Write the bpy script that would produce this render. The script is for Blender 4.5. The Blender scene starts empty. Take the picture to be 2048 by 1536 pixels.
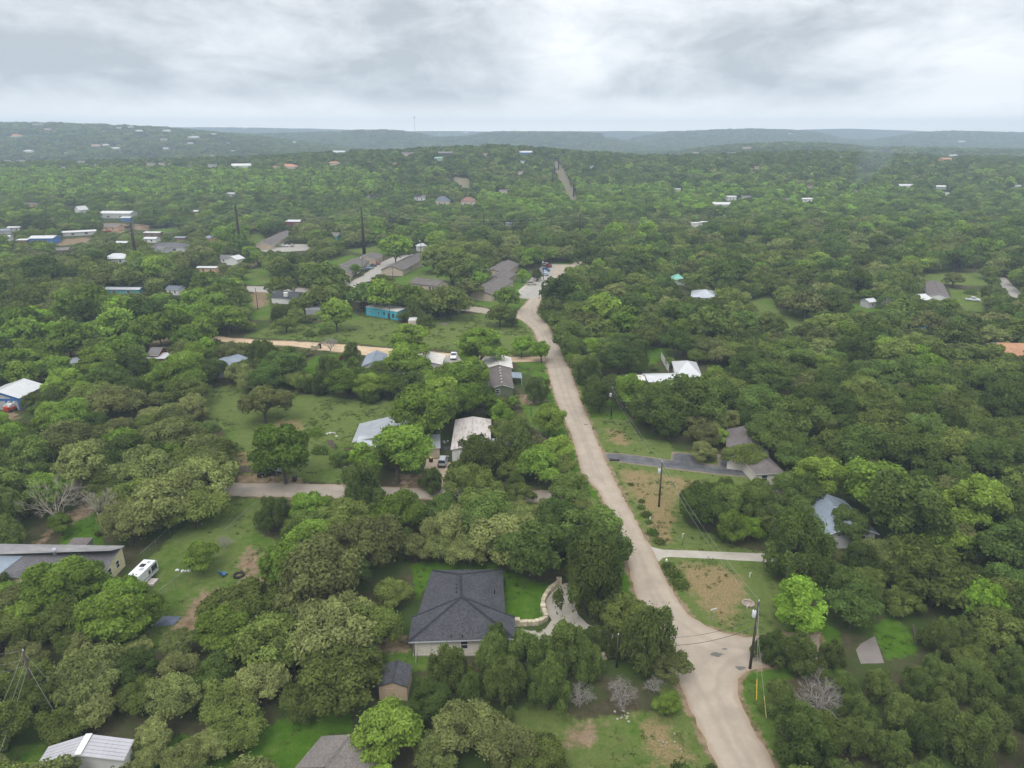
import bpy, bmesh, math, random
import numpy as np
from mathutils import Vector, Matrix
SC = bpy.context.scene
COL = SC.collection
RNG = random.Random(7)
NP = np.random.default_rng(11)
R = math.radians
# ------------------------------------------------------------------ camera model (2048 x 1536 photograph)
H = 68.0; F = 1422.0; PITCH = R(19.1)
CT, ST = math.cos(PITCH), math.sin(PITCH)
def ray(px, py):
    a = (px - 1024) / F; b = (768 - py) / F
    return (a, CT + b * ST, -ST + b * CT)
def P(px, py, z=0.0):
    d = ray(px, py); t = (z - H) / d[2]
    return (d[0] * t, d[1] * t)
def proj(x, y, z):
    dz = z - H
    zc = y * CT - dz * ST
    return (1024 + F * x / zc, 768 - F * (y * ST + dz * CT) / zc, zc)
def projn(x, y, z):
    dz = z - H
    zc = np.maximum(y * CT - dz * ST, 1.0)
    return 1024 + F * x / zc, 768 - F * (y * ST + dz * CT) / zc, zc
# ------------------------------------------------------------------ terrain
def crest(tab, dist):
    u = []; z = []
    for px, py in tab:
        d = ray(px, py); k = dist / d[1]
        u.append(d[0] * k / dist); z.append(H + d[2] * k - (7.0 if dist < 3300 else 1.0))      # the woods on it add to its height
    return np.array(u), np.array(z)
RIDGES = []
def ridge(tab, dist, wf, wb):
    u, z = crest(tab, dist); RIDGES.append((u, z, dist, wf, wb))
ridge([(-900,332),(-200,332),(300,322),(500,316),(650,307),(800,301),(900,296),(980,292),(1040,294),(1090,299),(1180,306),(1300,314),(1420,312),(1500,306),(1650,304),(1800,312),(2048,318),(2900,325)], 1150, 520, 500)
ridge([(-900,330),(1150,330),(1300,320),(1400,297),(1480,289),(1560,285),(1640,287),(1720,294),(1850,296),(2000,298),(2400,300),(2900,300)], 2000, 620, 700)
ridge([(-900,236),(-300,240),(0,245),(90,247),(160,250),(250,252),(330,256),(420,263),(520,272),(640,287),(760,302),(900,312),(1200,320),(2900,320)], 2600, 1150, 900)
ridge([(-900,262),(300,262),(420,268),(560,270),(680,268),(720,264),(780,263),(820,268),(870,278),(930,276),(980,268),(1060,267),(1150,267),(1195,271),(1240,284),(1300,292),(1400,294),(2900,296)], 3500, 800, 700)
ridge([(-900,300),(1150,300),(1240,290),(1280,277),(1340,266),(1420,263),(1500,261),(1580,261),(1630,266),(1680,279),(1740,282),(1790,274),(1830,268),(1900,266),(1960,268),(2048,270),(2300,268),(2900,268)], 4000, 900, 800)
ridge([(-900,252),(200,254),(420,254),(560,255),(700,259),(760,262),(840,261),(930,261),(1000,263),(1080,264),(1150,262),(1200,262),(1300,262),(1420,263),(1520,262),(1620,259),(1700,257),(1760,259),(1840,262),(1900,264),(1960,264),(2048,263),(2900,262)], 5600, 1000, 1100)
def smooth(t):
    t = np.clip(t, 0, 1); return t * t * (3 - 2 * t)
def base_h(y):
    return 2 * smooth((y - 520) / 400) + 12 * smooth((y - 900) / 1300) + 18 * smooth((y - 2000) / 2500)
def vnoise(x, y, s):
    x = x / s; y = y / s
    xi = np.floor(x); yi = np.floor(y); fx = smooth(x - xi); fy = smooth(y - yi)
    def h(a, b):
        v = np.sin(a * 127.1 + b * 311.7) * 43758.5453
        return v - np.floor(v)
    return (h(xi, yi) * (1 - fx) + h(xi + 1, yi) * fx) * (1 - fy) + (h(xi, yi + 1) * (1 - fx) + h(xi + 1, yi + 1) * fx) * fy
def height(x, y):
    x = np.asarray(x, float); y = np.asarray(y, float)
    ys = np.maximum(y, 1.0); u = x / ys
    b = base_h(y); z = b.copy()
    for (ru, rz, d, wf, wb) in RIDGES:
        c = np.interp(u, ru, rz)
        t = np.where(y < d, 1 - (d - y) / wf, 1 - (y - d) / wb)
        z = np.maximum(z, b + (c - b) * smooth(t))
    far = smooth((y - 1300) / 1500)
    z = z + far * (vnoise(x, y, 210) - 0.5) * 7 + far * (vnoise(x + 77, y, 620) - 0.5) * 10 * smooth((y - 2400) / 1500)
    return np.where(y < 505, 0.0, z)
def Gp(px, py):
    """ground point seen at a pixel"""
    d = np.array(ray(px, py)); t = np.concatenate([np.arange(40, 1500, 3.0), np.arange(1500, 9000, 8.0)])
    x = d[0] * t; y = d[1] * t; z = H + d[2] * t
    g = height(x, y); k = np.nonzero(z <= g)[0]
    i = k[0] if len(k) else len(t) - 1
    return (float(x[i]), float(y[i]), float(g[i]))
# ------------------------------------------------------------------ mesh + object helpers
class MB:
    def __init__(s): s.v = []; s.f = []; s.m = []
    def face(s, pts, m=0):
        n = len(s.v); s.v += [tuple(p) for p in pts]; s.f.append(tuple(range(n, n + len(pts)))); s.m.append(m)
    def mesh(s, pts, faces, m=0):
        n = len(s.v); s.v += [tuple(p) for p in pts]
        for f in faces: s.f.append(tuple(n + i for i in f)); s.m.append(m)
    def box(s, x0, y0, z0, x1, y1, z1, m=0):
        s.mesh([(x0,y0,z0),(x1,y0,z0),(x1,y1,z0),(x0,y1,z0),(x0,y0,z1),(x1,y0,z1),(x1,y1,z1),(x0,y1,z1)],
               [(3,2,1,0),(4,5,6,7),(0,1,5,4),(1,2,6,5),(2,3,7,6),(3,0,4,7)], m)
    def tube(s, pts, rad, n=6, m=0, cap=True):
        pts = [Vector(p) for p in pts]; k = len(pts)
        if not isinstance(rad, (list, tuple)): rad = [rad] * k
        base = len(s.v)
        for i, p in enumerate(pts):
            d = (pts[min(i+1, k-1)] - pts[max(i-1, 0)])
            d = d.normalized() if d.length > 1e-9 else Vector((0,0,1))
            a = d.cross(Vector((0.13, 0.98, 0.11) if abs(d.y) < .9 else (1,0,0))).normalized(); b = d.cross(a)
            for j in range(n):
                t = 2 * math.pi * j / n
                s.v.append(tuple(p + (a * math.cos(t) + b * math.sin(t)) * rad[i]))
        for i in range(k - 1):
            for j in range(n):
                q = base + i * n; s.f.append((q + j, q + (j+1) % n, q + n + (j+1) % n, q + n + j)); s.m.append(m)
        if cap:
            s.f.append(tuple(base + j for j in reversed(range(n)))); s.m.append(m)
            s.f.append(tuple(base + (k-1) * n + j for j in range(n))); s.m.append(m)
    def data(s, name, mats, smooth_=False):
        me = bpy.data.meshes.new(name); me.from_pydata(s.v, [], s.f)
        for mt in (mats if isinstance(mats, (list, tuple)) else [mats]): me.materials.append(mt)
        me.polygons.foreach_set('material_index', s.m)
        if smooth_: me.polygons.foreach_set('use_smooth', [True] * len(s.f))
        me.update(); return me
    def build(s, name, mats, parent=None, smooth_=False):
        return link(name, s.data(name, mats, smooth_), parent)
def link(name, data, parent=None):
    o = bpy.data.objects.new(name, data); COL.objects.link(o)
    if parent is not None: o.parent = parent
    return o
def tag(o, label=None, cat=None, group=None, kind=None):
    if label: o['label'] = label
    if cat: o['category'] = cat
    if group: o['group'] = group
    if kind: o['kind'] = kind
    return o
def empty(name, loc, rz=0.0, label=None, cat=None, group=None):
    o = bpy.data.objects.new(name, None); COL.objects.link(o)
    o.empty_display_size = 0.3; o.location = loc; o.rotation_euler = (0, 0, rz)
    return tag(o, label, cat, group)
KIDS = {}
def copy_tree(o, parent=None):
    c = o.copy(); COL.objects.link(c); c.parent = parent
    for ch in KIDS.get(o.name) or [k for k in bpy.data.objects if k.parent == o]: copy_tree(ch, c)
    return c
# ------------------------------------------------------------------ materials
MATS = {}
def newmat(name):
    m = bpy.data.materials.new(name); m.use_nodes = True; nt = m.node_tree; nt.nodes.clear()
    return m, nt, nt.nodes, nt.links
def mat(name, col, rough=0.7, var=0.12, scale=1.5, metal=0.0, bump=0.0, stain=None, spec=0.3):
    """principled surface whose colour wanders with two noises (dirt, weathering)"""
    if name in MATS: return MATS[name]
    m, nt, N, L = newmat(name)
    out = N.new('ShaderNodeOutputMaterial'); b = N.new('ShaderNodeBsdfPrincipled'); L.new(b.outputs[0], out.inputs[0])
    b.inputs['Roughness'].default_value = rough; b.inputs['Metallic'].default_value = metal
    b.inputs['Specular IOR Level'].default_value = spec
    tc = N.new('ShaderNodeTexCoord'); n1 = N.new('ShaderNodeTexNoise'); n1.inputs['Scale'].default_value = scale; n1.inputs['Detail'].default_value = 5
    L.new(tc.outputs['Object'], n1.inputs['Vector'])
    r = N.new('ShaderNodeMapRange'); r.inputs[1].default_value = .3; r.inputs[2].default_value = .7
    r.inputs[3].default_value = 1 - var; r.inputs[4].default_value = 1 + var
    L.new(n1.outputs['Fac'], r.inputs[0])
    mx = N.new('ShaderNodeVectorMath'); mx.operation = 'SCALE'; mx.inputs[0].default_value = col[:3]; L.new(r.outputs[0], mx.inputs['Scale'])
    src = mx.outputs[0]
    if stain:
        n2 = N.new('ShaderNodeTexNoise'); n2.inputs['Scale'].default_value = stain[1]; n2.inputs['Detail'].default_value = 6; n2.inputs['Roughness'].default_value = .65
        mp = N.new('ShaderNodeMapping'); mp.inputs['Scale'].default_value = stain[3] if len(stain) > 3 else (1, 1, 1)
        L.new(tc.outputs['Object'], mp.inputs[0]); L.new(mp.outputs[0], n2.inputs['Vector'])
        rr = N.new('ShaderNodeMapRange'); rr.inputs[1].default_value = .48; rr.inputs[2].default_value = .66; rr.inputs[4].default_value = stain[2]; L.new(n2.outputs['Fac'], rr.inputs[0])
        mm = N.new('ShaderNodeMix'); mm.data_type = 'RGBA'; L.new(rr.outputs[0], mm.inputs[0]); L.new(src, mm.inputs[6]); mm.inputs[7].default_value = (*stain[0], 1)
        src = mm.outputs[2]
    L.new(src, b.inputs['Base Color'])
    if bump:
        bp = N.new('ShaderNodeBump'); bp.inputs['Strength'].default_value = bump; bp.inputs['Distance'].default_value = .05
        n3 = N.new('ShaderNodeTexNoise'); n3.inputs['Scale'].default_value = scale * 6; L.new(tc.outputs['Object'], n3.inputs['Vector'])
        L.new(n3.outputs['Fac'], bp.inputs['Height']); L.new(bp.outputs[0], b.inputs['Normal'])
    MATS[name] = m; return m
def shingle(name, col, var=0.35):
    if name in MATS: return MATS[name]
    m, nt, N, L = newmat(name)
    out = N.new('ShaderNodeOutputMaterial'); b = N.new('ShaderNodeBsdfPrincipled'); L.new(b.outputs[0], out.inputs[0])
    b.inputs['Roughness'].default_value = .9; b.inputs['Specular IOR Level'].default_value = .15
    tc = N.new('ShaderNodeTexCoord')
    mp = N.new('ShaderNodeMapping'); mp.inputs['Scale'].default_value = (4.5, 8.5, 8.5); L.new(tc.outputs['Object'], mp.inputs[0])
    w = N.new('ShaderNodeTexWhiteNoise'); w.noise_dimensions = '3D'
    fl = N.new('ShaderNodeVectorMath'); fl.operation = 'FLOOR'; L.new(mp.outputs[0], fl.inputs[0]); L.new(fl.outputs[0], w.inputs[0])
    r = N.new('ShaderNodeMapRange'); r.inputs[3].default_value = 1 - var; r.inputs[4].default_value = 1 + var; L.new(w.outputs['Value'], r.inputs[0])
    n1 = N.new('ShaderNodeTexNoise'); n1.inputs['Scale'].default_value = .45; n1.inputs['Detail'].default_value = 4; L.new(tc.outputs['Object'], n1.inputs['Vector'])
    r2 = N.new('ShaderNodeMapRange'); r2.inputs[1].default_value = .3; r2.inputs[2].default_value = .7; r2.inputs[3].default_value = .88; r2.inputs[4].default_value = 1.12; L.new(n1.outputs['Fac'], r2.inputs[0])
    mu = N.new('ShaderNodeMath'); mu.operation = 'MULTIPLY'; L.new(r.outputs[0], mu.inputs[0]); L.new(r2.outputs[0], mu.inputs[1])
    mx = N.new('ShaderNodeVectorMath'); mx.operation = 'SCALE'; mx.inputs[0].default_value = col; L.new(mu.outputs[0], mx.inputs['Scale'])
    L.new(mx.outputs[0], b.inputs['Base Color']); MATS[name] = m; return m
def brick(name, col, col2, sx=2.0, sz=4.0):
    if name in MATS: return MATS[name]
    m, nt, N, L = newmat(name)
    out = N.new('ShaderNodeOutputMaterial'); b = N.new('ShaderNodeBsdfPrincipled'); L.new(b.outputs[0], out.inputs[0])
    b.inputs['Roughness'].default_value = .9
    tc = N.new('ShaderNodeTexCoord')
    mp = N.new('ShaderNodeMapping'); mp.inputs['Scale'].default_value = (sx, sx, sz); L.new(tc.outputs['Object'], mp.inputs[0])
    fl = N.new('ShaderNodeVectorMath'); fl.operation = 'FLOOR'; L.new(mp.outputs[0], fl.inputs[0])
    w = N.new('ShaderNodeTexWhiteNoise'); w.noise_dimensions = '3D'; L.new(fl.outputs[0], w.inputs[0])
    mm = N.new('ShaderNodeMix'); mm.data_type = 'RGBA'; L.new(w.outputs['Value'], mm.inputs[0]); mm.inputs[6].default_value = (*col, 1); mm.inputs[7].default_value = (*col2, 1)
    L.new(mm.outputs[2], b.inputs['Base Color']); MATS[name] = m; return m
def leafmat(name, col, col2, trans=.3, amt=.9):
    """foliage: per-leaf tint, per-tree shift between two colours"""
    m, nt, N, L = newmat(name)
    out = N.new('ShaderNodeOutputMaterial')
    oi = N.new('ShaderNodeObjectInfo'); at = N.new('ShaderNodeAttribute'); at.attribute_name = 'tint'
    mm = N.new('ShaderNodeMix'); mm.data_type = 'RGBA'; L.new(oi.outputs['Random'], mm.inputs[0]); mm.inputs[6].default_value = (*col, 1); mm.inputs[7].default_value = (*col2, 1)
    wn = N.new('ShaderNodeTexWhiteNoise'); wn.noise_dimensions = '1D'; L.new(oi.outputs['Random'], wn.inputs['W']); vr = N.new('ShaderNodeMapRange'); vr.inputs[3].default_value = .64; vr.inputs[4].default_value = 1.32; L.new(wn.outputs['Value'], vr.inputs[0])
    tv = N.new('ShaderNodeMath'); tv.operation = 'MULTIPLY'; L.new(vr.outputs[0], tv.inputs[0]); L.new(at.outputs['Fac'], tv.inputs[1])
    mx = N.new('ShaderNodeVectorMath'); mx.operation = 'SCALE'; L.new(mm.outputs[2], mx.inputs[0]); L.new(tv.outputs[0], mx.inputs['Scale'])
    d = N.new('ShaderNodeBsdfDiffuse'); t = N.new('ShaderNodeBsdfTranslucent'); s = N.new('ShaderNodeMixShader'); s.inputs[0].default_value = trans
    L.new(mx.outputs[0], d.inputs[0])
    tm = N.new('ShaderNodeVectorMath'); tm.operation = 'MULTIPLY'; tm.inputs[1].default_value = (1.1, 1.25, .6); L.new(mx.outputs[0], tm.inputs[0]); L.new(tm.outputs[0], t.inputs[0])
    L.new(d.outputs[0], s.inputs[1]); L.new(t.outputs[0], s.inputs[2]); L.new(s.outputs[0], out.inputs[0])
    MATS[name] = m; return m
# ------------------------------------------------------------------ what the photo leaves open to view: rasters in photo pixels
W2, H2 = 2048, 1536
OPEN = np.zeros((H2, W2), bool)            # ground seen here
HDEP = np.zeros((H2, W2), np.float32)      # a building seen here, at this depth
def inside(poly, xs, ys):
    p = np.asarray(poly, float); r = np.zeros(xs.shape, bool); n = len(p)
    for i in range(n):
        x0, y0 = p[i]; x1, y1 = p[(i + 1) % n]
        if y0 == y1: continue
        c = ((y0 > ys) != (y1 > ys)) & (xs < (x1 - x0) * (ys - y0) / (y1 - y0) + x0)
        r ^= c
    return r
def raster(poly):
    p = np.asarray(poly, float)
    x0, y0 = np.maximum(np.floor(p.min(0)).astype(int), 0); x1 = min(int(p[:,0].max()) + 1, W2 - 1); y1 = min(int(p[:,1].max()) + 1, H2 - 1)
    if x1 <= x0 or y1 <= y0: return None
    ys, xs = np.mgrid[y0:y1+1, x0:x1+1]
    return slice(y0, y1+1), slice(x0, x1+1), inside(poly, xs + .5, ys + .5)
def hull(pts):
    pts = sorted(set(pts))
    def half(ps):
        h = []
        for p in ps:
            while len(h) > 1 and (h[-1][0]-h[-2][0])*(p[1]-h[-2][1]) - (h[-1][1]-h[-2][1])*(p[0]-h[-2][0]) <= 0: h.pop()
            h.append(p)
        return h
    a = half(pts); b = half(pts[::-1]); return a[:-1] + b[:-1]
def see_building(poly, depth):
    r = raster(poly)
    if r:
        a = HDEP[r[0], r[1]]; a[r[2]] = np.maximum(a[r[2]], depth)
FOOT = []      # building footprints (x, y, radius) no tree trunk may stand in
# ------------------------------------------------------------------ pavements, traced on the ground (photo pixels)
ROAD = [(1439,1536),(1420,1500),(1402,1466),(1370,1395),(1355,1365),(1330,1312),(1305,1262),(1281,1214),(1269,1186),(1260,1140),(1250,1108),(1232,1060),(1215,1022),(1198,982),(1164,949),(1155,908),(1136,855),(1124,826),(1112,801),(1100,760),(1093,729),(1085,705),(1077,685),(1066,660),(1050,645),(1033,636),(1028,626),(1040,618),(1050,608),(1060,596),(1063,594),
        (1090,560),(1104,529),(1143,529),(1150,524),(1165,517),(1172,518),(1158,530),(1143,540),(1113,556),(1100,575),(1093,587),(1080,604),(1075,618),(1078,633),(1093,647),(1103,664),(1112,680),(1126,712),(1143,745),(1159,797),(1180,847),(1209,917),(1230,962),(1250,1002),(1274,1045),(1297,1090),(1313,1119),(1328,1152),(1353,1195),(1376,1228),(1411,1252),(1447,1266),(1491,1274),(1560,1272),(1640,1268),(1640,1322),(1560,1330),(1510,1336),(1490,1344),(1477,1360),(1474,1390),(1494,1433),(1515,1475),(1539,1510),(1553,1538),(1570,1580),(1450,1580)]
LANE = [(1150,978),(1085,981),(985,983),(880,976),(820,977),(730,972),(640,968),(560,966),(470,966),(330,960),(150,950),(118,949),(0,940),(0,972),(140,981),(320,988),(460,992),(560,994),(640,996),(820,997),(880,999),(985,1003),(1085,1005),(1170,1002)]
DIRTROAD = [(1100,713),(1000,714),(912,708),(868,704),(781,697),(700,690),(617,684),(537,681),(466,676),(400,668),(340,674),(300,684),(268,700),(280,706),(320,690),(400,680),(458,685),(520,688),(581,692),(680,705),(729,710),(778,716),(868,722),(900,728),(1000,724),(1096,724),(1110,720)]
LOT1 = [(685,572),(707,561),(723,553),(740,541),(759,526),(784,515),(805,508),(857,509),(855,517),(820,520),(790,525),(770,542),(735,566),(722,578),(706,592),(700,600),(660,592),(614,588),(560,586),(494,583),(494,572),(529,573),(614,576),(670,580)]
LOTROAD = [(704,596),(760,598),(830,603),(900,610),(941,612),(974,617),(1000,624),(1034,628),(1034,637),(975,628),(940,623),(900,620),(830,612),(760,606),(700,604)]
LOT2 = [(1028,592),(1040,580),(1055,566),(1070,548),(1082,533),(1090,528),(1112,528),(1100,560),(1078,592),(1063,598),(1045,597)]
LOT0 = [(500,500),(520,495),(560,491),(600,488),(625,490),(625,500),(580,503),(530,504),(505,506),(470,512),(470,508)]
ASPH = [(1205,905),(1217,905),(1280,911),(1341,920),(1343,904),(1389,907),(1398,926),(1436,930),(1434,908),(1446,910),(1470,934),(1512,941),(1512,958),(1493,955),(1432,949),(1340,938),(1270,929),(1219,922),(1211,919)]
DRIVE = [(1297,1087),(1303,1094),(1325,1099),(1430,1103),(1530,1107),(1620,1112),(1660,1130),(1640,1140),(1560,1127),(1530,1124),(1430,1118),(1340,1114),(1325,1116),(1318,1124)]
HOUSEDRIVE = [(1033,1256),(1062,1262),(1090,1258),(1104,1240),(1092,1222),(1092,1200),(1104,1184),(1122,1168),(1150,1164),(1175,1180),(1160,1195),(1150,1210),(1156,1230),(1175,1248),(1206,1263),(1250,1274),(1300,1290),(1330,1312),(1345,1345),(1300,1320),(1240,1300),(1190,1290),(1130,1290),(1070,1290),(1033,1285)]
SUVDRIVE = [(852,918),(882,918),(900,925),(903,935),(898,975),(845,975),(848,945)]
GARDRIVE = [(865,740),(886,728),(893,712),(925,714),(922,726),(905,742),(890,760),(866,760)]
PADR = [(1712,1300),(1720,1288),(1750,1272),(1768,1326),(1722,1328)]
WALK2 = [(1026,590),(1031,592),(1067,562),(1062,560)]
FARROAD = [(1995,556),(2010,554),(2030,575),(2048,588),(2048,602),(2022,592),(2008,580)]
OPENS = [ROAD, [(470,966),(640,968),(650,985),(560,994),(460,992)], [(822,976),(884,976),(880,999),(822,997)], [(988,983),(1085,981),(1085,1005),(1012,1004)], [(116,949),(150,951),(160,972),(128,984)],
  [(404,668),(466,675),(560,680),(700,690),(790,698),(790,716),(735,711),(680,704),(590,695),(520,690),(440,684)], [(900,707),(935,708),(935,724),(898,735)], [(1020,714),(1095,714),(1098,724),(1030,724)],
  LOT1[:13], [(494,572),(530,573),(535,583),(494,583)], [(575,576),(625,577),(625,588),(575,586)], [(941,611),(974,616),(1034,628),(1034,637),(975,629),(944,622)], LOT2, LOT0[:7],
  ASPH, DRIVE[:3] + [(1530,1108),(1530,1124)] + DRIVE[11:], [(1084,1240),(1120,1170),(1148,1168),(1130,1195),(1150,1212),(1156,1232),(1178,1250),(1165,1258),(1100,1262),(1060,1266),(1033,1263)], [(1165,1255),(1200,1264),(1220,1275),(1200,1280)],
  [(1095,1190),(1125,1170),(1150,1170),(1165,1200),(1160,1230),(1100,1240)], SUVDRIVE, [(893,714),(922,715),(905,742),(892,735)], PADR, FARROAD]
# lawns and fields: (polygon, how dry 0..1)
LAWNS = [
 ([(405,782),(470,768),(600,788),(700,800),(790,802),(795,840),(715,848),(705,893),(660,905),(640,950),(600,962),(520,964),(470,940),(458,900),(445,855),(410,825)], .48),
 ([(480,672),(540,655),(585,640),(600,648),(640,655),(690,640),(725,632),(790,642),(815,655),(850,640),(900,632),(960,626),(1000,640),(1040,650),(1066,665),(1085,692),(1078,712),(1020,712),(940,704),(870,698),(781,692),(640,681),(540,676)], .42),
 ([(610,735),(625,712),(680,708),(720,716),(705,735),(660,745),(610,755)], .15),
 ([(470,996),(535,1000),(515,1025),(505,1060),(545,1078),(548,1110),(525,1170),(480,1192),(445,1180),(420,1185),(370,1235),(320,1300),(285,1300),(310,1240),(325,1210),(312,1180),(318,1150),(300,1120),(395,1030)], .35),
 ([(120,1062),(155,1040),(195,1022),(200,1060),(208,1100),(190,1105),(122,1100)], .05),
 ([(1004,1138),(1030,1149),(1060,1164),(1095,1168),(1118,1169),(1084,1199),(1084,1238),(1033,1246),(1012,1235)], .05),
 ([(826,1127),(865,1126),(990,1126),(1000,1138),(863,1140),(850,1170),(832,1200)], .05),
 ([(768,1302),(822,1298),(830,1312),(885,1312),(850,1338),(815,1345),(790,1328)], .3),
 ([(480,1540),(500,1492),(560,1442),(640,1424),(700,1432),(712,1460),(645,1468),(585,1540)], .02),
 ([(236,1486),(300,1470),(360,1470),(420,1490),(470,1500),(470,1540),(240,1540)], .1),
 ([(0,1515),(30,1500),(95,1490),(60,1540),(0,1540)], .1),
 ([(1000,1440),(1060,1412),(1110,1416),(1160,1442),(1262,1425),(1320,1422),(1345,1385),(1365,1400),(1402,1470),(1440,1540),(1150,1540),(1090,1492),(1035,1472)], .55),
 ([(1482,1345),(1502,1345),(1512,1362),(1535,1380),(1528,1420),(1545,1500),(1515,1472),(1492,1430),(1475,1392)], .2),
 ([(1180,838),(1230,836),(1262,852),(1280,880),(1335,882),(1345,904),(1385,905),(1400,924),(1436,930),(1434,908),(1450,912),(1470,936),(1512,942),(1508,958),(1480,968),(1400,972),(1375,985),(1362,1000),(1360,1035),(1375,1055),(1420,1070),(1445,1088),(1530,1105),(1530,1125),(1545,1160),(1560,1180),(1545,1210),(1552,1240),(1520,1274),(1447,1266),(1376,1228),(1313,1119),(1250,1002)], .55),
 ([(1750,1255),(1782,1232),(1830,1285),(1828,1305),(1776,1318)], .05),
 ([(1030,722),(1092,727),(1112,801),(1128,845),(1110,830),(1085,800),(1085,760),(1060,748),(1042,745)], .15),
 ([(1040,800),(1095,795),(1135,860),(1150,900),(1120,890),(1060,850)], .3),
 ([(600,962),(640,905),(700,902),(720,920),(745,950),(690,965)], .4),
 ([(1150,745),(1168,748),(1170,790),(1158,780)], .3), ([(1290,690),(1320,695),(1335,715),(1300,730)], .2),
 ([(500,590),(540,585),(540,640),(500,640)], .3), ([(487,545),(520,535),(560,555),(560,570),(490,570)], .3),
 ([(760,560),(800,556),(825,540),(870,530),(900,545),(940,560),(945,600),(880,585),(860,580),(840,580),(810,570)], .2), ([(830,535),(860,515),(870,525),(860,560),(815,565)], .2),
 ([(650,520),(700,510),(720,515),(650,545)], .2), ([(940,592),(985,596),(1030,594),(1055,600),(1030,622),(980,615),(940,606)], .25), ([(1010,575),(1050,545),(1065,550),(1030,588)], .15),
 ([(690,500),(760,490),(780,512),(735,510)], .3), ([(500,470),(520,465),(530,480),(500,490)], .3), ([(305,462),(350,450),(360,458),(325,470)], .2),
 ([(1480,610),(1540,590),(1560,630),(1620,640),(1600,660),(1490,660)], .4), ([(1850,548),(1960,545),(1975,572),(1890,572),(1850,565)], .4), ([(1900,578),(1960,585),(1968,625),(1930,620),(1905,600)], .4), ([(1700,605),(1765,612),(1765,622),(1700,625)], .2),
 ([(900,352),(935,356),(940,378),(925,376)], .5), ([(1110,320),(1126,335),(1142,372),(1156,402),(1142,400),(1122,365),(1108,335)], .6), ([(700,620),(725,640),(640,660),(620,655)], .3), ([(1225,800),(1260,838),(1180,838),(1172,815)], .2)]
DRY = [[(1235,938),(1290,938),(1400,962),(1415,972),(1370,988),(1352,1015),(1342,1060),(1360,1092),(1312,1088),(1288,1040),(1258,985)], [(1352,1124),(1440,1126),(1485,1150),(1495,1190),(1468,1240),(1476,1262),(1432,1250),(1392,1210),(1368,1162)], [(1207,852),(1240,856),(1272,890),(1232,896),(1215,882)],
  [(545,840),(600,838),(620,860),(560,868)], [(465,905),(500,900),(510,945),(470,945)], [(1240,1430),(1330,1430),(1400,1530),(1300,1540)]]
DIRT = [[(187,1000),(205,1008),(190,1026),(117,1064),(85,1096),(50,1105),(40,1095),(61,1086),(140,1020)], [(475,1120),(500,1090),(545,1120),(560,1170),(510,1200),(470,1180)], [(400,1185),(440,1180),(470,1200),(420,1260),(330,1300),(330,1270)], [(470,945),(560,950),(620,958),(610,968),(470,966)], [(1035,790),(1090,785),(1098,805),(1040,812)],
  [(1250,1210),(1275,1200),(1290,1240),(1270,1250)], [(845,940),(905,935),(905,978),(842,978)], [(1245,640),(1300,640),(1310,665),(1250,668)], [(500,585),(535,580),(540,610),(505,620)], [(1000,1530),(1010,1520),(1060,1536),(1000,1540)],
  [(460,515),(520,520),(510,535),(460,530)], [(128,478),(180,474),(182,488),(110,491)], [(200,446),(258,448),(248,466),(205,464)], [(265,448),(300,450),(300,462),(268,460)], [(0,830),(30,815),(42,835),(10,850)], [(790,945),(850,950),(850,975),(790,975)], [(1100,1500),(1140,1440),(1230,1440),(1180,1500)], [(700,1270),(820,1270),(826,1310),(700,1300)],
  [(1640,1120),(1690,1130),(1690,1160),(1640,1150)], [(1990,1090),(2030,1080),(2048,1100),(2040,1130),(2000,1120)]]
EXTRA_OPEN = [DIRT[0], [(1110,322),(1128,335),(1146,380),(1155,400),(1140,395),(1112,345)], [(905,354),(936,358),(938,376),(928,374)], [(1085,306),(1100,318),(1096,320),(1084,310)], [(500,588),(535,582),(540,610),(508,618)], *DIRT[11:15], [(1142,1238),(1153,1232),(1170,1250),(1165,1256)], DIRT[18], [(437,283),(444,279),(437,290),(433,290)], [(905,284),(935,277),(936,279),(908,287)], [(1205,266),(1210,266),(1214,278),(1211,279)]]
for p in OPENS + EXTRA_OPEN + [a for a, _ in LAWNS]:
    r = raster(p)
    if r:
        a = OPEN[r[0], r[1]]; a |= r[2]
# ------------------------------------------------------------------ ground sheet
def sdf(poly, x, y):
    """signed distance (m), positive inside, of ground points to a traced polygon"""
    w = np.array([Gp(*p)[:2] if p[1] < 430 else P(*p) for p in poly])
    bb = (x > w[:,0].min() - 8) & (x < w[:,0].max() + 8) & (y > w[:,1].min() - 8) & (y < w[:,1].max() + 8)
    out = np.full(x.shape, -99.0)
    if not bb.any(): return out
    xs = x[bb]; ys = y[bb]; d = np.full(xs.shape, 1e9)
    for i in range(len(w)):
        a = w[i]; b = w[(i+1) % len(w)]; ab = b - a; l2 = max(float(ab @ ab), 1e-9)
        t = np.clip(((xs - a[0]) * ab[0] + (ys - a[1]) * ab[1]) / l2, 0, 1)
        d = np.minimum(d, np.hypot(xs - a[0] - t * ab[0], ys - a[1] - t * ab[1]))
    out[bb] = np.where(inside(w, xs, ys), d, -d)
    return out
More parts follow.
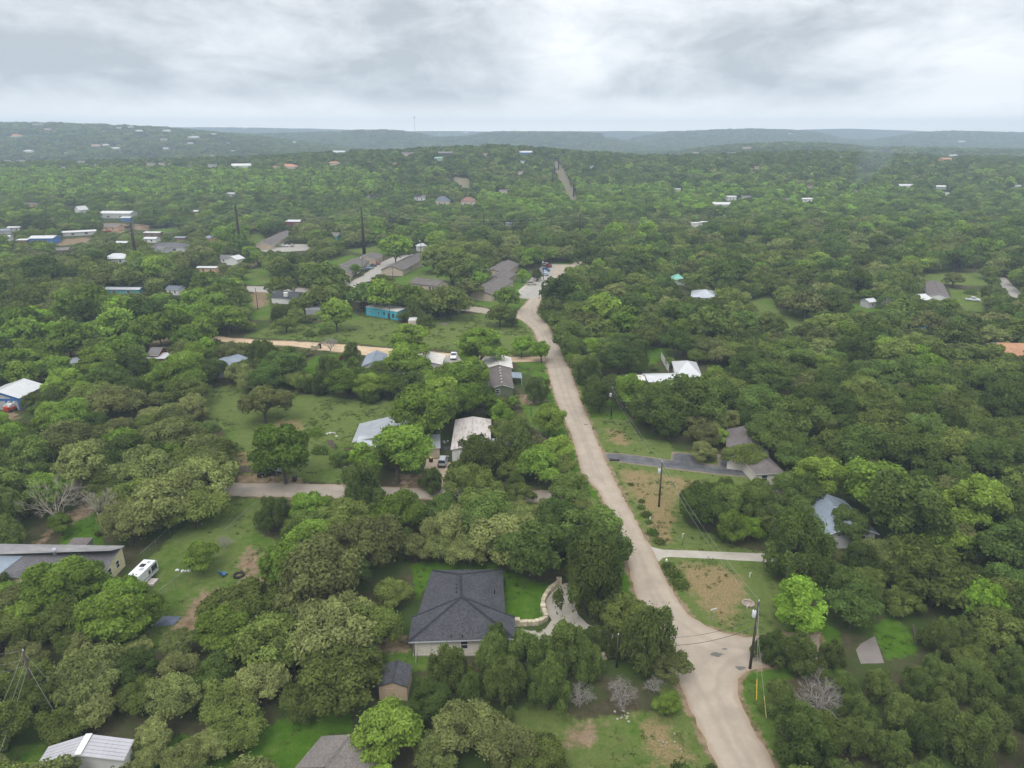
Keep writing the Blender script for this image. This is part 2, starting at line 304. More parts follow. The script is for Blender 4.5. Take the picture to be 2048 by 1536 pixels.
def ground_mat():
    m, nt, N, L = newmat('ground_earth')
    out = N.new('ShaderNodeOutputMaterial'); b = N.new('ShaderNodeBsdfDiffuse'); b.inputs['Roughness'].default_value = 1; L.new(b.outputs[0], out.inputs[0])
    geo = N.new('ShaderNodeNewGeometry')
    def noise(sc, det=5, ro=.55, dim='3D', stretch=None):
        n = N.new('ShaderNodeTexNoise'); n.inputs['Scale'].default_value = sc; n.inputs['Detail'].default_value = det; n.inputs['Roughness'].default_value = ro
        L.new(geo.outputs['Position'], n.inputs['Vector']); return n.outputs['Fac']
    def attr(a):
        n = N.new('ShaderNodeAttribute'); n.attribute_name = a; return n.outputs['Fac']
    def math_(op, a, b_, clamp=False):
        n = N.new('ShaderNodeMath'); n.operation = op; n.use_clamp = clamp
        for i, q in enumerate((a, b_)):
            if isinstance(q, (int, float)): n.inputs[i].default_value = q
            else: L.new(q, n.inputs[i])
        return n.outputs[0]
    def rng(v, a, b_, c=0.0, d=1.0):
        n = N.new('ShaderNodeMapRange'); L.new(v, n.inputs[0])
        for i, q in zip((1,2,3,4), (a, b_, c, d)): n.inputs[i].default_value = q
        return n.outputs[0]
    def mix(f, a, b_):
        n = N.new('ShaderNodeMix'); n.data_type = 'RGBA'
        if isinstance(f, float): n.inputs[0].default_value = f
        else: L.new(f, n.inputs[0])
        for i, q in ((6, a), (7, b_)):
            if isinstance(q, tuple): n.inputs[i].default_value = (*q, 1)
            else: L.new(q, n.inputs[i])
        return n.outputs[2]
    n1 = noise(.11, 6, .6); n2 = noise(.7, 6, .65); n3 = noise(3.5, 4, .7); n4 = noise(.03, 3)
    floor_ = mix(rng(n2, .35, .65), (.065, .054, .032), (.11, .088, .055))
    floor_ = mix(rng(n1, .42, .58), floor_, (.058, .09, .022))
    lush = mix(rng(n2, .3, .7), (.058, .135, .010), (.098, .19, .018))
    dull = mix(rng(n2, .3, .7), (.105, .158, .034), (.17, .195, .062))
    tan = mix(rng(n3, .3, .7), (.21, .155, .075), (.36, .27, .14))
    dirt = mix(rng(n2, .3, .7), (.20, .125, .075), (.36, .27, .18))
    lush = mix(rng(n4, .52, .66, 0, .55), lush, (.062, .085, .02)); dull = mix(rng(noise(.28, 4, .7), .56, .68, 0, .8), dull, (.07, .105, .024))
    g = attr('grass'); dr = attr('dry'); di = attr('dirt'); tn = attr('tan')
    c = mix(rng(math_('ADD', dr, math_('MULTIPLY', math_('SUBTRACT', math_('ADD', math_('MULTIPLY', n1, .6), math_('MULTIPLY', n2, .4)), .5), 1.9)), .12, .5), lush, dull)
    jit = math_('MULTIPLY', math_('SUBTRACT', math_('ADD', math_('MULTIPLY', n1, .5), math_('MULTIPLY', n2, .6)), .55), 2.2)
    c = mix(rng(math_('ADD', tn, jit), .35, .75), c, tan)
    c = mix(rng(math_('ADD', g, math_('MULTIPLY', jit, .6)), .4, .6), floor_, c)
    c = mix(rng(math_('ADD', di, jit), .38, .72), c, dirt)
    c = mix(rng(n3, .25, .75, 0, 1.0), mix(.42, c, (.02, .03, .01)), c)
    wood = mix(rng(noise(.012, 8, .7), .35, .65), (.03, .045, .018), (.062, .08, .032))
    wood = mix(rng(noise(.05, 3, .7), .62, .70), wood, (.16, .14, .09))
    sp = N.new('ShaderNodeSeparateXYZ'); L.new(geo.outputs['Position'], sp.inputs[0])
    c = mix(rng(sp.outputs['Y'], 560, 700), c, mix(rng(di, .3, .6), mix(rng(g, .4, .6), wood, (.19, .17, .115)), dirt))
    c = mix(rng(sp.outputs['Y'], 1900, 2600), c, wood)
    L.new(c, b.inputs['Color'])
    bp = N.new('ShaderNodeBump'); bp.inputs['Strength'].default_value = .6; bp.inputs['Distance'].default_value = .12
    L.new(math_('ADD', n3, n2), bp.inputs['Height']); L.new(bp.outputs[0], b.inputs['Normal'])
    return m
def build_ground():
    ds = [18.0]
    while ds[-1] < 7000: ds.append(ds[-1] + max(.9, min(.0115 * ds[-1], 60)))
    ds = np.array(ds); us = np.concatenate([np.linspace(-1.9, -.85, 16, endpoint=False), np.linspace(-.85, .85, 330), np.linspace(.85, 1.9, 17)[1:]])
    yy, uu = np.meshgrid(ds, us, indexing='ij'); xx = uu * (yy + 6)
    x = xx.ravel(); y = yy.ravel(); z = height(x, y)
    me = bpy.data.meshes.new('ground'); nr, nc = yy.shape
    me.vertices.add(nr * nc); me.vertices.foreach_set('co', np.stack([x, y, z], 1).astype(np.float32).ravel())
    i = np.arange(nr - 1)[:, None] * nc + np.arange(nc - 1)[None]; q = np.stack([i, i + 1, i + nc + 1, i + nc], -1).reshape(-1, 4)
    me.loops.add(q.size); me.loops.foreach_set('vertex_index', q.ravel().astype(np.int32))
    me.polygons.add(len(q)); me.polygons.foreach_set('loop_start', np.arange(0, q.size, 4, dtype=np.int32))
    me.polygons.foreach_set('use_smooth', np.ones(len(q), bool)); me.update()
    near = y < 1800; xn = x[near]; yn = y[near]
    def put(name, val):
        full = np.zeros(len(x), np.float32); full[near] = val
        me.attributes.new(name, 'FLOAT', 'POINT').data.foreach_set('value', full)
    g = np.zeros(len(xn)); dry = np.full(len(xn), .0); wsum = np.zeros(len(xn))
    for p, d in LAWNS:
        s = sdf(p, xn, yn); k = smooth((s + 2.5) / 4.5); g = np.maximum(g, k)
        dd = d + .35 * smooth(s / 14)
        dry = np.where(k > wsum, dd, dry); wsum = np.maximum(wsum, k)
    s = sdf(ROAD, xn, yn); verge = smooth((s + 4.5) / 2.5) * .7; g = np.maximum(g, verge)
    dirt = smooth((s + 1.5) / 1.3) * .75
    for p in (LANE, DIRTROAD, LOT1, LOTROAD, LOT2): dirt = np.maximum(dirt, smooth((sdf(p, xn, yn) + 1.6) / 1.6) * .7)
    for p in DIRT: dirt = np.maximum(dirt, smooth((sdf(p, xn, yn) + 2) / 4) * .8)
    tan = np.zeros(len(xn))
    for p in DRY: tan = np.maximum(tan, smooth((sdf(p, xn, yn) + 2.5) / 5) * .8)
    put('grass', g); put('dry', dry); put('dirt', dirt); put('tan', tan)
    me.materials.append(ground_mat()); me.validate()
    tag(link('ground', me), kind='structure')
build_ground()
# ------------------------------------------------------------------ road surfaces
def pave_mat(name, c1, c2, dark, tracks=0.0, crack=.0):
    m, nt, N, L = newmat(name)
    out = N.new('ShaderNodeOutputMaterial'); b = N.new('ShaderNodeBsdfPrincipled'); L.new(b.outputs[0], out.inputs[0])
    b.inputs['Roughness'].default_value = .92; b.inputs['Specular IOR Level'].default_value = .15
    geo = N.new('ShaderNodeNewGeometry')
    def noise(sc, det=6, ro=.6):
        n = N.new('ShaderNodeTexNoise'); n.inputs['Scale'].default_value = sc; n.inputs['Detail'].default_value = det; n.inputs['Roughness'].default_value = ro
        L.new(geo.outputs['Position'], n.inputs['Vector']); return n.outputs['Fac']
    def rng(v, a, b_, c=0., d=1.):
        n = N.new('ShaderNodeMapRange'); L.new(v, n.inputs[0])
        for i, q in zip((1,2,3,4), (a, b_, c, d)): n.inputs[i].default_value = q
        return n.outputs[0]
    def mix(f, a, b_):
        n = N.new('ShaderNodeMix'); n.data_type = 'RGBA'; L.new(f, n.inputs[0])
        for i, q in ((6, a), (7, b_)):
            if isinstance(q, tuple): n.inputs[i].default_value = (*q, 1)
            else: L.new(q, n.inputs[i])
        return n.outputs[2]
    c = mix(rng(noise(.35), .35, .65), c1, c2)
    c = mix(rng(noise(.09, 5), .5, .72, 0, .5), c, dark)
    if tracks:
        at = N.new('ShaderNodeAttribute'); at.attribute_name = 'edge'
        e = N.new('ShaderNodeMath'); e.operation = 'ADD'; L.new(at.outputs['Fac'], e.inputs[0])
        nn = N.new('ShaderNodeMath'); nn.operation = 'MULTIPLY'; L.new(noise(.8), nn.inputs[0]); nn.inputs[1].default_value = 1.0; L.new(nn.outputs[0], e.inputs[1])
        w = N.new('ShaderNodeMath'); w.operation = 'SINE'; s = N.new('ShaderNodeMath'); s.operation = 'MULTIPLY'; L.new(e.outputs[0], s.inputs[0]); s.inputs[1].default_value = 2.6; L.new(s.outputs[0], w.inputs[0])
        c = mix(rng(w.outputs[0], .2, .9, 0, tracks), c, dark)
        c = mix(rng(e.outputs[0], .55, 1.25, .75, 0.), c, (.33, .235, .16))
    c = mix(rng(noise(6, 3), .3, .7, 0, .25), c, dark)
    L.new(c, b.inputs['Base Color']); return m
def dense(poly, step=1.2, jit=.18, zfun=None):
    w = [Vector((*P(*p), 0)) for p in poly]; out = []
    for i in range(len(w)):
        a = w[i]; b = w[(i+1) % len(w)]; n = max(1, int((b - a).length / step))
        for k in range(n):
            q = a.lerp(b, k / n); out.append(Vector((q.x + RNG.uniform(-jit, jit), q.y + RNG.uniform(-jit, jit), 0)))
    return out
def sheet(name, poly, z, m, step=1.2, jit=.18, inner=0.0):
    pts = dense(poly, step, jit); bm = bmesh.new(); vs = [bm.verts.new((p.x, p.y, z)) for p in pts]
    f = bm.faces.new(vs); r = bmesh.ops.triangulate(bm, faces=[f], quad_method='BEAUTY', ngon_method='BEAUTY')
    if inner:                    # finer mesh so that the distance to the edge can be stored per vertex
        for _ in range(6):
            big = [e for e in bm.edges if e.calc_length() > inner]
            if not big: break
            bmesh.ops.subdivide_edges(bm, edges=big, cuts=1); bmesh.ops.triangulate(bm, faces=[q for q in bm.faces if len(q.verts) > 3])
    bm.normal_update()
    for q in bm.faces:
        if q.normal.z < 0: q.normal_flip()
    me = bpy.data.meshes.new(name); bm.to_mesh(me); bm.free()
    if inner:
        co = np.zeros(len(me.vertices) * 3, np.float32); me.vertices.foreach_get('co', co); co = co.reshape(-1, 3)
        s = np.maximum(sdf(poly, co[:,0].astype(float), co[:,1].astype(float)), 0)
        me.attributes.new('edge', 'FLOAT', 'POINT').data.foreach_set('value', s.astype(np.float32))
    me.materials.append(m); return tag(link(name, me), kind='structure')
caliche = pave_mat('worn_chipseal', (.345,.286,.222), (.42,.35,.275), (.25,.21,.168), .3)
lane_m = pave_mat('lane_gravel', (.31,.265,.215), (.38,.325,.265), (.23,.195,.16), .2)
tan_m = pave_mat('tan_gravel', (.47,.345,.225), (.57,.43,.29), (.36,.255,.16), .3)
lot_m = pave_mat('parking_asphalt', (.31,.285,.25), (.37,.34,.30), (.23,.21,.19))
asph_m = pave_mat('dark_asphalt', (.085,.085,.09), (.17,.168,.165), (.05,.05,.055), .3)
conc_m = pave_mat('concrete', (.37,.33,.28), (.45,.41,.35), (.27,.23,.185))
pad_m = pave_mat('old_concrete', (.19,.165,.15), (.24,.21,.19), (.13,.11,.10))
sheet('dirt_road', DIRTROAD, .004, tan_m, 1.5, .35, 2.2)
sheet('lane', LANE, .008, lane_m, 1.3, .25, 2.0)
sheet('main_road', ROAD, .016, caliche, 1.1, .2, 1.5)
sheet('lot_road', LOTROAD, .008, lane_m, 1.5, .1, 3)
sheet('west_parking_lot', LOT1, .012, lot_m, 1.5, .05); sheet('east_parking_lot', LOT2, .020, lot_m, 1.5, .1); sheet('far_parking_lot', LOT0, .004, lot_m, 2, .1)
sheet('asphalt_driveway', ASPH, .012, asph_m, 1.2, .06, 2); sheet('concrete_driveway', DRIVE, .012, conc_m, 1.2, .05)
sheet('curved_driveway', HOUSEDRIVE, .012, conc_m, .8, .04); sheet('rough_driveway', SUVDRIVE, .012, pave_mat('earthy_concrete', (.46,.36,.26), (.55,.45,.34), (.34,.23,.15)), 1, .15)
sheet('garage_driveway', GARDRIVE, .010, lot_m, 1, .1); sheet('concrete_pad', PADR, .012, pad_m, 1, .04); sheet('sidewalk', WALK2, .03, conc_m, 2, .02); sheet('far_street', FARROAD, .006, lot_m, 2, .2)
# painted bay stripes of the east parking lot
mk = MB(); white_paint = mat('white_paint', (.75,.74,.70), .6, .2, 3)
for k in range(11):
    t = k / 10; a = Vector((*P(1034 + 42 * t, 588 - 36 * t), .026)); b = Vector((*P(1060 + 36 * t, 592 - 36 * t), .026))
    d = (b - a).normalized(); n = Vector((-d.y, d.x, 0)) * .07; b = a + d * 5
    mk.face([a - n, b - n, b + n, a + n])
tag(mk.build('parking_markings', white_paint), kind='structure')
# dark patched spots on the main road
pm = MB(); patch_m = mat('tar_patch', (.13,.12,.11), .9, .25, 2)
for px, py, r in ((1434,1309,.55),(1480,1336,.45),(1197,864,.5),(1172,849,.4),(1449,1298,.25)):
    cx, cy = P(px, py); pm.face([(cx + math.cos(a) * r * RNG.uniform(.7, 1.4) * 1.4, cy + math.sin(a) * r * RNG.uniform(.6, 1.2), .022) for a in [i * math.pi / 6 for i in range(12)]])
tag(pm.build('road_patch_marks', patch_m), kind='structure')
# ------------------------------------------------------------------ buildings
glass = mat('dark_glass', (.03,.036,.042), .12, .1, 1, spec=.6)
trim_w = mat('white_trim', (.70,.68,.64), .6, .08, 2)
trim_d = mat('dark_trim', (.06,.06,.065), .6, .1, 2)
M_SH = {'charcoal': shingle('charcoal_shingle', (.060,.0605,.066), .34), 'brown': shingle('taupe_shingle', (.135,.118,.108), .28), 'grey': shingle('grey_shingle', (.17,.16,.155), .25),
 'taupe': shingle('weathered_shingle', (.175,.153,.138), .22), 'slate': shingle('slate_shingle', (.13,.15,.18), .2), 'terra': shingle('terracotta_tile', (.42,.21,.13), .2), 'orange': shingle('cedar_tile', (.40,.215,.125), .25), 'darkbrown': shingle('dark_shingle', (.09,.075,.068), .3),
 'old': shingle('old_grey_shingle', (.118,.112,.118), .22), 'redbrown': shingle('redbrown_shingle', (.24,.13,.095), .2), 'green': mat('green_metal', (.19,.42,.34), .4, .1, .5), 'plum': shingle('plum_shingle', (.140,.118,.113), .25)}
M_ME = {'white': mat('white_metal', (.52,.52,.52), .45, .06, .5, .0, stain=((.58,.57,.55), .8, .35)), 'silver': mat('silver_metal', (.42,.44,.46), .34, .10, .5, .35, stain=((.36,.37,.39), .7, .5)),
 'blue': mat('bluegrey_metal', (.19,.22,.26), .65, .08, .4, .0, stain=((.30,.34,.39), .5, .4)), 'rusty': mat('rusty_white_metal', (.56,.52,.49), .55, .12, .7, .1, stain=((.36,.25,.19), 1.3, .75, (.25, 2.2, 1))),
 'offwhite': mat('offwhite_roof', (.62,.58,.53), .6, .1, .7, stain=((.40,.34,.29), .9, .5)), 'pale': mat('pale_metal', (.56,.55,.52), .5, .1, .5), 'purple': mat('panel_metal', (.42,.405,.425), .45, .08, .5, .1, stain=((.34,.32,.33), 2.0, .6, (.15, 3, 1)))}
WALL = {'cream_brick': brick('cream_brick', (.60,.54,.47), (.72,.66,.58), 4, 12), 'stone': brick('tan_stone', (.40,.32,.235), (.58,.48,.36), 2, 4), 'cream': mat('cream_siding', (.62,.56,.34), .7, .1, 1.5), 'white': mat('white_siding', (.70,.69,.66), .7, .06, 1),
 'tan': mat('tan_siding', (.47,.35,.24), .75, .08, 1), 'beige': mat('beige_siding', (.46,.38,.27), .75, .12, 1), 'green': mat('green_siding', (.12,.145,.085), .7, .1, 1), 'turq': mat('turquoise_siding', (.07,.40,.50), .6, .14, .8, stain=((.05,.28,.36), 1.2, .5)),
 'grey': mat('grey_siding', (.30,.30,.31), .7, .1, 1), 'lightgrey': mat('pale_grey_siding', (.50,.50,.49), .7, .1, 1), 'blue': mat('blue_siding', (.05,.16,.42), .6, .1, 1), 'red': mat('barn_red', (.22,.035,.03), .7, .12, 1), 'darkgrey': mat('dark_board', (.07,.075,.085), .7, .1, 1),
 'yellow': mat('yellow_siding', (.70,.62,.33), .7, .06, 1), 'palegreen': mat('palegreen_siding', (.38,.46,.38), .7, .1, 1), 'teal': mat('teal_siding', (.10,.30,.30), .7, .1, 1), 'peach': mat('peach_siding', (.58,.37,.22), .7, .08, 1), 'brownwall': mat('brown_wood', (.20,.12,.07), .8, .2, 1), 'limestone': mat('limestone_wall', (.56,.48,.38), .8, .12, 1)}
def roofmat(k): return M_ME.get(k) or M_SH[k]
RIBBED = set()
def add_window(parent, p, ex, w, h, frame=None, cross=True):
    """window on a wall: p is the sill centre on the wall face, ex the horizontal along the wall, outward normal = ex x z"""
    ex = Vector(ex).normalized(); n = ex.cross(Vector((0,0,1))); p = Vector(p) + n * .03; up = Vector((0,0,1)); t = .09
    def bar(b, x0, z0, x1, z1, d=.04):
        q = [p + ex * x0 + up * z0, p + ex * x1 + up * z0, p + ex * x1 + up * z1, p + ex * x0 + up * z1]
        b.mesh([*q, *[a + n * d for a in q]], [(0,1,2,3),(4,5,6,7),(0,1,5,4),(1,2,6,5),(2,3,7,6),(3,0,4,7)])
    b = MB(); hw = w / 2
    bar(b, -hw - t, -t, hw + t, 0); bar(b, -hw - t, h, hw + t, h + t); bar(b, -hw - t, 0, -hw, h); bar(b, hw, 0, hw + t, h)
    if cross: bar(b, -hw, h * .5 - .03, hw, h * .5 + .03, .03)
    f = b.build('window', frame or trim_w, parent)
    g = MB(); g.face([p + ex * -hw + n * .01, p + ex * hw + n * .01, p + ex * hw + n * .01 + up * h, p + ex * -hw + n * .01 + up * h]); g.build('pane', glass, f)
    return f
def add_door(parent, p, ex, w, h, m):
    ex = Vector(ex).normalized(); n = ex.cross(Vector((0,0,1))); p = Vector(p); up = Vector((0,0,1)); b = MB()
    q = [p + ex * -w/2, p + ex * w/2, p + ex * w/2 + up * h, p + ex * -w/2 + up * h]
    b.mesh([*[a + n * .01 for a in q], *[a + n * .06 for a in q]], [(4,5,6,7),(0,1,5,4),(1,2,6,5),(2,3,7,6),(3,0,4,7)])
    d = b.build('door', m, parent)
    k = MB(); c = p + ex * w * .36 + up * h * .48 + n * .06; k.tube([c, c + n * .08], .04, 6); k.build('handle', trim_d, d); return d
def roof_mesh(L, W, hw, hr, kind, rm, over, parent, ribs=0, thick=.14, edge=None, y0=0., x0=0.):
    b = MB(); s = 1
    def P3(x, y, z): return (x0 + x, y0 + y, z)
    if kind == 'gable': tops = [[(0,0,hw),(L,0,hw),(L,W/2,hw+hr),(0,W/2,hw+hr)], [(L,W,hw),(0,W,hw),(0,W/2,hw+hr),(L,W/2,hw+hr)]]
    elif kind == 'hip':
        k = min(W/2, L/2 - .05); tops = [[(0,0,hw),(L,0,hw),(L-k,W/2,hw+hr),(k,W/2,hw+hr)], [(L,W,hw),(0,W,hw),(k,W/2,hw+hr),(L-k,W/2,hw+hr)], [(0,W,hw),(0,0,hw),(k,W/2,hw+hr)], [(L,0,hw),(L,W,hw),(L-k,W/2,hw+hr)]]
    elif kind == 'shed': tops = [[(0,0,hw),(L,0,hw),(L,W,hw+hr),(0,W,hw+hr)]]
    elif kind == 'shed_back': tops = [[(0,0,hw+hr),(L,0,hw+hr),(L,W,hw),(0,W,hw)]]
    elif kind == 'gambrel': tops = [[(0,0,hw),(L,0,hw),(L,W*.52,hw+hr*.86),(0,W*.52,hw+hr*.86)], [(0,W*.52,hw+hr*.86),(L,W*.52,hw+hr*.86),(L,W*.86,hw+hr),(0,W*.86,hw+hr)], [(L,W,hw+hr*.92),(0,W,hw+hr*.92),(0,W*.86,hw+hr),(L,W*.86,hw+hr)]]
    for t in tops:
        b.face([P3(*q) for q in t], 0); b.face([P3(q[0], q[1], q[2] - thick) for q in reversed(t)], 1)
        for i in range(len(t)):
            a, c = t[i], t[(i+1) % len(t)]
            if kind in ('gable','hip') and a[2] > hw + hr - .01 and c[2] > hw + hr - .01: continue
            if kind == 'hip' and abs(a[2] - c[2]) > .01: continue
            b.face([P3(a[0], a[1], a[2] - thick), P3(c[0], c[1], c[2] - thick), P3(*c), P3(*a)], 1)
        if ribs:
            A, B_, C, D = [Vector(q) for q in (t if len(t) == 4 else [t[0], t[1], t[2], t[2]])]
            n = int((B_ - A).length / ribs); nn = (B_ - A).cross(D - A).normalized() * .045
            if nn.z < 0: nn = -nn
            for i in range(1, n):
                u = i / n; p = A.lerp(B_, u); q = D.lerp(C, u) if len(t) == 4 and kind != 'hip' else None
                if q is None:
                    k_ = W / 2; x = p.x if abs(B_.x - A.x) > .5 else None
                    if x is not None: f = min(1, min(x, L - x) / k_); q = Vector((x, A.y + (W/2 - A.y) * f, hw + hr * f))
                    else: yv = p.y; f = min(1, min(yv, W - yv) / k_); q = Vector((A.x + (C.x - A.x) * f, yv, hw + hr * f))
                w_ = (B_ - A).normalized() * .03
                pts = [p - w_, p + w_, q + w_, q - w_]
                b.mesh([P3(*v) for v in pts] + [P3(*(v + nn)) for v in pts], [(4,5,6,7),(0,1,5,4),(2,3,7,6),(1,2,6,5),(3,0,4,7)], 0)
    if kind in ('gable', 'hip'):
        k = 0 if kind == 'gable' else min(W/2, L/2 - .05)
        a, c = (k, L - k); z = hw + hr + .02
        b.mesh([P3(a,W/2-.18,z-.06),P3(c,W/2-.18,z-.06),P3(c,W/2,z+.03),P3(a,W/2,z+.03),P3(c,W/2+.18,z-.06),P3(a,W/2+.18,z-.06)], [(0,1,2,3),(3,2,4,5)], 2)
    return b.build('roof', [rm, edge or trim_w, ridge_mat(rm)], parent)
def ridge_mat(rm):
    n = rm.name + '_ridge'
    if n in MATS: return MATS[n]
    m = rm.copy(); m.name = n
    for q in m.node_tree.nodes:
        if q.type == 'VECT_MATH' and q.operation == 'SCALE': q.inputs[0].default_value = [v * .8 for v in q.inputs[0].default_value]
    MATS[n] = m; return m
def wall_mesh(L, W, hw, hr, kind, wm, over, parent, name='wall', y0=0., x0=0.):
    b = MB(); i = over; a, c, d, e = x0 + i, x0 + L - i, y0 + i, y0 + W - i; hi = hw - .16
    sl = (hr / (W / 2)) * i if kind in ('gable', 'hip') else 0
    if kind in ('gable', 'hip'): hi = hw + sl - .16
    t = [(a,d,0),(c,d,0),(c,e,0),(a,e,0)]
    if kind == 'shed': tp = [(a,d,hi+hr*i/W),(c,d,hi+hr*i/W),(c,e,hi+hr*(1-i/W)),(a,e,hi+hr*(1-i/W))]
    elif kind == 'shed_back': tp = [(a,d,hi+hr*(1-i/W)),(c,d,hi+hr*(1-i/W)),(c,e,hi+hr*i/W),(a,e,hi+hr*i/W)]
    else: tp = [(q[0], q[1], hi) for q in t]
    if kind == 'gambrel': tp = [(a,d,hi+hr*.86*i/(W*.52)),(c,d,hi+hr*.86*i/(W*.52)),(c,e,hi+hr*.9),(a,e,hi+hr*.9)]
    for k in range(4):
        j = (k + 1) % 4; pts = [t[k], t[j], tp[j], tp[k]]
        if kind == 'gable' and k in (1, 3): x = t[k][0]; pts = [t[k], t[j], tp[j], (x, y0 + W/2, hw + hr - .16), tp[k]]
        if kind == 'gambrel' and k in (1, 3):
            x = t[k][0]; mids = [(x, y0 + W*.86, hw+hr-.16), (x, y0 + W*.52, hw+hr*.86-.16)]
            pts = [t[k], t[j], tp[j]] + (mids if k == 1 else mids[::-1]) + [tp[k]]
        b.face(pts, 0)
    return b.build(name, wm, parent)
HOUSES = {}
def house(name, label, A, B, W, hw=2.7, hr=1.5, roof='gable', wall='white', rm='brown', over=.4, wins=(), doors=(), ribs=0, cat='house', vis=None, edge=None, zA=None, group=None, world=False, gz=0., thick=.14):
    """A, B: ends of one eave in photo pixels (or world points), W: roof width to the left of A->B (negative: right)"""
    a = Vector(A) if world else Vector(P(*A, hw)); b = Vector(B) if world else Vector(P(*B, hw))
    if W < 0:                                    # walk the eave the other way round so that the house lies on the left
        a, b = b, a; W = -W
    d = b - a; L = d.length; rz = math.atan2(d.y, d.x)
    e = empty(name, (a.x, a.y, gz), rz, label, cat, group)
    rf = roof_mesh(L, W, hw, hr, roof, roofmat(rm), over, e, ribs, edge=edge, thick=thick)
    wl = wall_mesh(L, W, hw, hr, roof, WALL[wall], over, e)
    def spot(side, t, z):
        i = over
        if side == 'A': return (i + t * (L - 2*i), i, z), (1,0,0)
        if side == 'C': return (L - i - t * (L - 2*i), W - i, z), (-1,0,0)
        if side == 'R': return (L - i, i + t * (W - 2*i), z), (0,1,0)
        return (i, W - i - t * (W - 2*i), z), (0,-1,0)
    for (s, t, z, w, h, *fr) in wins:
        p, ex = spot(s, t, z); add_window(e, p, ex, w, h, fr[0] if fr else None)
    for (s, t, w, h, dm) in doors:
        p, ex = spot(s, t, 0.02); add_door(e, p, ex, w, h, dm)
    M = Matrix.Rotation(rz, 4, 'Z'); pts = []
    for (x, y, z) in ((0,0,hw),(L,0,hw),(L,W,hw),(0,W,hw),(0,W/2,hw+hr),(L,W/2,hw+hr),(0,0,0.3),(L,0,.3),(L,W,.3),(0,W,.3)):
        if roof != 'gable' and z > hw: continue
        q = M @ Vector((x, y, 0)); pts.append(proj(a.x + q.x, a.y + q.y, gz + z))
    c = M @ Vector((L/2, W/2, 0)); dep = proj(a.x + c.x, a.y + c.y, gz)[2]
    if vis is None:
        hp = hull([(round(p[0],1), round(p[1],1)) for p in pts]); mx_ = sum(p[0] for p in hp) / len(hp); my_ = min(p[1] for p in hp); kk = .9 if world else 1
        see_building([(mx_ + (p[0] - mx_) * kk, my_ + (p[1] - my_) * (.8 if world else 1)) for p in hp], dep + 2)
    elif vis: see_building(vis, dep + 2)
    k = max(1, int(L / 5))
    for i in range(k + 1):
        for j in (0.25, .75):
            q = M @ Vector((L * i / k, W * j, 0)); FOOT.append((a.x + q.x, a.y + q.y, max(2.5, W * .28)))
    HOUSES[label] = (a.x + c.x, a.y + c.y); e['L'] = 0; del e['L']
    return e, L, W
def porch(parent, x0, x1, y0, y1, z, rm, drop=.25, name='porch_roof'):
    """lean-to roof on posts, a part of its house"""
    b = MB(); b.mesh([(x0,y0,z-drop),(x1,y0,z-drop),(x1,y1,z),(x0,y1,z),(x0,y0,z-drop-.1),(x1,y0,z-drop-.1),(x1,y1,z-.1),(x0,y1,z-.1)], [(0,1,2,3),(7,6,5,4),(0,4,5,1),(1,5,6,2),(2,6,7,3),(3,7,4,0)])
    r = b.build(name, rm, parent)
    for x in (x0 + .1, x1 - .2):
        p = MB(); y = min(y0, y1) if y0 < y1 else y0; p.box(x, y0 + (.1 if y1 > y0 else -.2), 0, x + .12, y0 + (.22 if y1 > y0 else -.08), z - drop - .1); p.build('post', trim_w, r)
    return r
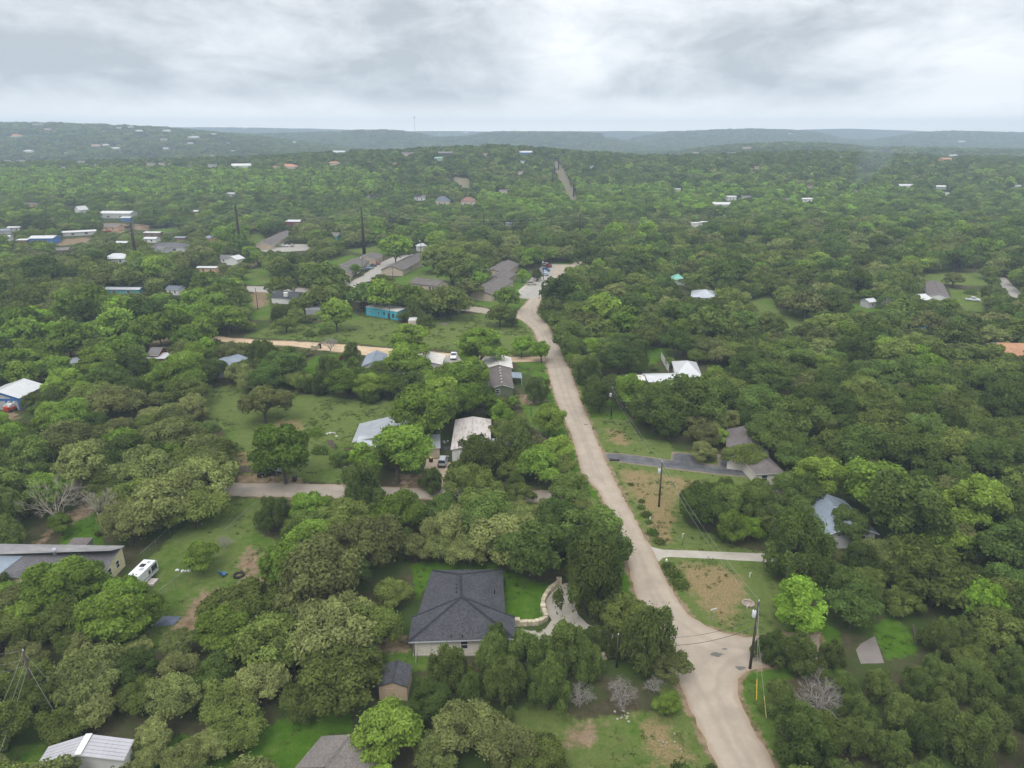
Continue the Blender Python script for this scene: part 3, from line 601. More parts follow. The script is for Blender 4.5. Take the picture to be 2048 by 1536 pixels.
# --- the big house with the dark hipped roof
def main_house():
    z = 2.75
    FL = Vector((*P(816.5,1284,z),z)); FR = Vector((*P(1030,1277,z),z)); BL = Vector((*P(824,1235,z),z)); BR = Vector((*P(1030,1235,z),z))
    MR0 = Vector((*P(1011.5,1235,z),z)); MR1 = Vector((*P(1005,1138.5,z),z)); ML0 = Vector((*P(833,1235,z),z)); ML1 = Vector((*P(853,1150,z),z)); MB1 = Vector((*P(863.5,1140,z),z)); ML1b = Vector((*P(858,1150,z),z))
    hr = 2.9; zr = z + hr
    R0 = Vector((*P(923,1193.5,zr),zr)); R1 = Vector((*P(921,1148.5,zr),zr))
    # the wing corners lie where the front hips cross the main slopes
    def cross(c, e0, e1):
        n = (e1 - e0).cross(R0 - e0); d = R0 - c; t = (e0 - c).dot(n) / d.dot(n); return c + d * t
    QL = cross(FL, ML0, MB1); QR = cross(FR, MR0, MR1)
    e = empty('hipped_house', (0,0,0), 0, 'large cream brick house under a charcoal shingle hipped roof', 'house')
    b = MB(); top = []
    def f(*p):
        n = (Vector(p[1]) - Vector(p[0])).cross(Vector(p[2]) - Vector(p[0]))
        p = p if n.z > 0 else p[::-1]; b.face(p, 0)
    f(FL, FR, QR, R0, QL); f(ML0, QL, R0, R1, MB1); f(MR0, MR1, R1, R0, QR); f(MB1, R1, MR1); f(FL, QL, BL); f(BL, QL, ML0); f(FR, BR, QR); f(BR, MR0, QR)
    out = [FL, FR, BR, MR0, MR1, MB1, ML0, BL]
    dn = Vector((0,0,-.22))
    for i in range(len(out)):
        p, q = out[i], out[(i+1) % len(out)]; b.face([p + dn, q + dn, q, p], 1)
    b.face([p + dn for p in out[::-1]], 1)
    b.build('roof', [M_SH['charcoal'], mat('gutter_white', (.55,.56,.58), .5, .05, 1)], e)
    rd = MB()
    def cap(p, q, w=.2):
        p = Vector(p); q = Vector(q); d = (q - p).normalized(); s = d.cross(Vector((0,0,1))).normalized() * w; u = Vector((0,0,.05))
        rd.face([p - s, q - s, q + u, p + u]); rd.face([p + u, q + u, q + s, p + s])
    for p, q in ((R0,R1),(FL,R0),(FR,R0),(R1,MB1),(R1,MR1),(BL,QL),(BR,QR)): cap(p + Vector((0,0,.02)), q + Vector((0,0,.02)))
    rd.build('ridge_cap', shingle('ridge_shingle', (.030,.032,.038), .3), e)
    # slit vents beside the ridge, pipes on the slopes
    vm = mat('vent_black', (.02,.02,.022), .5, .1, 2)
    for px, py in ((917,1153),(916.5,1161),(916,1169.5),(915.5,1177.5),(915,1185)):
        p = Vector(P(px, py, zr - .5)); v = MB(); v.box(p.x - .28, p.y - .14, zr - .75, p.x + .2, p.y + .16, zr - .28); v.build('roof_vent', vm, e)
    for px, py, zz in ((925,1143,z + .9),(944,1143,z + .9),(989,1182,z + 1.25),(905,1212,z + 1.7),(923,1203,z + 2.35),(903,1273,z + .25),(925,1273,z + .25),(960,1238,z + 1.0)):
        p = Vector(P(px, py, zz)); v = MB(); v.tube([(p.x,p.y,zz-.5),(p.x,p.y,zz+.32)], .07, 8); v.tube([(p.x,p.y,zz-.12),(p.x,p.y,zz-.02)], .16, 8); v.build('vent_pipe', vm, e)
    cen = sum(out, Vector()) / len(out)
    w = MB(); ins = []
    for p in out:
        q = p.copy(); d = (cen - p); q += Vector((math.copysign(.55, d.x), math.copysign(.55, d.y), 0)); ins.append(q)
    for i in range(len(ins)):
        p, q = ins[i], ins[(i+1) % len(ins)]; w.face([(p.x,p.y,0),(q.x,q.y,0),(q.x,q.y,z-.1),(p.x,p.y,z-.1)])
    w.build('wall', WALL['cream_brick'], e)
    sl = MB(); i0, i1 = ins[0], ins[1]; sl.box(i0.x - .1, i0.y - .12, 0, i1.x + .1, i0.y + .3, .16); sl.build('foundation', conc_m, e)
    ex = (i1 - i0).normalized()
    for t, ww, hh, zz in ((.52,.9,1.3,.95),(.78,1.2,1.3,.95)):
        p = i0.lerp(i1, t); add_window(e, (p.x, p.y, zz), ex, ww, hh)
    ex2 = (ins[2] - ins[1]).normalized(); p = ins[1].lerp(ins[2], .5); add_window(e, (p.x, p.y, .9), ex2, 1.4, 1.3)
    p = ins[3].lerp(ins[4], .3); ex3 = (ins[4] - ins[3]).normalized(); add_window(e, (p.x, p.y, .9), ex3, 1.4, 1.4); p = ins[3].lerp(ins[4], .65); add_window(e, (p.x, p.y, .9), ex3, 1.4, 1.4)
    j = MB(); p = i0.lerp(i1, .18); j.box(p.x - .02, p.y - .03, .16, p.x + .02, p.y + .01, z - .12); j.build('expansion_joint', mat('joint_grey', (.3,.27,.24), .8, .1, 1), e)
    dsp = MB(); dsp.tube([(i0.x + .12, i0.y - .08, 0), (i0.x + .12, i0.y - .08, z - .3), (i0.x + .1, i0.y - .4, z - .1)], .06, 6); dsp.build('downspout', trim_d, e)
    see_building([(816,1284),(824,1235),(833,1233),(862,1139),(1005,1137),(1013,1233),(1030,1233),(1031,1262),(985,1266),(945,1282),(940,1308),(826,1310)], proj(*cen)[2] + 4)
    for x in np.linspace(BL.x + 1, BR.x - 1, 5):
        for y in np.linspace(FL.y + 1, MR1.y - 1, 5): FOOT.append((float(x), float(y), 2.6))
    HOUSES['dark hipped roof house'] = (cen.x, cen.y)
main_house()
# --- sheds and houses of the foreground and the middle distance
house('garden_shed', 'small tan garden shed with a charcoal gable roof behind the hipped house', (754,1373), (766,1329), -3.9, 2.3, .75, 'gable', 'tan', 'charcoal', .15, vis=[(753,1373),(765,1328),(789,1325),(813,1329),(808,1350),(785,1372),(785,1398),(754,1402)], cat='shed', doors=[('R', .35, 1.2, 1.9, WALL['tan'])], edge=M_SH['charcoal'])
house('shingle_house', 'house with a mottled taupe shingle gable roof cut by the bottom edge', (589,1536), (643,1472), -8.4, 3.0, 1.9, 'gable', 'white', 'taupe', .45, vis=[(575,1552),(643,1470),(707,1471),(771,1515),(766,1552)], edge=M_SH['taupe'])
e, L, W = house('panel_roof_house', 'house with a pale ribbed metal roof and white ridge strip, beside a scrubby oak', (70,1536), (97,1493), -9.2, 3.2, 1.3, 'gable', 'white', 'purple', .3, vis=[(60,1552),(97,1492),(168,1484),(243,1485),(242,1552)], ribs=.45, wins=[('A', .3, 1.0, .9, 1.3), ('A', .75, .9, .9, 1.4)])
rs = MB(); rs.box(0, W/2 - .35, 4.5, L, W/2 + .35, 4.58); rs.build('ridge_strip', trim_w, e)
e, L, W = house('gambrel_house', 'long cream house under a steep worn grey shingle roof with white camper beside', (-120,1152), (203,1157), 7.2, 2.2, 1.6, 'gambrel', 'cream', 'old', .3, vis=[(0,1165),(10,1102),(60,1096),(236,1110),(238,1125),(170,1135),(80,1125),(40,1130)], wins=[('R', .35, 1.0, .8, 1.2), ('R', .7, 1.0, .8, 1.2)], edge=WALL['grey'])
top = MB(); top.mesh([(0, W*.5, 2.2 + 1.6*.875),(L, W*.5, 2.4+3*.865),(L, W*.86, 3.83),(0, W*.86, 3.83),(L, W, 3.70),(0, W, 3.70)], [(0,1,2,3),(3,2,4,5)]); top.build('top_roof', mat('worn_roll_roof', (.235,.225,.22), .8, .16, .6, stain=((.16,.15,.15), .7, .7, (.3,2,1))), e)
for i in range(1): 
    v = MB(); v.tube([(L*.62, W*.6, 3.7),(L*.62, W*.6, 4.5)], .28, 10); v.tube([(L*.62, W*.6, 4.45),(L*.62, W*.6, 4.7)], [.42,.30], 10); v.build('roof_turbine', M_ME['silver'], e)
sp_ = MB(); sp_.mesh([(L*.0-1, -.05, 2.26),(L*.35, -.05, 2.26),(L*.43, W*.52, 3.66),(L*.0-1, W*.52, 3.66)], [(0,1,2,3)]); sp_.build('metal_patch', M_ME['blue'], e)
house('lean_to', 'weathered grey lean-to roof standing behind the gambrel house', (124,1099), (165,1099), 3.4, 2.3, .25, 'shed', 'grey', 'plum', .15, cat='shed', edge=trim_d)
house('metal_gable_house', 'yellow house with a ribbed light metal roof beyond the lane', (704,884), (719,847), -15, 2.9, 1.7, 'gable', 'yellow', 'silver', .45, vis=[(703,886),(718,846),(803,850),(790,858),(752,876),(746,898),(714,904)], ribs=.5, wins=[('A', .5, .9, 1.2, 1.3)])
e, L, W = house('yellow_porch', 'yellow porch gable joined to the ribbed metal roof house', (711,893), (760,894), 7, 2.6, 1.2, 'gable', 'yellow', 'silver', .5, vis=0, cat='porch', wins=[('A', .3, .9, 2.2, 1.2), ('A', .75, .9, 2.0, 1.2)], ribs=.5)
house('carport_shed', 'beige shed with a single-pitch metal roof beside the parked silver van', (845,897), (881,895.5), 6.4, 2.7, .55, 'shed', 'beige', 'silver', .25, vis=[(845,898),(847,874),(885,872),(882,898),(879,915),(856,915)], ribs=.5, cat='shed', wins=[('A', .2, 1.1, 1.0, .9)], doors=[('A', .6, 1.0, 2.0, WALL['beige'])])
e, L, W = house('mobile_home', 'long white mobile home with a rust-streaked ribbed roof', (901,899), (910.5,839), -8.8, 3.0, .8, 'gable', 'white', 'rusty', .3, vis=[(900,900),(910,838),(939,834),(971,838),(969,872),(955,884),(935,888),(925,896)], ribs=.45)
b = MB(); b.box(L*.55, W + .05, 2.0, L*.75, W + 1.9, 2.12); b.build('awning', M_ME['silver'], e)
e, L, W = house('green_house', 'narrow green house with a long brown gable roof by the gravel road', (1028,776), (1021,737), 6.6, 2.7, 1.0, 'gable', 'green', 'brown', .3, vis=[(990,733),(1006,729),(1023,736),(1029,775),(1028,795),(994,795),(993,770)], wins=[('L', .3, 1.0, 1.1, 1.2)], edge=trim_w)
for k in range(6):
    b = MB(); b.box(L*(.12+.15*k), W*.47, 3.55, L*(.12+.15*k)+.35, W*.53, 3.85); b.build('skylight', trim_w, e)
porch(e, L*.55, L*.85, -3.0, -.05, 2.5, M_ME['blue'])
porch(e, L*.12, L*.4, W + 3.0, W + .05, 2.4, M_ME['blue'], name='side_awning')
house('tan_roof_house', 'low building with a flat tan gable roof joined behind the green house', (1026,736), (1022,714.5), 8.6, 2.8, 1.2, 'gable', 'tan', 'offwhite', .3, vis=[(983,733),(1002,714),(1021,716),(1025,735),(1006,729)])
house('arched_metal_house', 'small house with a rounded blue-grey metal roof beside the tan road', (722,733), (733,709), -6.8, 2.7, 1.4, 'gable', 'lightgrey', 'blue', .3, vis=[(722,732),(731,709),(760,710),(748,732)], wins=[('A', .5, 1.0, 1.0, 1.0)])
house('flat_porch', 'flat metal porch roof on posts beside the rounded metal house', (752,726), (772,726), 5, 2.5, .2, 'shed', 'brownwall', 'silver', .3, cat='porch', vis=[(752,725),(754,717),(772,718),(771,730),(756,732)])
house('garage', 'small garage with a grey gable roof beside the white pickup', (884,729), (891,710), 9.6, 2.6, 1.1, 'gable', 'lightgrey', 'offwhite', .3, cat='garage', vis=[(866,712),(867,705),(892,709),(885,729),(872,722)], wins=[('L', .4, .8, 1.2, 1.3)])
e, L, W = house('turquoise_mobile_home', 'long turquoise mobile home with a patchy white roof at the field edge', (731,613), (795,623), 6.5, 3.6, .35, 'shed', 'turq', 'offwhite', .06, cat='mobile home', vis=[(730,630),(730,610),(758,608),(778,612),(794,620),(792,639),(770,637)], wins=[('A', .11, 1.3, .8, .8), ('A', .4, 1.3, .8, .9), ('A', .58, 1.4, .7, 1.0, trim_d), ('A', .86, .8, .8, 1.5, trim_d), ('L', .5, 1.3, .9, .9)], doors=[('A', .72, 1.0, 2.3, trim_d)])
for k, (x0, x1, z0) in enumerate(((.02,.26,3.98),(.30,.58,3.9))):
    b = MB(); b.mesh([(L*x0,.1,z0-.3),(L*x1,.1,z0-.3),(L*x1,W-.2,z0),(L*x0,W-.2,z0)], [(0,1,2,3)]); b.build('roof_panel', M_ME['white'], e)
house('storage_box', 'small cream storage box at the edge of the mown field', (816,641), (832,641), 5.0, 2.7, .15, 'shed', 'limestone', 'pale', .03, cat='shed', vis=[(815,656),(816,640),(833,637),(833,655)])
# apartment blocks
W0 = WALL['darkgrey']
house('apartment_block', 'long tan apartment block with a taupe gable roof beside the west lot', (806,541), (857,514), 12.5, 3.0, 2.2, 'gable', 'stone', 'brown', .4, vis=[(766,553),(769,540),(784,534),(834,510),(858,516),(806,541),(804,553)], cat='apartments', wins=[('A', .3, 1, 1.2, 1.2), ('A', .6, 1, 1.2, 1.2)], edge=M_SH['brown'])
house('apartment_block', 'low tan apartment block with dark boards facing the mown field', (818,566), (874,573), 10, 2.9, 2.0, 'gable', 'stone', 'brown', .4, vis=[(817,572),(818,563),(829,553),(882,559),(873,572),(870,579),(830,577)], cat='apartments', wins=[('A', .25, .9, 1.2, 1.2), ('A', .42, .9, 1.0, 1.4), ('A', .74, .9, 1.2, 1.3), ('A', .86, .9, 1.2, 1.3)], edge=M_SH['brown'])
# staggered row beside the west lot
def stagger(pts, W, labels, gr=None):
    for (A, B, v), lb in zip(pts, labels):
        house('apartment_block', lb, A, B, W, 3.0, 1.9, 'gable', 'stone', 'brown', .4, cat='apartments', vis=v, wins=[('A', .2, 1, 1.0, 1.2, trim_w), ('A', .5, 1, 1.0, 1.2, trim_w), ('A', .8, 1, 1.0, 1.2, trim_w)], doors=[('A', .65, 1.0, 2.1, W0)])
stagger([((685,565), (703,551), [(668,548),(690,530),(704,545),(704,556),(686,570)]), ((702,546), (717,531), [(652,542),(668,535),(700,526),(716,530),(703,548),(690,552),(668,545)]), ((714,538), (739,521), [(680,526),(730,510),(741,520),(740,528),(714,539)]), ((752,519), (766,510), [(728,510),(748,504),(766,508),(752,521),(740,522)])], 12,
 ['stone apartment block at the lot entrance, lowest of its staggered row', 'stone apartment block with a twin gable, second of the staggered row', 'stone apartment block facing the parked blue pickup', 'stone apartment block at the far end of its staggered row'])
house('apartment_block', 'stone apartment block with its blank gable toward the field, east lot', (984,590), (1028,563), 12.5, 3.0, 2.2, 'gable', 'stone', 'brown', .4, cat='apartments', vis=[(945,590),(945,578),(960,571),(985,560),(1010,552),(1028,565),(1020,575),(985,588),(980,595)], wins=[('A', .45, 1, 1.2, 1.2), ('A', .8, 1, 1.2, 1.2)], edge=M_SH['brown'])
house('apartment_block', 'middle stone apartment block stepped behind the east lot sidewalk', (1012,562), (1033,548), 11, 3.2, 2.1, 'gable', 'stone', 'brown', .4, cat='apartments', vis=[(985,557),(1000,549),(1030,545),(1033,556),(1010,554)], edge=W0)
house('apartment_block', 'stone apartment block at the far end of the east lot', (1010,548), (1040,528), 13, 3.0, 2.1, 'gable', 'stone', 'brown', .4, cat='apartments', vis=[(983,545),(984,540),(1010,528),(1034,523),(1036,540),(1010,546)], edge=M_SH['brown'])
house('apartment_block', 'far long apartment block behind a row of parked cars', (543,490), (590,466), 12, 3.0, 2.0, 'gable', 'stone', 'brown', .4, cat='apartments', vis=[(508,490),(510,479),(525,474),(585,460),(595,464),(545,488),(535,494)], wins=[('A', .15, 1, 1, 1.2), ('A', .35, 1, 1, 1.2), ('A', .55, 1, 1, 1.2), ('A', .75, 1, 1, 1.2)])
# right side of the road
e, L, W = house('white_roof_house', 'house with a bright white hipped metal roof among the trees', (1352,752), (1405,754), 14.5, 2.8, 2.6, 'hip', 'white', 'white', .5, vis=[(1330,738),(1366,724),(1408,753),(1385,760),(1345,748)], ribs=.6)
house('white_wing', 'long low white metal wing joined to the bright white roof house', (1296,764), (1385,762), 7.5, 2.7, .9, 'gable', 'white', 'white', .3, cat='house wing', vis=[(1293,766),(1296,745),(1380,744),(1385,752),(1345,755),(1310,766)], ribs=.6)
house('tan_roof_cabin', 'tan-roofed end of the long white metal wing', (1258,765), (1293,765), 7.0, 2.6, .7, 'gable', 'limestone', 'offwhite', .3, cat='house wing', vis=[(1256,765),(1260,744),(1293,745),(1292,766)])
e, L, W = house('ranch_house', 'ranch house with a mauve-grey shingle roof at the end of the dark driveway', (1452,915), (1453,858), -9.0, 2.8, 1.5, 'gable', 'cream_brick', 'plum', .4, vis=[(1442,905),(1450,850),(1478,838),(1490,858),(1482,880),(1462,898),(1465,925),(1450,922)], wins=[('L', .3, 1.0, .9, 1.2), ('C', .8, 1.0, .9, 1.2)])
house('ranch_wing', 'side wing of the mauve-roofed ranch house with cream brick below', (1512,949), (1572,946), 9.5, 2.7, 1.5, 'hip', 'cream_brick', 'plum', .4, cat='house wing', vis=[(1508,935),(1530,905),(1572,940),(1560,950),(1535,952),(1532,963),(1511,950)], wins=[('A', .3, 1, 1.2, 1.2)])
house('bluegrey_house', 'pale house with a blue-grey metal roof, white window facing the driveway', (1652,1072), (1590,1003), -9.6, 2.9, 1.9, 'gable', 'lightgrey', 'blue', .5, vis=[(1590,1015),(1600,994),(1618,998),(1645,1030),(1712,1088),(1694,1098),(1692,1110),(1662,1106),(1654,1080),(1625,1062),(1640,1050)], ribs=.6, wins=[('L', .72, .9, .9, 1.5), ('R', .75, .9, .9, 1.5)])
house('orange_house', 'house with an orange tile roof at the edge of the woods', (2012,712), (2075,714), 14, 3, 2.5, 'gable', 'lightgrey', 'orange', .5, vis=[(2004,704),(2027,693),(2048,702),(2048,718),(2020,710)])
house('grey_roof_house', 'house with a pale grey hipped roof deep in the woods', (1381,594), (1436,597), 15, 3.0, 2.2, 'hip', 'lightgrey', 'silver', .5, vis=[(1378,590),(1402,580),(1435,592),(1433,598),(1390,596)])
house('green_cabin', 'little cabin with a sea-green metal roof in the woods', (1346,559), (1372,559), 9, 2.8, 2, 'hip', 'palegreen', 'green', .4, vis=[(1344,566),(1345,556),(1357,549),(1371,556),(1372,563)], cat='cabin')
house('tin_shed', 'tiny pale shed with a tin gable roof in a clearing', (1739,605), (1756,603), 5, 2.6, 1.1, 'gable', 'lightgrey', 'white', .3, cat='shed', vis=[(1735,612),(1738,602),(1756,597),(1759,604),(1758,613)], wins=[('A', .5, 1, .8, .8)])
house('plum_roof_house', 'house with a long plum roof and a white patio cover by the lawn', (1858,592), (1848,565), -8, 3, 1.6, 'gable', 'white', 'plum', .4, vis=[(1845,575),(1850,562),(1882,580),(1880,590),(1862,588)])
house('white_canopy', 'white metal canopy beside the plum roof house', (1835,601), (1868,599), 10, 2.8, 1.5, 'gable', 'white', 'white', .3, cat='canopy', vis=[(1836,600),(1856,585),(1872,596),(1866,602)])
house('blue_carport', 'open carport with a flat pale roof in the woods', (1836,645), (1868,645), 7, 3, .3, 'shed', 'teal', 'silver', .2, cat='carport', vis=[(1836,652),(1836,642),(1866,640),(1866,648)])
# left side
e, L, W = house('blue_trim_barn', 'pale barn with bright blue trim and a ribbed metal roof', (38,797), (92,770), 11.5, 3.4, 1.9, 'gable', 'lightgrey', 'white', .4, cat='barn', vis=[(0,815),(0,792),(25,783),(72,765),(92,772),(45,795),(36,812)], ribs=.8, edge=WALL['blue'], wins=[('L', .15, .1, .12, 3.2, WALL['blue']), ('L', .8, .1, .12, 3.2, WALL['blue'])])
b = MB(); y0_, y1_, xx = .35, W - .35, .33
for (ya, za, yb, zb) in ((0, 3.4, W/2, 5.3), (W/2, 5.3, W, 3.4), (y0_, 3.35, y1_, 3.35)): b.mesh([(xx-.08,ya,za-.75),(xx-.08,yb,zb-.75),(xx-.08,yb,zb-.2),(xx-.08,ya,za-.2),(xx,ya,za-.75),(xx,yb,zb-.75),(xx,yb,zb-.2),(xx,ya,za-.2)], [(0,1,2,3),(7,6,5,4),(0,4,5,1),(3,2,6,7)])
for y_ in (y0_, y1_ - .5, W*.32): b.box(xx-.09, y_, 0, xx-.01, y_ + .5, 3.0)
b.build('blue_trim', WALL['blue'], e)
house('red_cabin', 'dark red cabin with a grey roof and a white porch cover', (292,711), (316,711), 8, 3.0, 1.6, 'gable', 'red', 'grey', .4, cat='cabin', vis=[(288,714),(290,704),(310,697),(328,702),(330,715)], edge=trim_w)
house('white_porch_cover', 'white slanted porch cover before the dark red cabin', (289,717), (330,717), 5, 2.3, .5, 'shed', 'red', 'white', .3, cat='porch', vis=[(288,716),(296,708),(328,706),(330,716)])
house('greenish_shed', 'pale green shed with a flat tin roof beside a plank fence', (142,727), (166,722), 5, 2.8, .3, 'shed', 'palegreen', 'silver', .1, cat='shed', vis=[(124,722),(142,707),(165,704),(166,722),(150,727)])
house('tank_shed', 'small white shed half hidden by a dark leafy tree', (92,702), (106,700), 4, 2.8, .5, 'gable', 'white', 'white', .2, cat='shed', vis=[(91,700),(97,689),(106,692),(106,706)])
house('long_grey_house', 'long blue-grey house behind a line of dark junipers', (437,741), (497,716), 8, 2.8, 1.0, 'gable', 'grey', 'blue', .3, vis=[(440,735),(455,727),(470,728),(452,738)])
house('navy_roof_house', 'white house with a navy shingle roof by the upper street', (540,594), (592,597), 10, 2.8, 1.8, 'gable', 'white', 'charcoal', .4, vis=[(540,606),(540,590),(556,586),(594,587),(590,602)], edge=M_SH['slate'])
b = MB(); bx_, by_ = P(572, 590, 4.4); b.box(bx_-.8, by_-.8, 3.9, bx_+.8, by_+.8, 5.4); b.box(bx_-.9, by_-.9, 5.4, bx_+.9, by_+.9, 5.5)
tag(b.build('rooftop_cooler', trim_w), 'white cooler box standing on the navy shingle roof', 'air cooler')
house('grey_metal_shed', 'grey corrugated shed with its blank side toward the field', (610,618), (648,618), 9, 4.2, .4, 'shed', 'grey', 'silver', .1, cat='shed', vis=[(608,630),(610,613),(620,608),(646,610),(640,630)])
# the scattered roofs of the village, placed by ground point, width in photo pixels
def far_house(px, py, wpx, rm, wall, label, rot=0., hw=3.0, hr=None, roof='gable', dr=.6, cat='house', show=True):
    x, y, z = Gp(px, py); zc = proj(x, y, z)[2]; L = max(wpx * zc / F, 7.0); W = max(L * dr, 4.0)
    hr = hr if hr is not None else W * .18
    c, s = math.cos(R(rot)), math.sin(R(rot))
    a = (x - c * L/2, y - s * L/2); b_ = (x + c * L/2, y + s * L/2)
    house('house', label, a, b_, W, hw, hr, roof, wall, rm, .4, cat=cat, world=True, gz=z - .3, vis=None if show else 0, wins=[('A', .3, 1.1, L * .09, 1.3), ('A', .7, 1.1, L * .09, 1.3)] if wpx > 19 and py > 380 else ())
VILLAGE = [
 (231,529,50,'white','lightgrey','big bright metal roof near the first rust-brown steel pole',8,3.2,2.4,'hip',.7), (83,489,48,'white','blue','blue building under a white metal roof, with a tan yard',6,4.2,1.2,'gable',.7), (44,489,22,'pale','brownwall','low brown annex beside the blue building',4,3,.4,'shed',.7),
 (229,437,66,'pale','lightgrey','widest pale metal warehouse roof of the village',-4,4.5,1.5,'gable',.5), (251,443,22,'white','blue','small white roof with blue fascia before the wide warehouse',-4,3.2,.8,'gable',.6), (170,429,22,'white','white','white steep-gabled cottage beyond the village trees',70,4.2,3.5,'gable',.7),
 (219,462,38,'taupe','peach','beige house with a taupe roof and an excavated yard',-8,3.2,1.8,'gable',.6), (160,472,60,'pale','lightgrey','long pale roof climbing toward the beige house',28,3,.9,'gable',.25), (304,474,34,'pale','brownwall','pale flat-roofed house with a brown wall',-3,3.2,.5,'gable',.5), (298,487,30,'white','white','white roof with two dark vents near the grey complex',-2,3,.9,'gable',.7),
 (242,494,26,'white','darkgrey','white shallow roof hidden among village trees',-6,3,.8,'gable',.6), (335,505,72,'old','lightgrey','wide grey complex with a dark hipped roof',0,3.4,2.2,'hip',.45), (318,508,26,'grey','lightgrey','grey gable wing before the wide grey complex',-35,3,1.6,'gable',.8), (360,484,22,'blue','brownwall','little blue metal roof above the grey complex',-3,3,.6,'gable',.7), (415,487,20,'blue','peach','peach shed with a blue metal roof',-40,3.6,1.2,'gable',.9),
 (120,509,34,'taupe','brownwall','dull brown roof half buried in scrub',12,3,1.2,'gable',.5), (414,547,42,'white','peach','long white mobile home in the oak grove',-4,3,.5,'gable',.35), (484,531,18,'white','white','small white house at the foot of the second steel pole',70,3.6,1.8,'gable',1.2), (452,527,22,'grey','white','grey-roofed wing of the small white house',0,3,1.6,'gable',.7),
 (583,453,36,'white','red','red barn with a white metal roof',-3,4,1.2,'gable',.5), (665,480,24,'taupe','teal','taupe gable roof beyond the leafy tree by the lot',-20,3,2,'gable',.9), (243,592,78,'silver','teal','long low roof with a teal wall under the big oaks',-3,3,.7,'gable',.2), (345,592,22,'slate','white','small navy roof with a white porch in the oaks',-12,3,1.2,'gable',.8),
 (846,503,14,'white','white','round white roof among dark trees past the west lot',20,3.5,1.6,'hip',.8), (884,410,30,'slate','limestone','pale villa with a slate hipped roof',-2,4.2,4.2,'hip',.7), (936,411,31,'redbrown','limestone','pale villa with a red-brown hipped roof',-2,4.2,3.8,'hip',.7), (749,397,34,'grey','white','grey hipped roof house beyond the meadow trees',2,3.4,2.8,'hip',.6), (839,402,24,'grey','white','grey roof house two doors from the slate villa',0,3.4,2.2,'gable',.6),
 (785,449,14,'taupe','limestone','tiny tan cottage alone in the dark woods',0,3.2,1.6,'hip',.8), (28,463,26,'pale','lightgrey','pale low roof near the village edge',6,3,.8,'gable',.5), (88,455,22,'pale','lightgrey','pale roof half hidden beside the long climbing roof',5,3,.9,'gable',.6), (10,482,22,'white','white','white roof cut by the picture edge',0,3.2,.8,'gable',.6), (62,415,36,'plum','peach','brownish roof on the wooded rise past the village',-8,3,1.4,'gable',.5), (14,470,14,'blue','lightgrey','small blue-grey shed below the pale low roof',50,3.2,1.2,'gable',.9),
 (390,432,14,'pale','brownwall','pale-roofed hut above a grassy paddock',0,4,1,'gable',.8), (575,505,0,'x','x','',0,0,0,'',0)]
for v in VILLAGE:
    if v[2]: far_house(v[0], v[1], v[2], v[3], v[4], v[5], v[6], v[7], v[8], v[9], v[10])
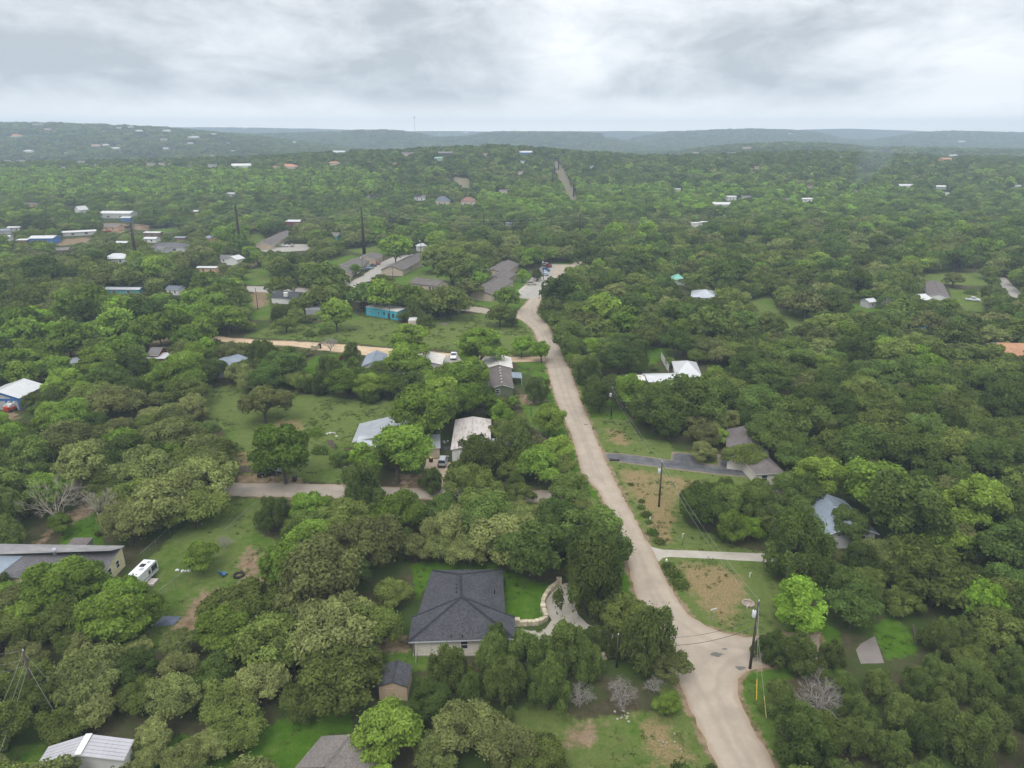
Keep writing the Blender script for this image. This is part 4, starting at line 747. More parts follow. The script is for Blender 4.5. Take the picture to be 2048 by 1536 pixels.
HILLS = [
 (70,251,20,'taupe','limestone','long tan house topping the western ridge line'), (94,260,12,'terra','limestone','terracotta roof just below the ridge crest'), (22,275,32,'terra','limestone','wide terracotta mansion on the western slope'), (121,250,15,'white','white','white roofs in a row on the western crest'), (185,255,9,'white','white','white cube house on the skyline dip'), (209,264,7,'white','white','tiny white house under the skyline dip'), (236,257,9,'grey','white','grey and white house near the skyline bump'), (261,256,10,'white','limestone','bright roof house beside the skyline bump'), (277,264,16,'pale','limestone','tan block house below the skyline bump'), (332,263,15,'pale','white','pale wide house at the ridge end'),
 (326,281,12,'grey','limestone','tan square house midway down the ridge'), (386,277,20,'white','white','white cluster house beside the pale hill road'), (427,270,10,'pale','limestone','pale house above the hill road bend'), (499,269,7,'white','white','lone white roof on the far eastern spur'), (53,305,20,'white','white','bright long white roof low on the western slope'), (131,309,8,'white','white','small white roof mid western slope'), (190,294,16,'orange','limestone','orange-tan roof midway up the western slope'), (211,292,13,'white','limestone','white roof next to the orange-tan one'), (230,299,16,'white','white','white villa below the orange-tan roof'), (279,313,6,'white','white','white speck of a house under the ridge foot'), (330,299,11,'white','white','flat white roof under the ridge end'),
 (118,322,10,'blue','white','bluish white roof at the foot of the western slope'), (14,325,10,'taupe','limestone','tan house at the slope foot by the picture edge'), (38,325,16,'taupe','limestone','broad tan house at the western slope foot'), (161,328,17,'taupe','limestone','tan gabled house in the valley woods'), (85,328,12,'taupe','limestone','modest tan roof in the valley woods'), (126,339,15,'grey','lightgrey','grey roof above the bright green tree belt'), (352,324,18,'darkbrown','limestone','dark tall-roofed house in the valley'), (297,332,22,'taupe','limestone','pale stone house with several gables in the valley'), (323,332,14,'taupe','limestone','tan house joined beside the many-gabled one'), (378,335,14,'pale','limestone','pale long house in the valley woods'), (424,335,18,'grey','lightgrey','grey house in the valley woods'), (482,336,38,'pale','white','long white and grey house in the valley'), (567,338,50,'terra','limestone','large terracotta hipped mansion in the valley'), (668,331,24,'terra','limestone','tall stone house with tan tiles in the valley'), (677,307,26,'white','white','long white flat roof above the stone tan-tiled house'), (492,322,10,'white','limestone','small pale house above the long white one'), (461,394,20,'white','white','white low roof within the bright green belt'), (424,314,13,'taupe','limestone','tan roof on the lower ridge flank'),
 (813,312,24,'plum','limestone','stone house with brown roof on the middle hill'), (847,301,10,'white','white','white strip roof near the middle hill crest'), (890,311,30,'grey','darkgrey','dark house with pale roof on the middle hill'), (878,322,17,'green','palegreen','greenish roof on the middle hill'), (947,298,20,'grey','limestone','tan house on the middle hill crest'), (970,313,17,'redbrown','limestone','tall pale house with red-brown roof on the middle hill'), (1053,310,28,'white','blue','blue-walled house with a white roof on the middle hill'), (1045,327,11,'blue','white','light blue roof below the blue-walled house'), (1041,350,12,'taupe','limestone','small tan arch-fronted house in the hill woods'), (791,333,9,'orange','limestone','little orange roof on the middle hill foot'), (744,343,19,'terra','limestone','low terracotta terrace on the middle hill foot'), (1128,314,9,'white','white','white roof beside the power line clearing'), (1117,308,5,'white','white','white speck at the head of the clearing'), (1184,338,6,'white','white','tiny white roof east of the clearing'), (1191,393,17,'grey','lightgrey','grey roof past the foot of the clearing'), (1355,385,10,'white','limestone','white steep roof in the woods east of the clearing'), (1006,388,18,'plum','limestone','brown roof before the hill beside a bare patch'), (1027,390,12,'orange','limestone','tan roof next to the brown one before the hill'),
 (1392,308,12,'grey','limestone','grey house on the eastern rise'), (1427,302,7,'white','limestone','narrow white gable on the eastern rise'), (1495,298,16,'limestone_','limestone','tan block mansion on the eastern rise'), (1464,309,17,'white','white','white roof house on the eastern rise'), (1562,309,16,'white','white','white angled roof on the eastern rise'), (1678,319,5,'white','white','white speck on the eastern plain'), (1777,308,12,'white','white','white flat house on the eastern plain'), (1925,285,14,'white','white','white farm roofs under the eastern mesa'), (1908,314,18,'white','limestone','white long roof on the eastern plain'), (1867,320,9,'white','limestone','pale small barn on the eastern plain'), (1895,323,24,'orange','peach','long earth-red roof on the eastern plain'), (1514,339,8,'orange','limestone','orange small roof in the eastern woods'), (1813,378,28,'white','white','white compound beyond the eastern green belt'), (1881,379,24,'pale','palegreen','pale greenish roof beyond the eastern green belt'), (2035,378,14,'white','white','white roof by the picture edge past the green belt'), (1891,394,11,'white','white','small white box house in the eastern woods'),
 (1464,401,21,'white','white','white building with a steep roof in the yellow-green belt'), (1493,401,18,'grey','white','grey and white building in the yellow-green belt'), (1615,405,21,'pale','white','white box building with a grey upper panel'), (1573,404,9,'taupe','limestone','small tan shed in the yellow-green belt'), (1707,387,20,'darkbrown','limestone','dark-roofed house where the blue smoke rises'), (1444,417,36,'pale','lightgrey','thin long pale roof below the yellow-green belt'), (1620,378,13,'redbrown','limestone','red-brown roof near the smoke'), (1408,454,12,'white','white','white roof patch in the dark oak woods'),
 (590,286,9,'pale','white','pale roof on the hazy valley floor past the ridge end'), (643,292,7,'white','white','white roof by the white track on the valley floor'), (465,304,7,'white','white','white roof on the lower flank below the hill road'), (255,306,7,'pale','white','pale speck of a house between two white villas'), (157,298,7,'white','white','small white house beside the orange-tan slope house'), (172,299,6,'white','white','smaller of two white houses beside the orange-tan slope house'), (379,288,11,'grey','white','grey terrace house under the white cluster house'), (456,287,6,'white','white','white hut just past the hill road'), (99,322,8,'blue','white','blue-white roof at the foot of the western slope'), (191,334,10,'grey','white','steep grey gable above the green belt'), (461,255,9,'white','white','white roof on the far plateau rim'), (489,257,8,'white','white','second white roof on the far plateau rim'), (550,259,5,'white','white','white dot on the far plateau'), (678,262,5,'white','white','white dot where the plateau dips'), (880,269,6,'white','white','white block on the plateau near the stub mast'), (931,266,9,'white','white','low white barn on the plateau past the stub mast'), (1580,268,5,'white','white','white dot on the long mesa top'), (1390,455,9,'pale','white','pale roof glimpse beside the brown steel pole'), (1018,455,5,'white','white','white roof glimpse in the dark woods past the belt')]
for (px, py, w, rm, wl, lb) in HILLS:
    rm = 'taupe' if rm == 'limestone_' else rm
    far_house(px, py, w, rm, wl, lb, RNG.uniform(-14, 14), RNG.uniform(3.2, 4.2), None, 'hip' if rm in ('terra','redbrown','slate') else 'gable', .55)
# ------------------------------------------------------------------ poles and wires
wood = mat('pole_wood', (.075,.055,.045), .85, .25, 3); rust = mat('rust_steel', (.034,.018,.017), .75, .2, .4); galv = mat('galvanised', (.42,.44,.46), .45, .1, 2, .3); porc = mat('porcelain', (.55,.56,.57), .3, .1, 3)
wire_m = mat('aluminium_wire', (.36,.36,.36), .5, .1, 3); wire_d = mat('dark_wire', (.05,.05,.052), .6, .1, 3); yellow = mat('yellow_guard', (.75,.50,.06), .5, .1, 3)
POLE_TOP = {}
def top_h(base, pyt):
    """height of a vertical thing standing at base whose top shows at photo row pyt"""
    x, y, z0 = base; lo, hi = 1, 160
    for _ in range(40):
        m = (lo + hi) / 2
        if proj(x, y, z0 + m)[1] > pyt: lo = m
        else: hi = m
    return lo
def wood_pole(key, px, py, pyt, label, arm=0., arm_dir=0., can=True, r=.17, cans=1):
    b = Gp(px, py); h = top_h(b, pyt); e = empty('utility_pole', b, 0, label, 'utility pole', 'wooden utility poles')
    m = MB(); m.tube([(0,0,0),(0,0,h*.5),(0,0,h)], [r, r*.85, r*.62], 10); m.build('pole', wood, e, True)
    if arm:
        c = MB(); d = Vector((math.cos(arm_dir), math.sin(arm_dir), 0)); n = Vector((-d.y, d.x, 0))
        p = Vector((0,0,h-.5)) + n * (r + .02); q = [p - d*arm - Vector((0,0,.06)), p + d*arm - Vector((0,0,.06)), p + d*arm + Vector((0,0,.06)), p - d*arm + Vector((0,0,.06))]
        c.mesh([*q, *[a + n*.1 for a in q]], [(3,2,1,0),(4,5,6,7),(0,1,5,4),(1,2,6,5),(2,3,7,6),(3,0,4,7)])
        ca = c.build('crossarm', wood, e)
        for t in (-.92, 0, .92):
            i = MB(); p2 = p + d*arm*t + n*.05; i.tube([p2, p2 + Vector((0,0,.16)), p2 + Vector((0,0,.3))], [.05,.08,.04], 6); i.build('insulator', porc, ca)
    else:
        i = MB(); i.tube([(0,0,h-.02),(0,0,h+.12),(0,0,h+.28)], [.05,.09,.05], 8); i.build('insulator', porc, e)
    if can:
        for k in range(cans):
            t = MB(); x = -.42 - .1 * k; z = h - 2.4 - .0 * k; t.tube([(x,.0,z),(x,.0,z+.08),(x,.0,z+.95),(x,.0,z+1.02)], [.22,.27,.27,.2], 12)
            tr = t.build('transformer', porc, e, True)
            bu = MB(); bu.tube([(x,-.1,z+1.0),(x-.05,-.12,z+1.3)], .045, 6); bu.build('bushing', wood, tr)
    POLE_TOP[key] = Vector((b[0], b[1], b[2] + h + .2)); return e
wood_pole('a', 1497, 1358, 1203, 'dark wooden utility pole with pale transformer at the road fork', can=True, r=.2)
wood_pole('b', 1317, 1022, 924, 'wooden utility pole on the tan lawn below the dark driveway', r=.19)
wood_pole('c', 1222, 838, 776, 'wooden utility pole with transformer behind the upper lawn')
wood_pole('d', 1143, 688, 652, 'wooden utility pole in the trees across from two lime trees')
wood_pole('e', 1093, 608, 574, 'utility pole with crossarm at the bend of the gravel road', arm=1.2, can=False)
wood_pole('f', 1087, 560, 517, 'utility pole with crossarm standing in the east parking lot', arm=1.3)
wood_pole('g', 726, 553, 508, 'utility pole between the parked blue pickup and the stone block')
wood_pole('h', 786, 563, 535, 'utility pole before the long tan apartment block', arm=.9, can=False)
wood_pole('i', 842, 508, 476, 'utility pole past the far end of the west lot', arm=1.2)
wood_pole('j', 780, 642, 606, 'utility pole standing against the turquoise mobile home', can=False)
wood_pole('k', 516, 620, 575, 'utility pole on the bare earth by the upper street', can=False)
wood_pole('l', 134, 706, 664, 'brown utility pole over the grassy lane near the pale green shed', can=True)
wood_pole('m', 403, 833, 790, 'short post pole at the edge of the wide field', can=False, r=.12)
wood_pole('n', 222, 520, 509, 'pole with double crossarm before the big bright roof', arm=1.1, can=False)
wood_pole('o', 811, 805, 748, 'grey service pole in the yard behind the round hedge trees', can=False, r=.13)
wood_pole('p', 1062, 838, 806, 'thin pole beside the dark spreading juniper', can=False, r=.1)
wood_pole('q', 1232, 1350, 1270, 'slim dark pole among the junipers behind the curved driveway', can=False, r=.14)
wood_pole('r', 78, 1418, 1302, 'dark pole carrying many wires beside the scrubby oaks', can=False, r=.2)
wood_pole('s', 938, 838, 812, 'pale pole with a small dish behind the rust-streaked mobile home', can=False, r=.09)
def steel_pole(key, px, py, pyt, label, r0=.55, r1=.25):
    b = Gp(px, py); h = top_h(b, pyt); e = empty('steel_pole', b, 0, label, 'power pole', 'rust-brown steel transmission poles')
    m = MB(); m.tube([(0,0,0),(0,0,h)], [r0, r1], 12); m.build('pole', rust, e, True)
    for k in range(3):
        a = MB(); z = h - .6 - k * 2.2; s = -1 if k % 2 else 1
        a.tube([(0,-s*r1,z),(0,-s*(r1+1.3),z+.25)], [.09,.06], 6); a.build('insulator_arm', porc, e)
    POLE_TOP[key] = Vector((b[0], b[1], b[2] + h)); return e
SP = [('S1',276,538,446,'tall rust-brown steel pole beside the big bright metal roof',1.15,.5),('S2',482,506,409,'rust-brown steel pole above the small white house',1.15,.5),('S3',729,514,414,'rust-brown steel pole behind the west lot apartments',1.15,.5),
 ('S4',968,478,426,'thin dark steel pole past the lime belt, alone in dark woods',.75,.4),('S5',1159,482,428,'dark steel pole in line behind the east parking lot',.8,.42),('S6',1426,468,418,'brown steel pole in the eastern oak woods',.8,.42),('S7',1243,408,378,'slim steel pole at the edge of the yellow-green belt',.75,.4),('S8',1291,426,396,'slim steel pole beyond the brown one in the woods',.75,.4),
 ('S9',1147,394,356,'steel pole at the lower end of the clearing',.75,.4),('S10',1105,376,340,'steel pole midway up the clearing, west edge',.75,.4),('S11',1117,340,312,'steel pole high in the clearing',.75,.4),('S12',1109,352,328,'short steel pole inside the clearing',.65,.38),('S13',1085,305,287,'steel pole at the head of the clearing, before the sky-blue mesa',.65,.38),('S14',1091,306,290,'last steel pole over the crest of the clearing',.65,.38)]
for s in SP: steel_pole(*s)
def wire(a, b, sag, label, r=.013, m=None, off=(0,0,0), cat='power line', grp=None):
    a = Vector(a) + Vector(off); b = Vector(b) + Vector(off); n = 18; pts = []
    for i in range(n + 1):
        t = i / n; p = a.lerp(b, t); p.z -= sag * 4 * t * (1 - t); pts.append(p)
    w = MB(); w.tube(pts, r, 4); return tag(w.build('power_line', m or wire_m), label, cat, grp)
T = POLE_TOP
wire(T['a'], T['b'], 1.2, 'top wire from the fork pole to the tan lawn pole'); wire(T['a'] - Vector((0,0,1.6)), T['b'] - Vector((0,0,1.6)), 1.3, 'lower wire from the fork pole to the tan lawn pole', off=(.3,0,0)); 
wire(T['b'], T['c'], 1.2, 'top wire from the tan lawn pole to the upper lawn pole'); wire(T['b'] - Vector((0,0,1.6)), T['c'] - Vector((0,0,1.6)), 1.3, 'lower wire from the tan lawn pole to the upper lawn pole', off=(.3,0,0))
wire(T['c'], T['d'], 1.4, 'wire from the upper lawn pole toward the lime trees'); wire(T['d'], T['e'], 1.2, 'wire along the road bend'); wire(T['e'], T['f'], 1.0, 'wire over the east parking lot')
wire(T['a'] - Vector((0,0,3)), T['q'], 1.6, 'dark wire slung across the road fork', m=wire_d, r=.03); wire(T['a'] - Vector((0,0,4.2)), T['q'] - Vector((0,0,1)), 1.8, 'thick cable slung across the road fork', m=wire_d, r=.045); wire(T['q'], Vector((*P(1130,1330),6)), 1.5, 'dark wire running into the junipers', m=wire_d)
wire(T['j'], T['k'], 1.5, 'wire before the round grey shed'); wire(T['h'], T['g'], 1.0, 'short wire between the lot poles'); wire(T['k'], T['l'], 3, 'long wire over the oak grove')
wire(T['o'], Vector((*P(905,745),6)), .8, 'service wire to the garage'); wire(T['o'], Vector((*P(660,760),6)), .8, 'service wire along the hedge trees'); wire(T['p'], Vector((*P(1240,815),8)), 1.2, 'thin wire crossing the gravel road'); wire(T['p'], Vector((*P(1012,772),3.6)), .6, 'thin wire to the narrow green house')
for k, (dz, py, x2) in enumerate(((0,1305,-60),(1.4,1330,-60),(2.3,1347,-60))):
    wire(T['r'] - Vector((0,0,dz)), Vector((*P(x2, py, T['r'].z - dz), T['r'].z - dz)), .5, ['upper', 'middle', 'lower'][k] + ' level wire leaving the many-wired pole', r=.012)
for k, (dz, q, z) in enumerate(((.2,(-40,1490),3),(1.6,(-40,1545),3),(2.6,(-40,1600),4))):
    wire(T['r'] - Vector((0,0,dz)), Vector((*P(*q, z), z)), .6, ['long', 'middle', 'short'][k] + ' slanting wire dropping from the many-wired pole', r=.014)
for k, q in enumerate(((128,1395),(118,1440))):
    g = wire(T['r'] - Vector((0,0,.4 + 2 * k)), Vector((*P(*q, 1.0), 1.0)), .05, ['pale', 'lower'][k] + ' guy wire staying the many-wired pole', r=.016, cat='guy wire')
SPW = ['S1','S2','S3']
for lv in range(3):
    dz = Vector((0,0,.6 + lv * 2.2))
    far_l = T['S1'] + (T['S1'] - T['S2']) * 1.0
    wire(far_l - dz, T['S1'] - dz, 4.5, 'transmission wire %s going off beyond the village' % ['top','mid','low'][lv], r=.035); wire(T['S1'] - dz, T['S2'] - dz, 4.5, 'transmission wire %s over the white and grey roofs' % ['top','mid','low'][lv], r=.035)
    wire(T['S2'] - dz, T['S3'] - dz, 4.5, 'transmission wire %s over the far apartment block' % ['top','mid','low'][lv], r=.035); wire(T['S3'] - dz, T['S5'] - dz * .8, 5, 'transmission wire %s from the lot to the dark woods' % ['top','mid','low'][lv], r=.035)
    wire(T['S5'] - dz * .8, T['S6'] - dz * .8, 4, 'transmission wire %s over the dark woods' % ['top','mid','low'][lv], r=.035)
    wire(T['S9'] - dz * .8, T['S7'] - dz * .8, 4, 'transmission wire %s leaving the clearing' % ['top','mid','low'][lv], r=.03)
# guy wires with yellow guards at the fork
for k, (q, lbl) in enumerate((((1513,1402),'guy wire with a bright yellow guard near the fork pole'),((1533,1437),'second guy wire with a faded yellow guard near the fork pole'))):
    a = Vector((*P(*q), 0)); t = T['a'] - Vector((0,0,.6 + 2.6 * k)); e = empty('guy_wire', a, 0, lbl, 'guy wire')
    w = MB(); w.tube([(0,0,0), t - a], .016, 4); w.build('cable', wire_m, e); g = MB(); d = (t - a).normalized(); g.tube([d * .15, d * 2.6], .055, 6); g.build('guard', yellow if k == 0 else mat('faded_guard', (.52,.43,.16), .6, .1, 2), e)
# radio masts on the skyline
def mast(px, py, pyt, w, label, dist=None):
    b = Gp(px, py); h = top_h(b, pyt); e = empty('radio_mast', b, 0, label, 'radio mast')
    m = MB(); n = 14
    for k in range(3):
        a = 2 * math.pi * k / 3; m.tube([(w * math.cos(a), w * math.sin(a), 0), (w * .8 * math.cos(a), w * .8 * math.sin(a), h)], .16, 4)
    for i in range(n):
        for k in range(3):
            a = 2 * math.pi * k / 3; c = 2 * math.pi * (k + 1) / 3
            m.tube([(w * math.cos(a), w * math.sin(a), h * i / n), (w * .9 * math.cos(c), w * .9 * math.sin(c), h * (i + 1) / n)], .1, 3)
    m.build('lattice', mat('mast_steel', (.16,.17,.18), .6, .1, 1), e)
    an = MB(); an.tube([(0,0,h*.93),(0,0,h*1.0)], w * 1.9, 8); an.build('antenna', mat('mast_steel2', (.13,.14,.15), .6, .1, 1), e)
mast(831, 293, 233, 1.0, 'tall lattice radio mast rising before the hazy mesa'); mast(886, 262, 249, 1.6, 'short stub mast on the far plateau'); mast(1126, 263, 238, 1.1, 'faint slim mast on the far plateau above the mesa')
# ------------------------------------------------------------------ vehicles
tyre = mat('tyre_rubber', (.02,.02,.02), .85, .1, 3); rimm = mat('alloy_rim', (.45,.46,.48), .35, .1, 2, .6); lampw = mat('head_lamp', (.75,.76,.78), .15, .05, 1, spec=.6); lampr = mat('tail_lamp', (.35,.01,.01), .25, .05, 1, spec=.6); blackp = mat('black_plastic', (.022,.022,.024), .55, .1, 3)
def paint(n, c): return mat('paint_' + n, c, .25, .03, 1, .0, spec=.55)
def car(kind, pm, rear, front, label, scale=1.0, group=None, world=None):
    """rear, front: photo pixels of the middle of the rear and front bumper on the ground"""
    a = Vector((*P(*rear), 0)); b = Vector((*P(*front), 0)); d = (b - a); rz = math.atan2(d.y, d.x); c = (a + b) / 2
    e = empty({'pickup':'pickup_truck','suv':'parked_suv','sedan':'parked_car'}[kind], (c.x, c.y, .03), rz, label, {'pickup':'pickup','suv':'suv','sedan':'car'}[kind], group)
    L = {'pickup':5.6,'suv':4.8,'sedan':4.6}[kind]; W = {'pickup':1.98,'suv':1.9,'sedan':1.8}[kind]
    hood = {'pickup':1.1,'suv':1.05,'sedan':.92}[kind]; rf = {'pickup':1.82,'suv':1.76,'sedan':1.45}[kind]; x0, x1 = -L/2, L/2
    prof = {'suv':[(x0,.35),(x0+.02,.95),(x0+.1,hood),(x1-1.15,hood),(x1-.25,hood-.16),(x1,hood-.35),(x1,.35)],
            'sedan':[(x0,.32),(x0+.02,.8),(x0+.12,hood),(x0+.9,hood+.02),(x1-1.2,hood),(x1-.25,hood-.18),(x1,hood-.36),(x1,.32)],
            'pickup':[(x0,.5),(x0,hood),(x0+2.0,hood),(x1-1.3,hood+.05),(x1-.25,hood-.06),(x1,hood-.3),(x1,.42)]}[kind]
    body = MB(); n = len(prof); hw = W/2
    secs = [(-hw, 1.0, 0), (-hw + .07, 1.0, .07), (hw - .07, 1.0, .07), (hw, 1.0, 0)]
    V = [[(x, y, z + (k if z > .6 else 0)) for x, z in prof] for y, _, k in secs]
    for i in range(3):
        for j in range(n - 1): body.face([V[i][j], V[i+1][j], V[i+1][j+1], V[i][j+1]])
        body.face([V[i][0], V[i][n-1], V[i+1][n-1], V[i+1][0]])
    body.face(V[0][::-1]); body.face(V[3])
    body.build('body', pm, e)
    cab = {'suv':[(x0+.06,hood),(x0+.32,rf),(x1-2.15,rf),(x1-1.2,hood)],'sedan':[(x0+.55,hood),(x0+1.25,rf),(x1-2.2,rf),(x1-1.25,hood)],'pickup':[(x0+2.05,hood),(x0+2.2,rf),(x1-2.25,rf),(x1-1.35,hood)]}[kind]
    g = MB(); ti = .17; A = [(x, -hw + .05 + (ti if z > hood else 0), z) for x, z in cab]; B_ = [(x, hw - .05 - (ti if z > hood else 0), z) for x, z in cab]
    for j in range(3): g.face([A[j], B_[j], B_[j+1], A[j+1]])
    g.face(A[::-1]); g.face(B_); g.build('window', glass, e)
    r = MB(); r.box(cab[1][0] - .02, -hw + .2, rf - .03, cab[2][0] + .05, hw - .2, rf + .04)
    for s in (-1, 1):                       # pillars
        for (p, q) in ((A[0] if s < 0 else B_[0], A[1] if s < 0 else B_[1]), (A[3] if s < 0 else B_[3], A[2] if s < 0 else B_[2])): r.tube([p, q], .06, 4)
        m = ((cab[1][0] + cab[2][0]) / 2, s * (hw - .03), hood); r.tube([m, (m[0], s * (hw - .2), rf)], .05, 4)
    r.build('car_roof', pm, e)
    if kind == 'pickup':
        t = MB(); t.box(x0 + .12, -hw + .14, hood + .045, x0 + 1.95, hw - .14, hood + .075); t.build('truck_bed', blackp, e)
    if kind == 'suv':
        for s in (-1, 1): k = MB(); k.tube([(x0+.5, s*(hw-.3), rf+.09),(x1-2.4, s*(hw-.3), rf+.09)], .03, 5); k.build('roof_rail', blackp, e)
    wr = .36 if kind != 'sedan' else .32
    for sx in (x0 + .95, x1 - .95):
        for s in (-1, 1):
            w = MB(); w.tube([(sx, s*(hw-.2), wr),(sx, s*(hw+.02), wr)], wr, 14); wo = w.build('wheel', tyre, e)
            k = MB(); k.tube([(sx, s*(hw+.015), wr),(sx, s*(hw+.035), wr)], wr*.6, 10); k.build('rim', rimm, wo)
    for s in (-1, 1):
        h = MB(); h.box(x1 - .12, s*(hw-.32) - .17, hood-.42, x1 + .02, s*(hw-.32) + .17, hood-.24); h.build('headlight', lampw, e)
        h = MB(); h.box(x0 - .02, s*(hw-.17) - .12, hood-.38, x0 + .08, s*(hw-.17) + .12, hood-.06); h.build('taillight', lampr, e)
        h = MB(); h.box(x1 - 1.75, s*(hw+.1)-.1, hood, x1 - 1.6, s*(hw+.1)+.1, hood+.16); h.build('mirror', blackp, e)
    bm_ = MB(); bm_.box(x0-.06, -hw+.08, .38, x0+.02, hw-.08, .6); bm_.build('bumper', blackp, e); bm_ = MB(); bm_.box(x1-.02, -hw+.08, .36, x1+.06, hw-.08, .56); bm_.build('bumper', blackp, e)
    e.scale = (scale,) * 3; return e
P_ = {'silver': paint('silver',(.46,.47,.48)), 'white': paint('white',(.72,.73,.74)), 'black': paint('black',(.012,.012,.014)), 'red': paint('red',(.30,.012,.016)), 'blue': paint('blue',(.05,.16,.40)), 'lblue': paint('pale_blue',(.36,.48,.58)), 'grey': paint('grey',(.10,.105,.11)), 'teal': paint('teal',(.03,.16,.17)), 'maroon': paint('maroon',(.14,.015,.025)), 'gold': paint('gold',(.42,.38,.31))}
car('suv', P_['silver'], (883,938), (890,917), 'silver van parked on the rough driveway by the beige shed')
car('suv', P_['black'], (522,953), (556,948), 'black hatchback with a red tail lamp under the round bright tree')
car('pickup', P_['white'], (909,708), (906,724), 'white pickup facing the camera beside the small garage')
lotg = 'cars parked in the west lot'
car('sedan', P_['black'], (738,541), (722,544), 'black car nosed into the west lot behind the pole', group=lotg); car('pickup', P_['lblue'], (746,538), (729,537), 'pale blue pickup parked in the west lot', group=lotg)
car('sedan', P_['grey'], (754,534), (740,531), 'dark blue-black car beside the pale blue pickup', group=lotg); car('sedan', P_['red'], (761,531), (748,527), 'red car at the far end of the west lot', group=lotg)
g2 = 'cars parked in the east lot'
car('suv', P_['red'], (1103,536), (1089,533), 'red suv farthest in the east lot', group=g2); car('suv', P_['white'], (1096,533), (1083,530), 'white suv behind the red one in the east lot', group=g2); car('pickup', P_['blue'], (1099,544), (1085,540), 'blue and white pickup in the east lot', group=g2); car('sedan', P_['white'], (1094,548), (1082,545), 'small white car in the east lot', group=g2); car('sedan', P_['lblue'], (1096,552), (1083,549), 'pale blue car by the dark tree of the east lot', group=g2)
car('suv', P_['gold'], (1054,570), (1072,570), 'champagne suv alone at the striped bays', group=g2)
g3 = 'cars parked before the far apartment block'
for px, k, c, lb in ((512,'suv','black','black suv at the porch end of the far row'),(523,'suv','maroon','maroon suv second in the far row'),(532,'sedan','white','white sedan beside the maroon suv in the far row'),(541,'sedan','silver','silver sedan before the gap in the far row'),(557,'sedan','teal','teal car just after the gap in the far row'),(566,'suv','white','white suv beside the teal car in the far row'),(574,'sedan','white','white car second past the teal one in the far row'),(584,'suv','silver','silver suv ending the far row')):
    car(k, P_[c], (px - 1, 496), (px + 1, 491), lb, group=g3)
car('pickup', P_['white'], (87,491), (103,490), 'white pickup before the blue village building'); car('pickup', P_['white'], (1934,601), (1956,603), 'white pickup on the lawn by the plum roof house')
car('sedan', P_['black'], (53,873), (72,868), 'black car in the grass by the dense green trees'); car('sedan', P_['white'], (53,898), (66,894), 'white car half under the dense green trees'); car('pickup', P_['white'], (2,915), (38,914), 'white truck mostly hidden under trees at the picture edge')
car('sedan', P_['white'], (483,579), (477,573), 'white car by the upper street shrubs'); car('suv', P_['grey'], (686,598), (697,596), 'dark truck with a pale roof by the street corner'); car('sedan', P_['white'], (262,437), (270,437), 'white car in the tan village yard'); car('sedan', P_['red'], (215,465), (221,464), 'red and white car by the beige village house')
# camper trailer
def camper():
    e = empty('camper_trailer', (0,0,0), 0, 'white camper trailer with dark roof hatch beside the gambrel house', 'camper')
    a = Vector((*P(305,1150), 0)); b = Vector((*P(270,1185), 0)); d = a - b; c = Vector((*P(289,1161), 0)); e.location = (c.x, c.y, 0); e.rotation_euler = (0,0,math.atan2(d.y, d.x) - .0)
    L, W, Hh = 5.6, 2.4, 2.9; hw = W/2; pr = [(-L/2,.55),(-L/2-.1,1.4),(-L/2,Hh-.15),(-L/2+.25,Hh),(L/2-.25,Hh),(L/2,Hh-.2),(L/2+.15,1.5),(L/2,.55)]
    m = MB(); A = [(x,-hw,z) for x,z in pr]; B_ = [(x,hw,z) for x,z in pr]
    for i in range(len(pr)): j = (i+1) % len(pr); m.face([A[i],B_[i],B_[j],A[j]])
    m.face(A); m.face(B_[::-1]); m.build('body', mat('camper_white', (.68,.69,.69), .4, .05, 1, stain=((.45,.42,.40), 1.4, .35)), e)
    add_window(e, (L*.3,-hw,1.5), (1,0,0), 1.5, .9, trim_d); add_door(e, (L*.02,-hw,.6), (1,0,0), .75, 1.9, M_ME['white']); add_window(e, (L*.02,-hw-.06,1.6), (1,0,0), .35, .6, trim_d)
    for x, y, s in ((L*.1,.2,.45),(-L*.12,-.3,.3),(L*.3,-.3,.25)):
        h = MB(); h.box(x-s,y-s,Hh,x+s,y+s,Hh+.13); h.build('roof_hatch', blackp if s > .4 else galv, e)
    st = MB(); st.box(-L*.3,-hw-.02,1.1,L*.5,-hw-.005,1.2); st.build('stripe', blackp, e)
    for s in (-1, 1):
        for x in (-.5, .45):
            w = MB(); w.tube([(x,s*(hw-.2),.34),(x,s*(hw+.0),.34)], .34, 14); wo = w.build('wheel', tyre, e)
    t = MB(); t.tube([(-L/2,.5,.5),(-L/2-1.3,0,.5),(-L/2,-.5,.5)], .05, 6); t.tube([(-L/2-1.2,0,0),(-L/2-1.2,0,.5)], .05, 6); t.build('tow_bar', blackp, e)
    for i in range(5):
        for j in (.2,.8): FOOT.append((c.x + (a-b).normalized().x * (i-2) * 1.6, c.y + (a-b).normalized().y * (i-2) * 1.6, 1.8))
    e.scale = (.86,.86,.86)
    see_building([(258,1142),(284,1124),(312,1126),(313,1150),(296,1170),(280,1165)], 400)
    s = MB(); s.box(-.8,-.9,0,.8,.9,.35); o = s.build('wooden_step', mat('plywood', (.42,.38,.33), .8, .15, 2)); p = P(302,1166); o.location = (*p, 0); o.rotation_euler = (0,0,e.rotation_euler.z); tag(o, 'grey wooden step platform at the camper door', 'step')
camper()
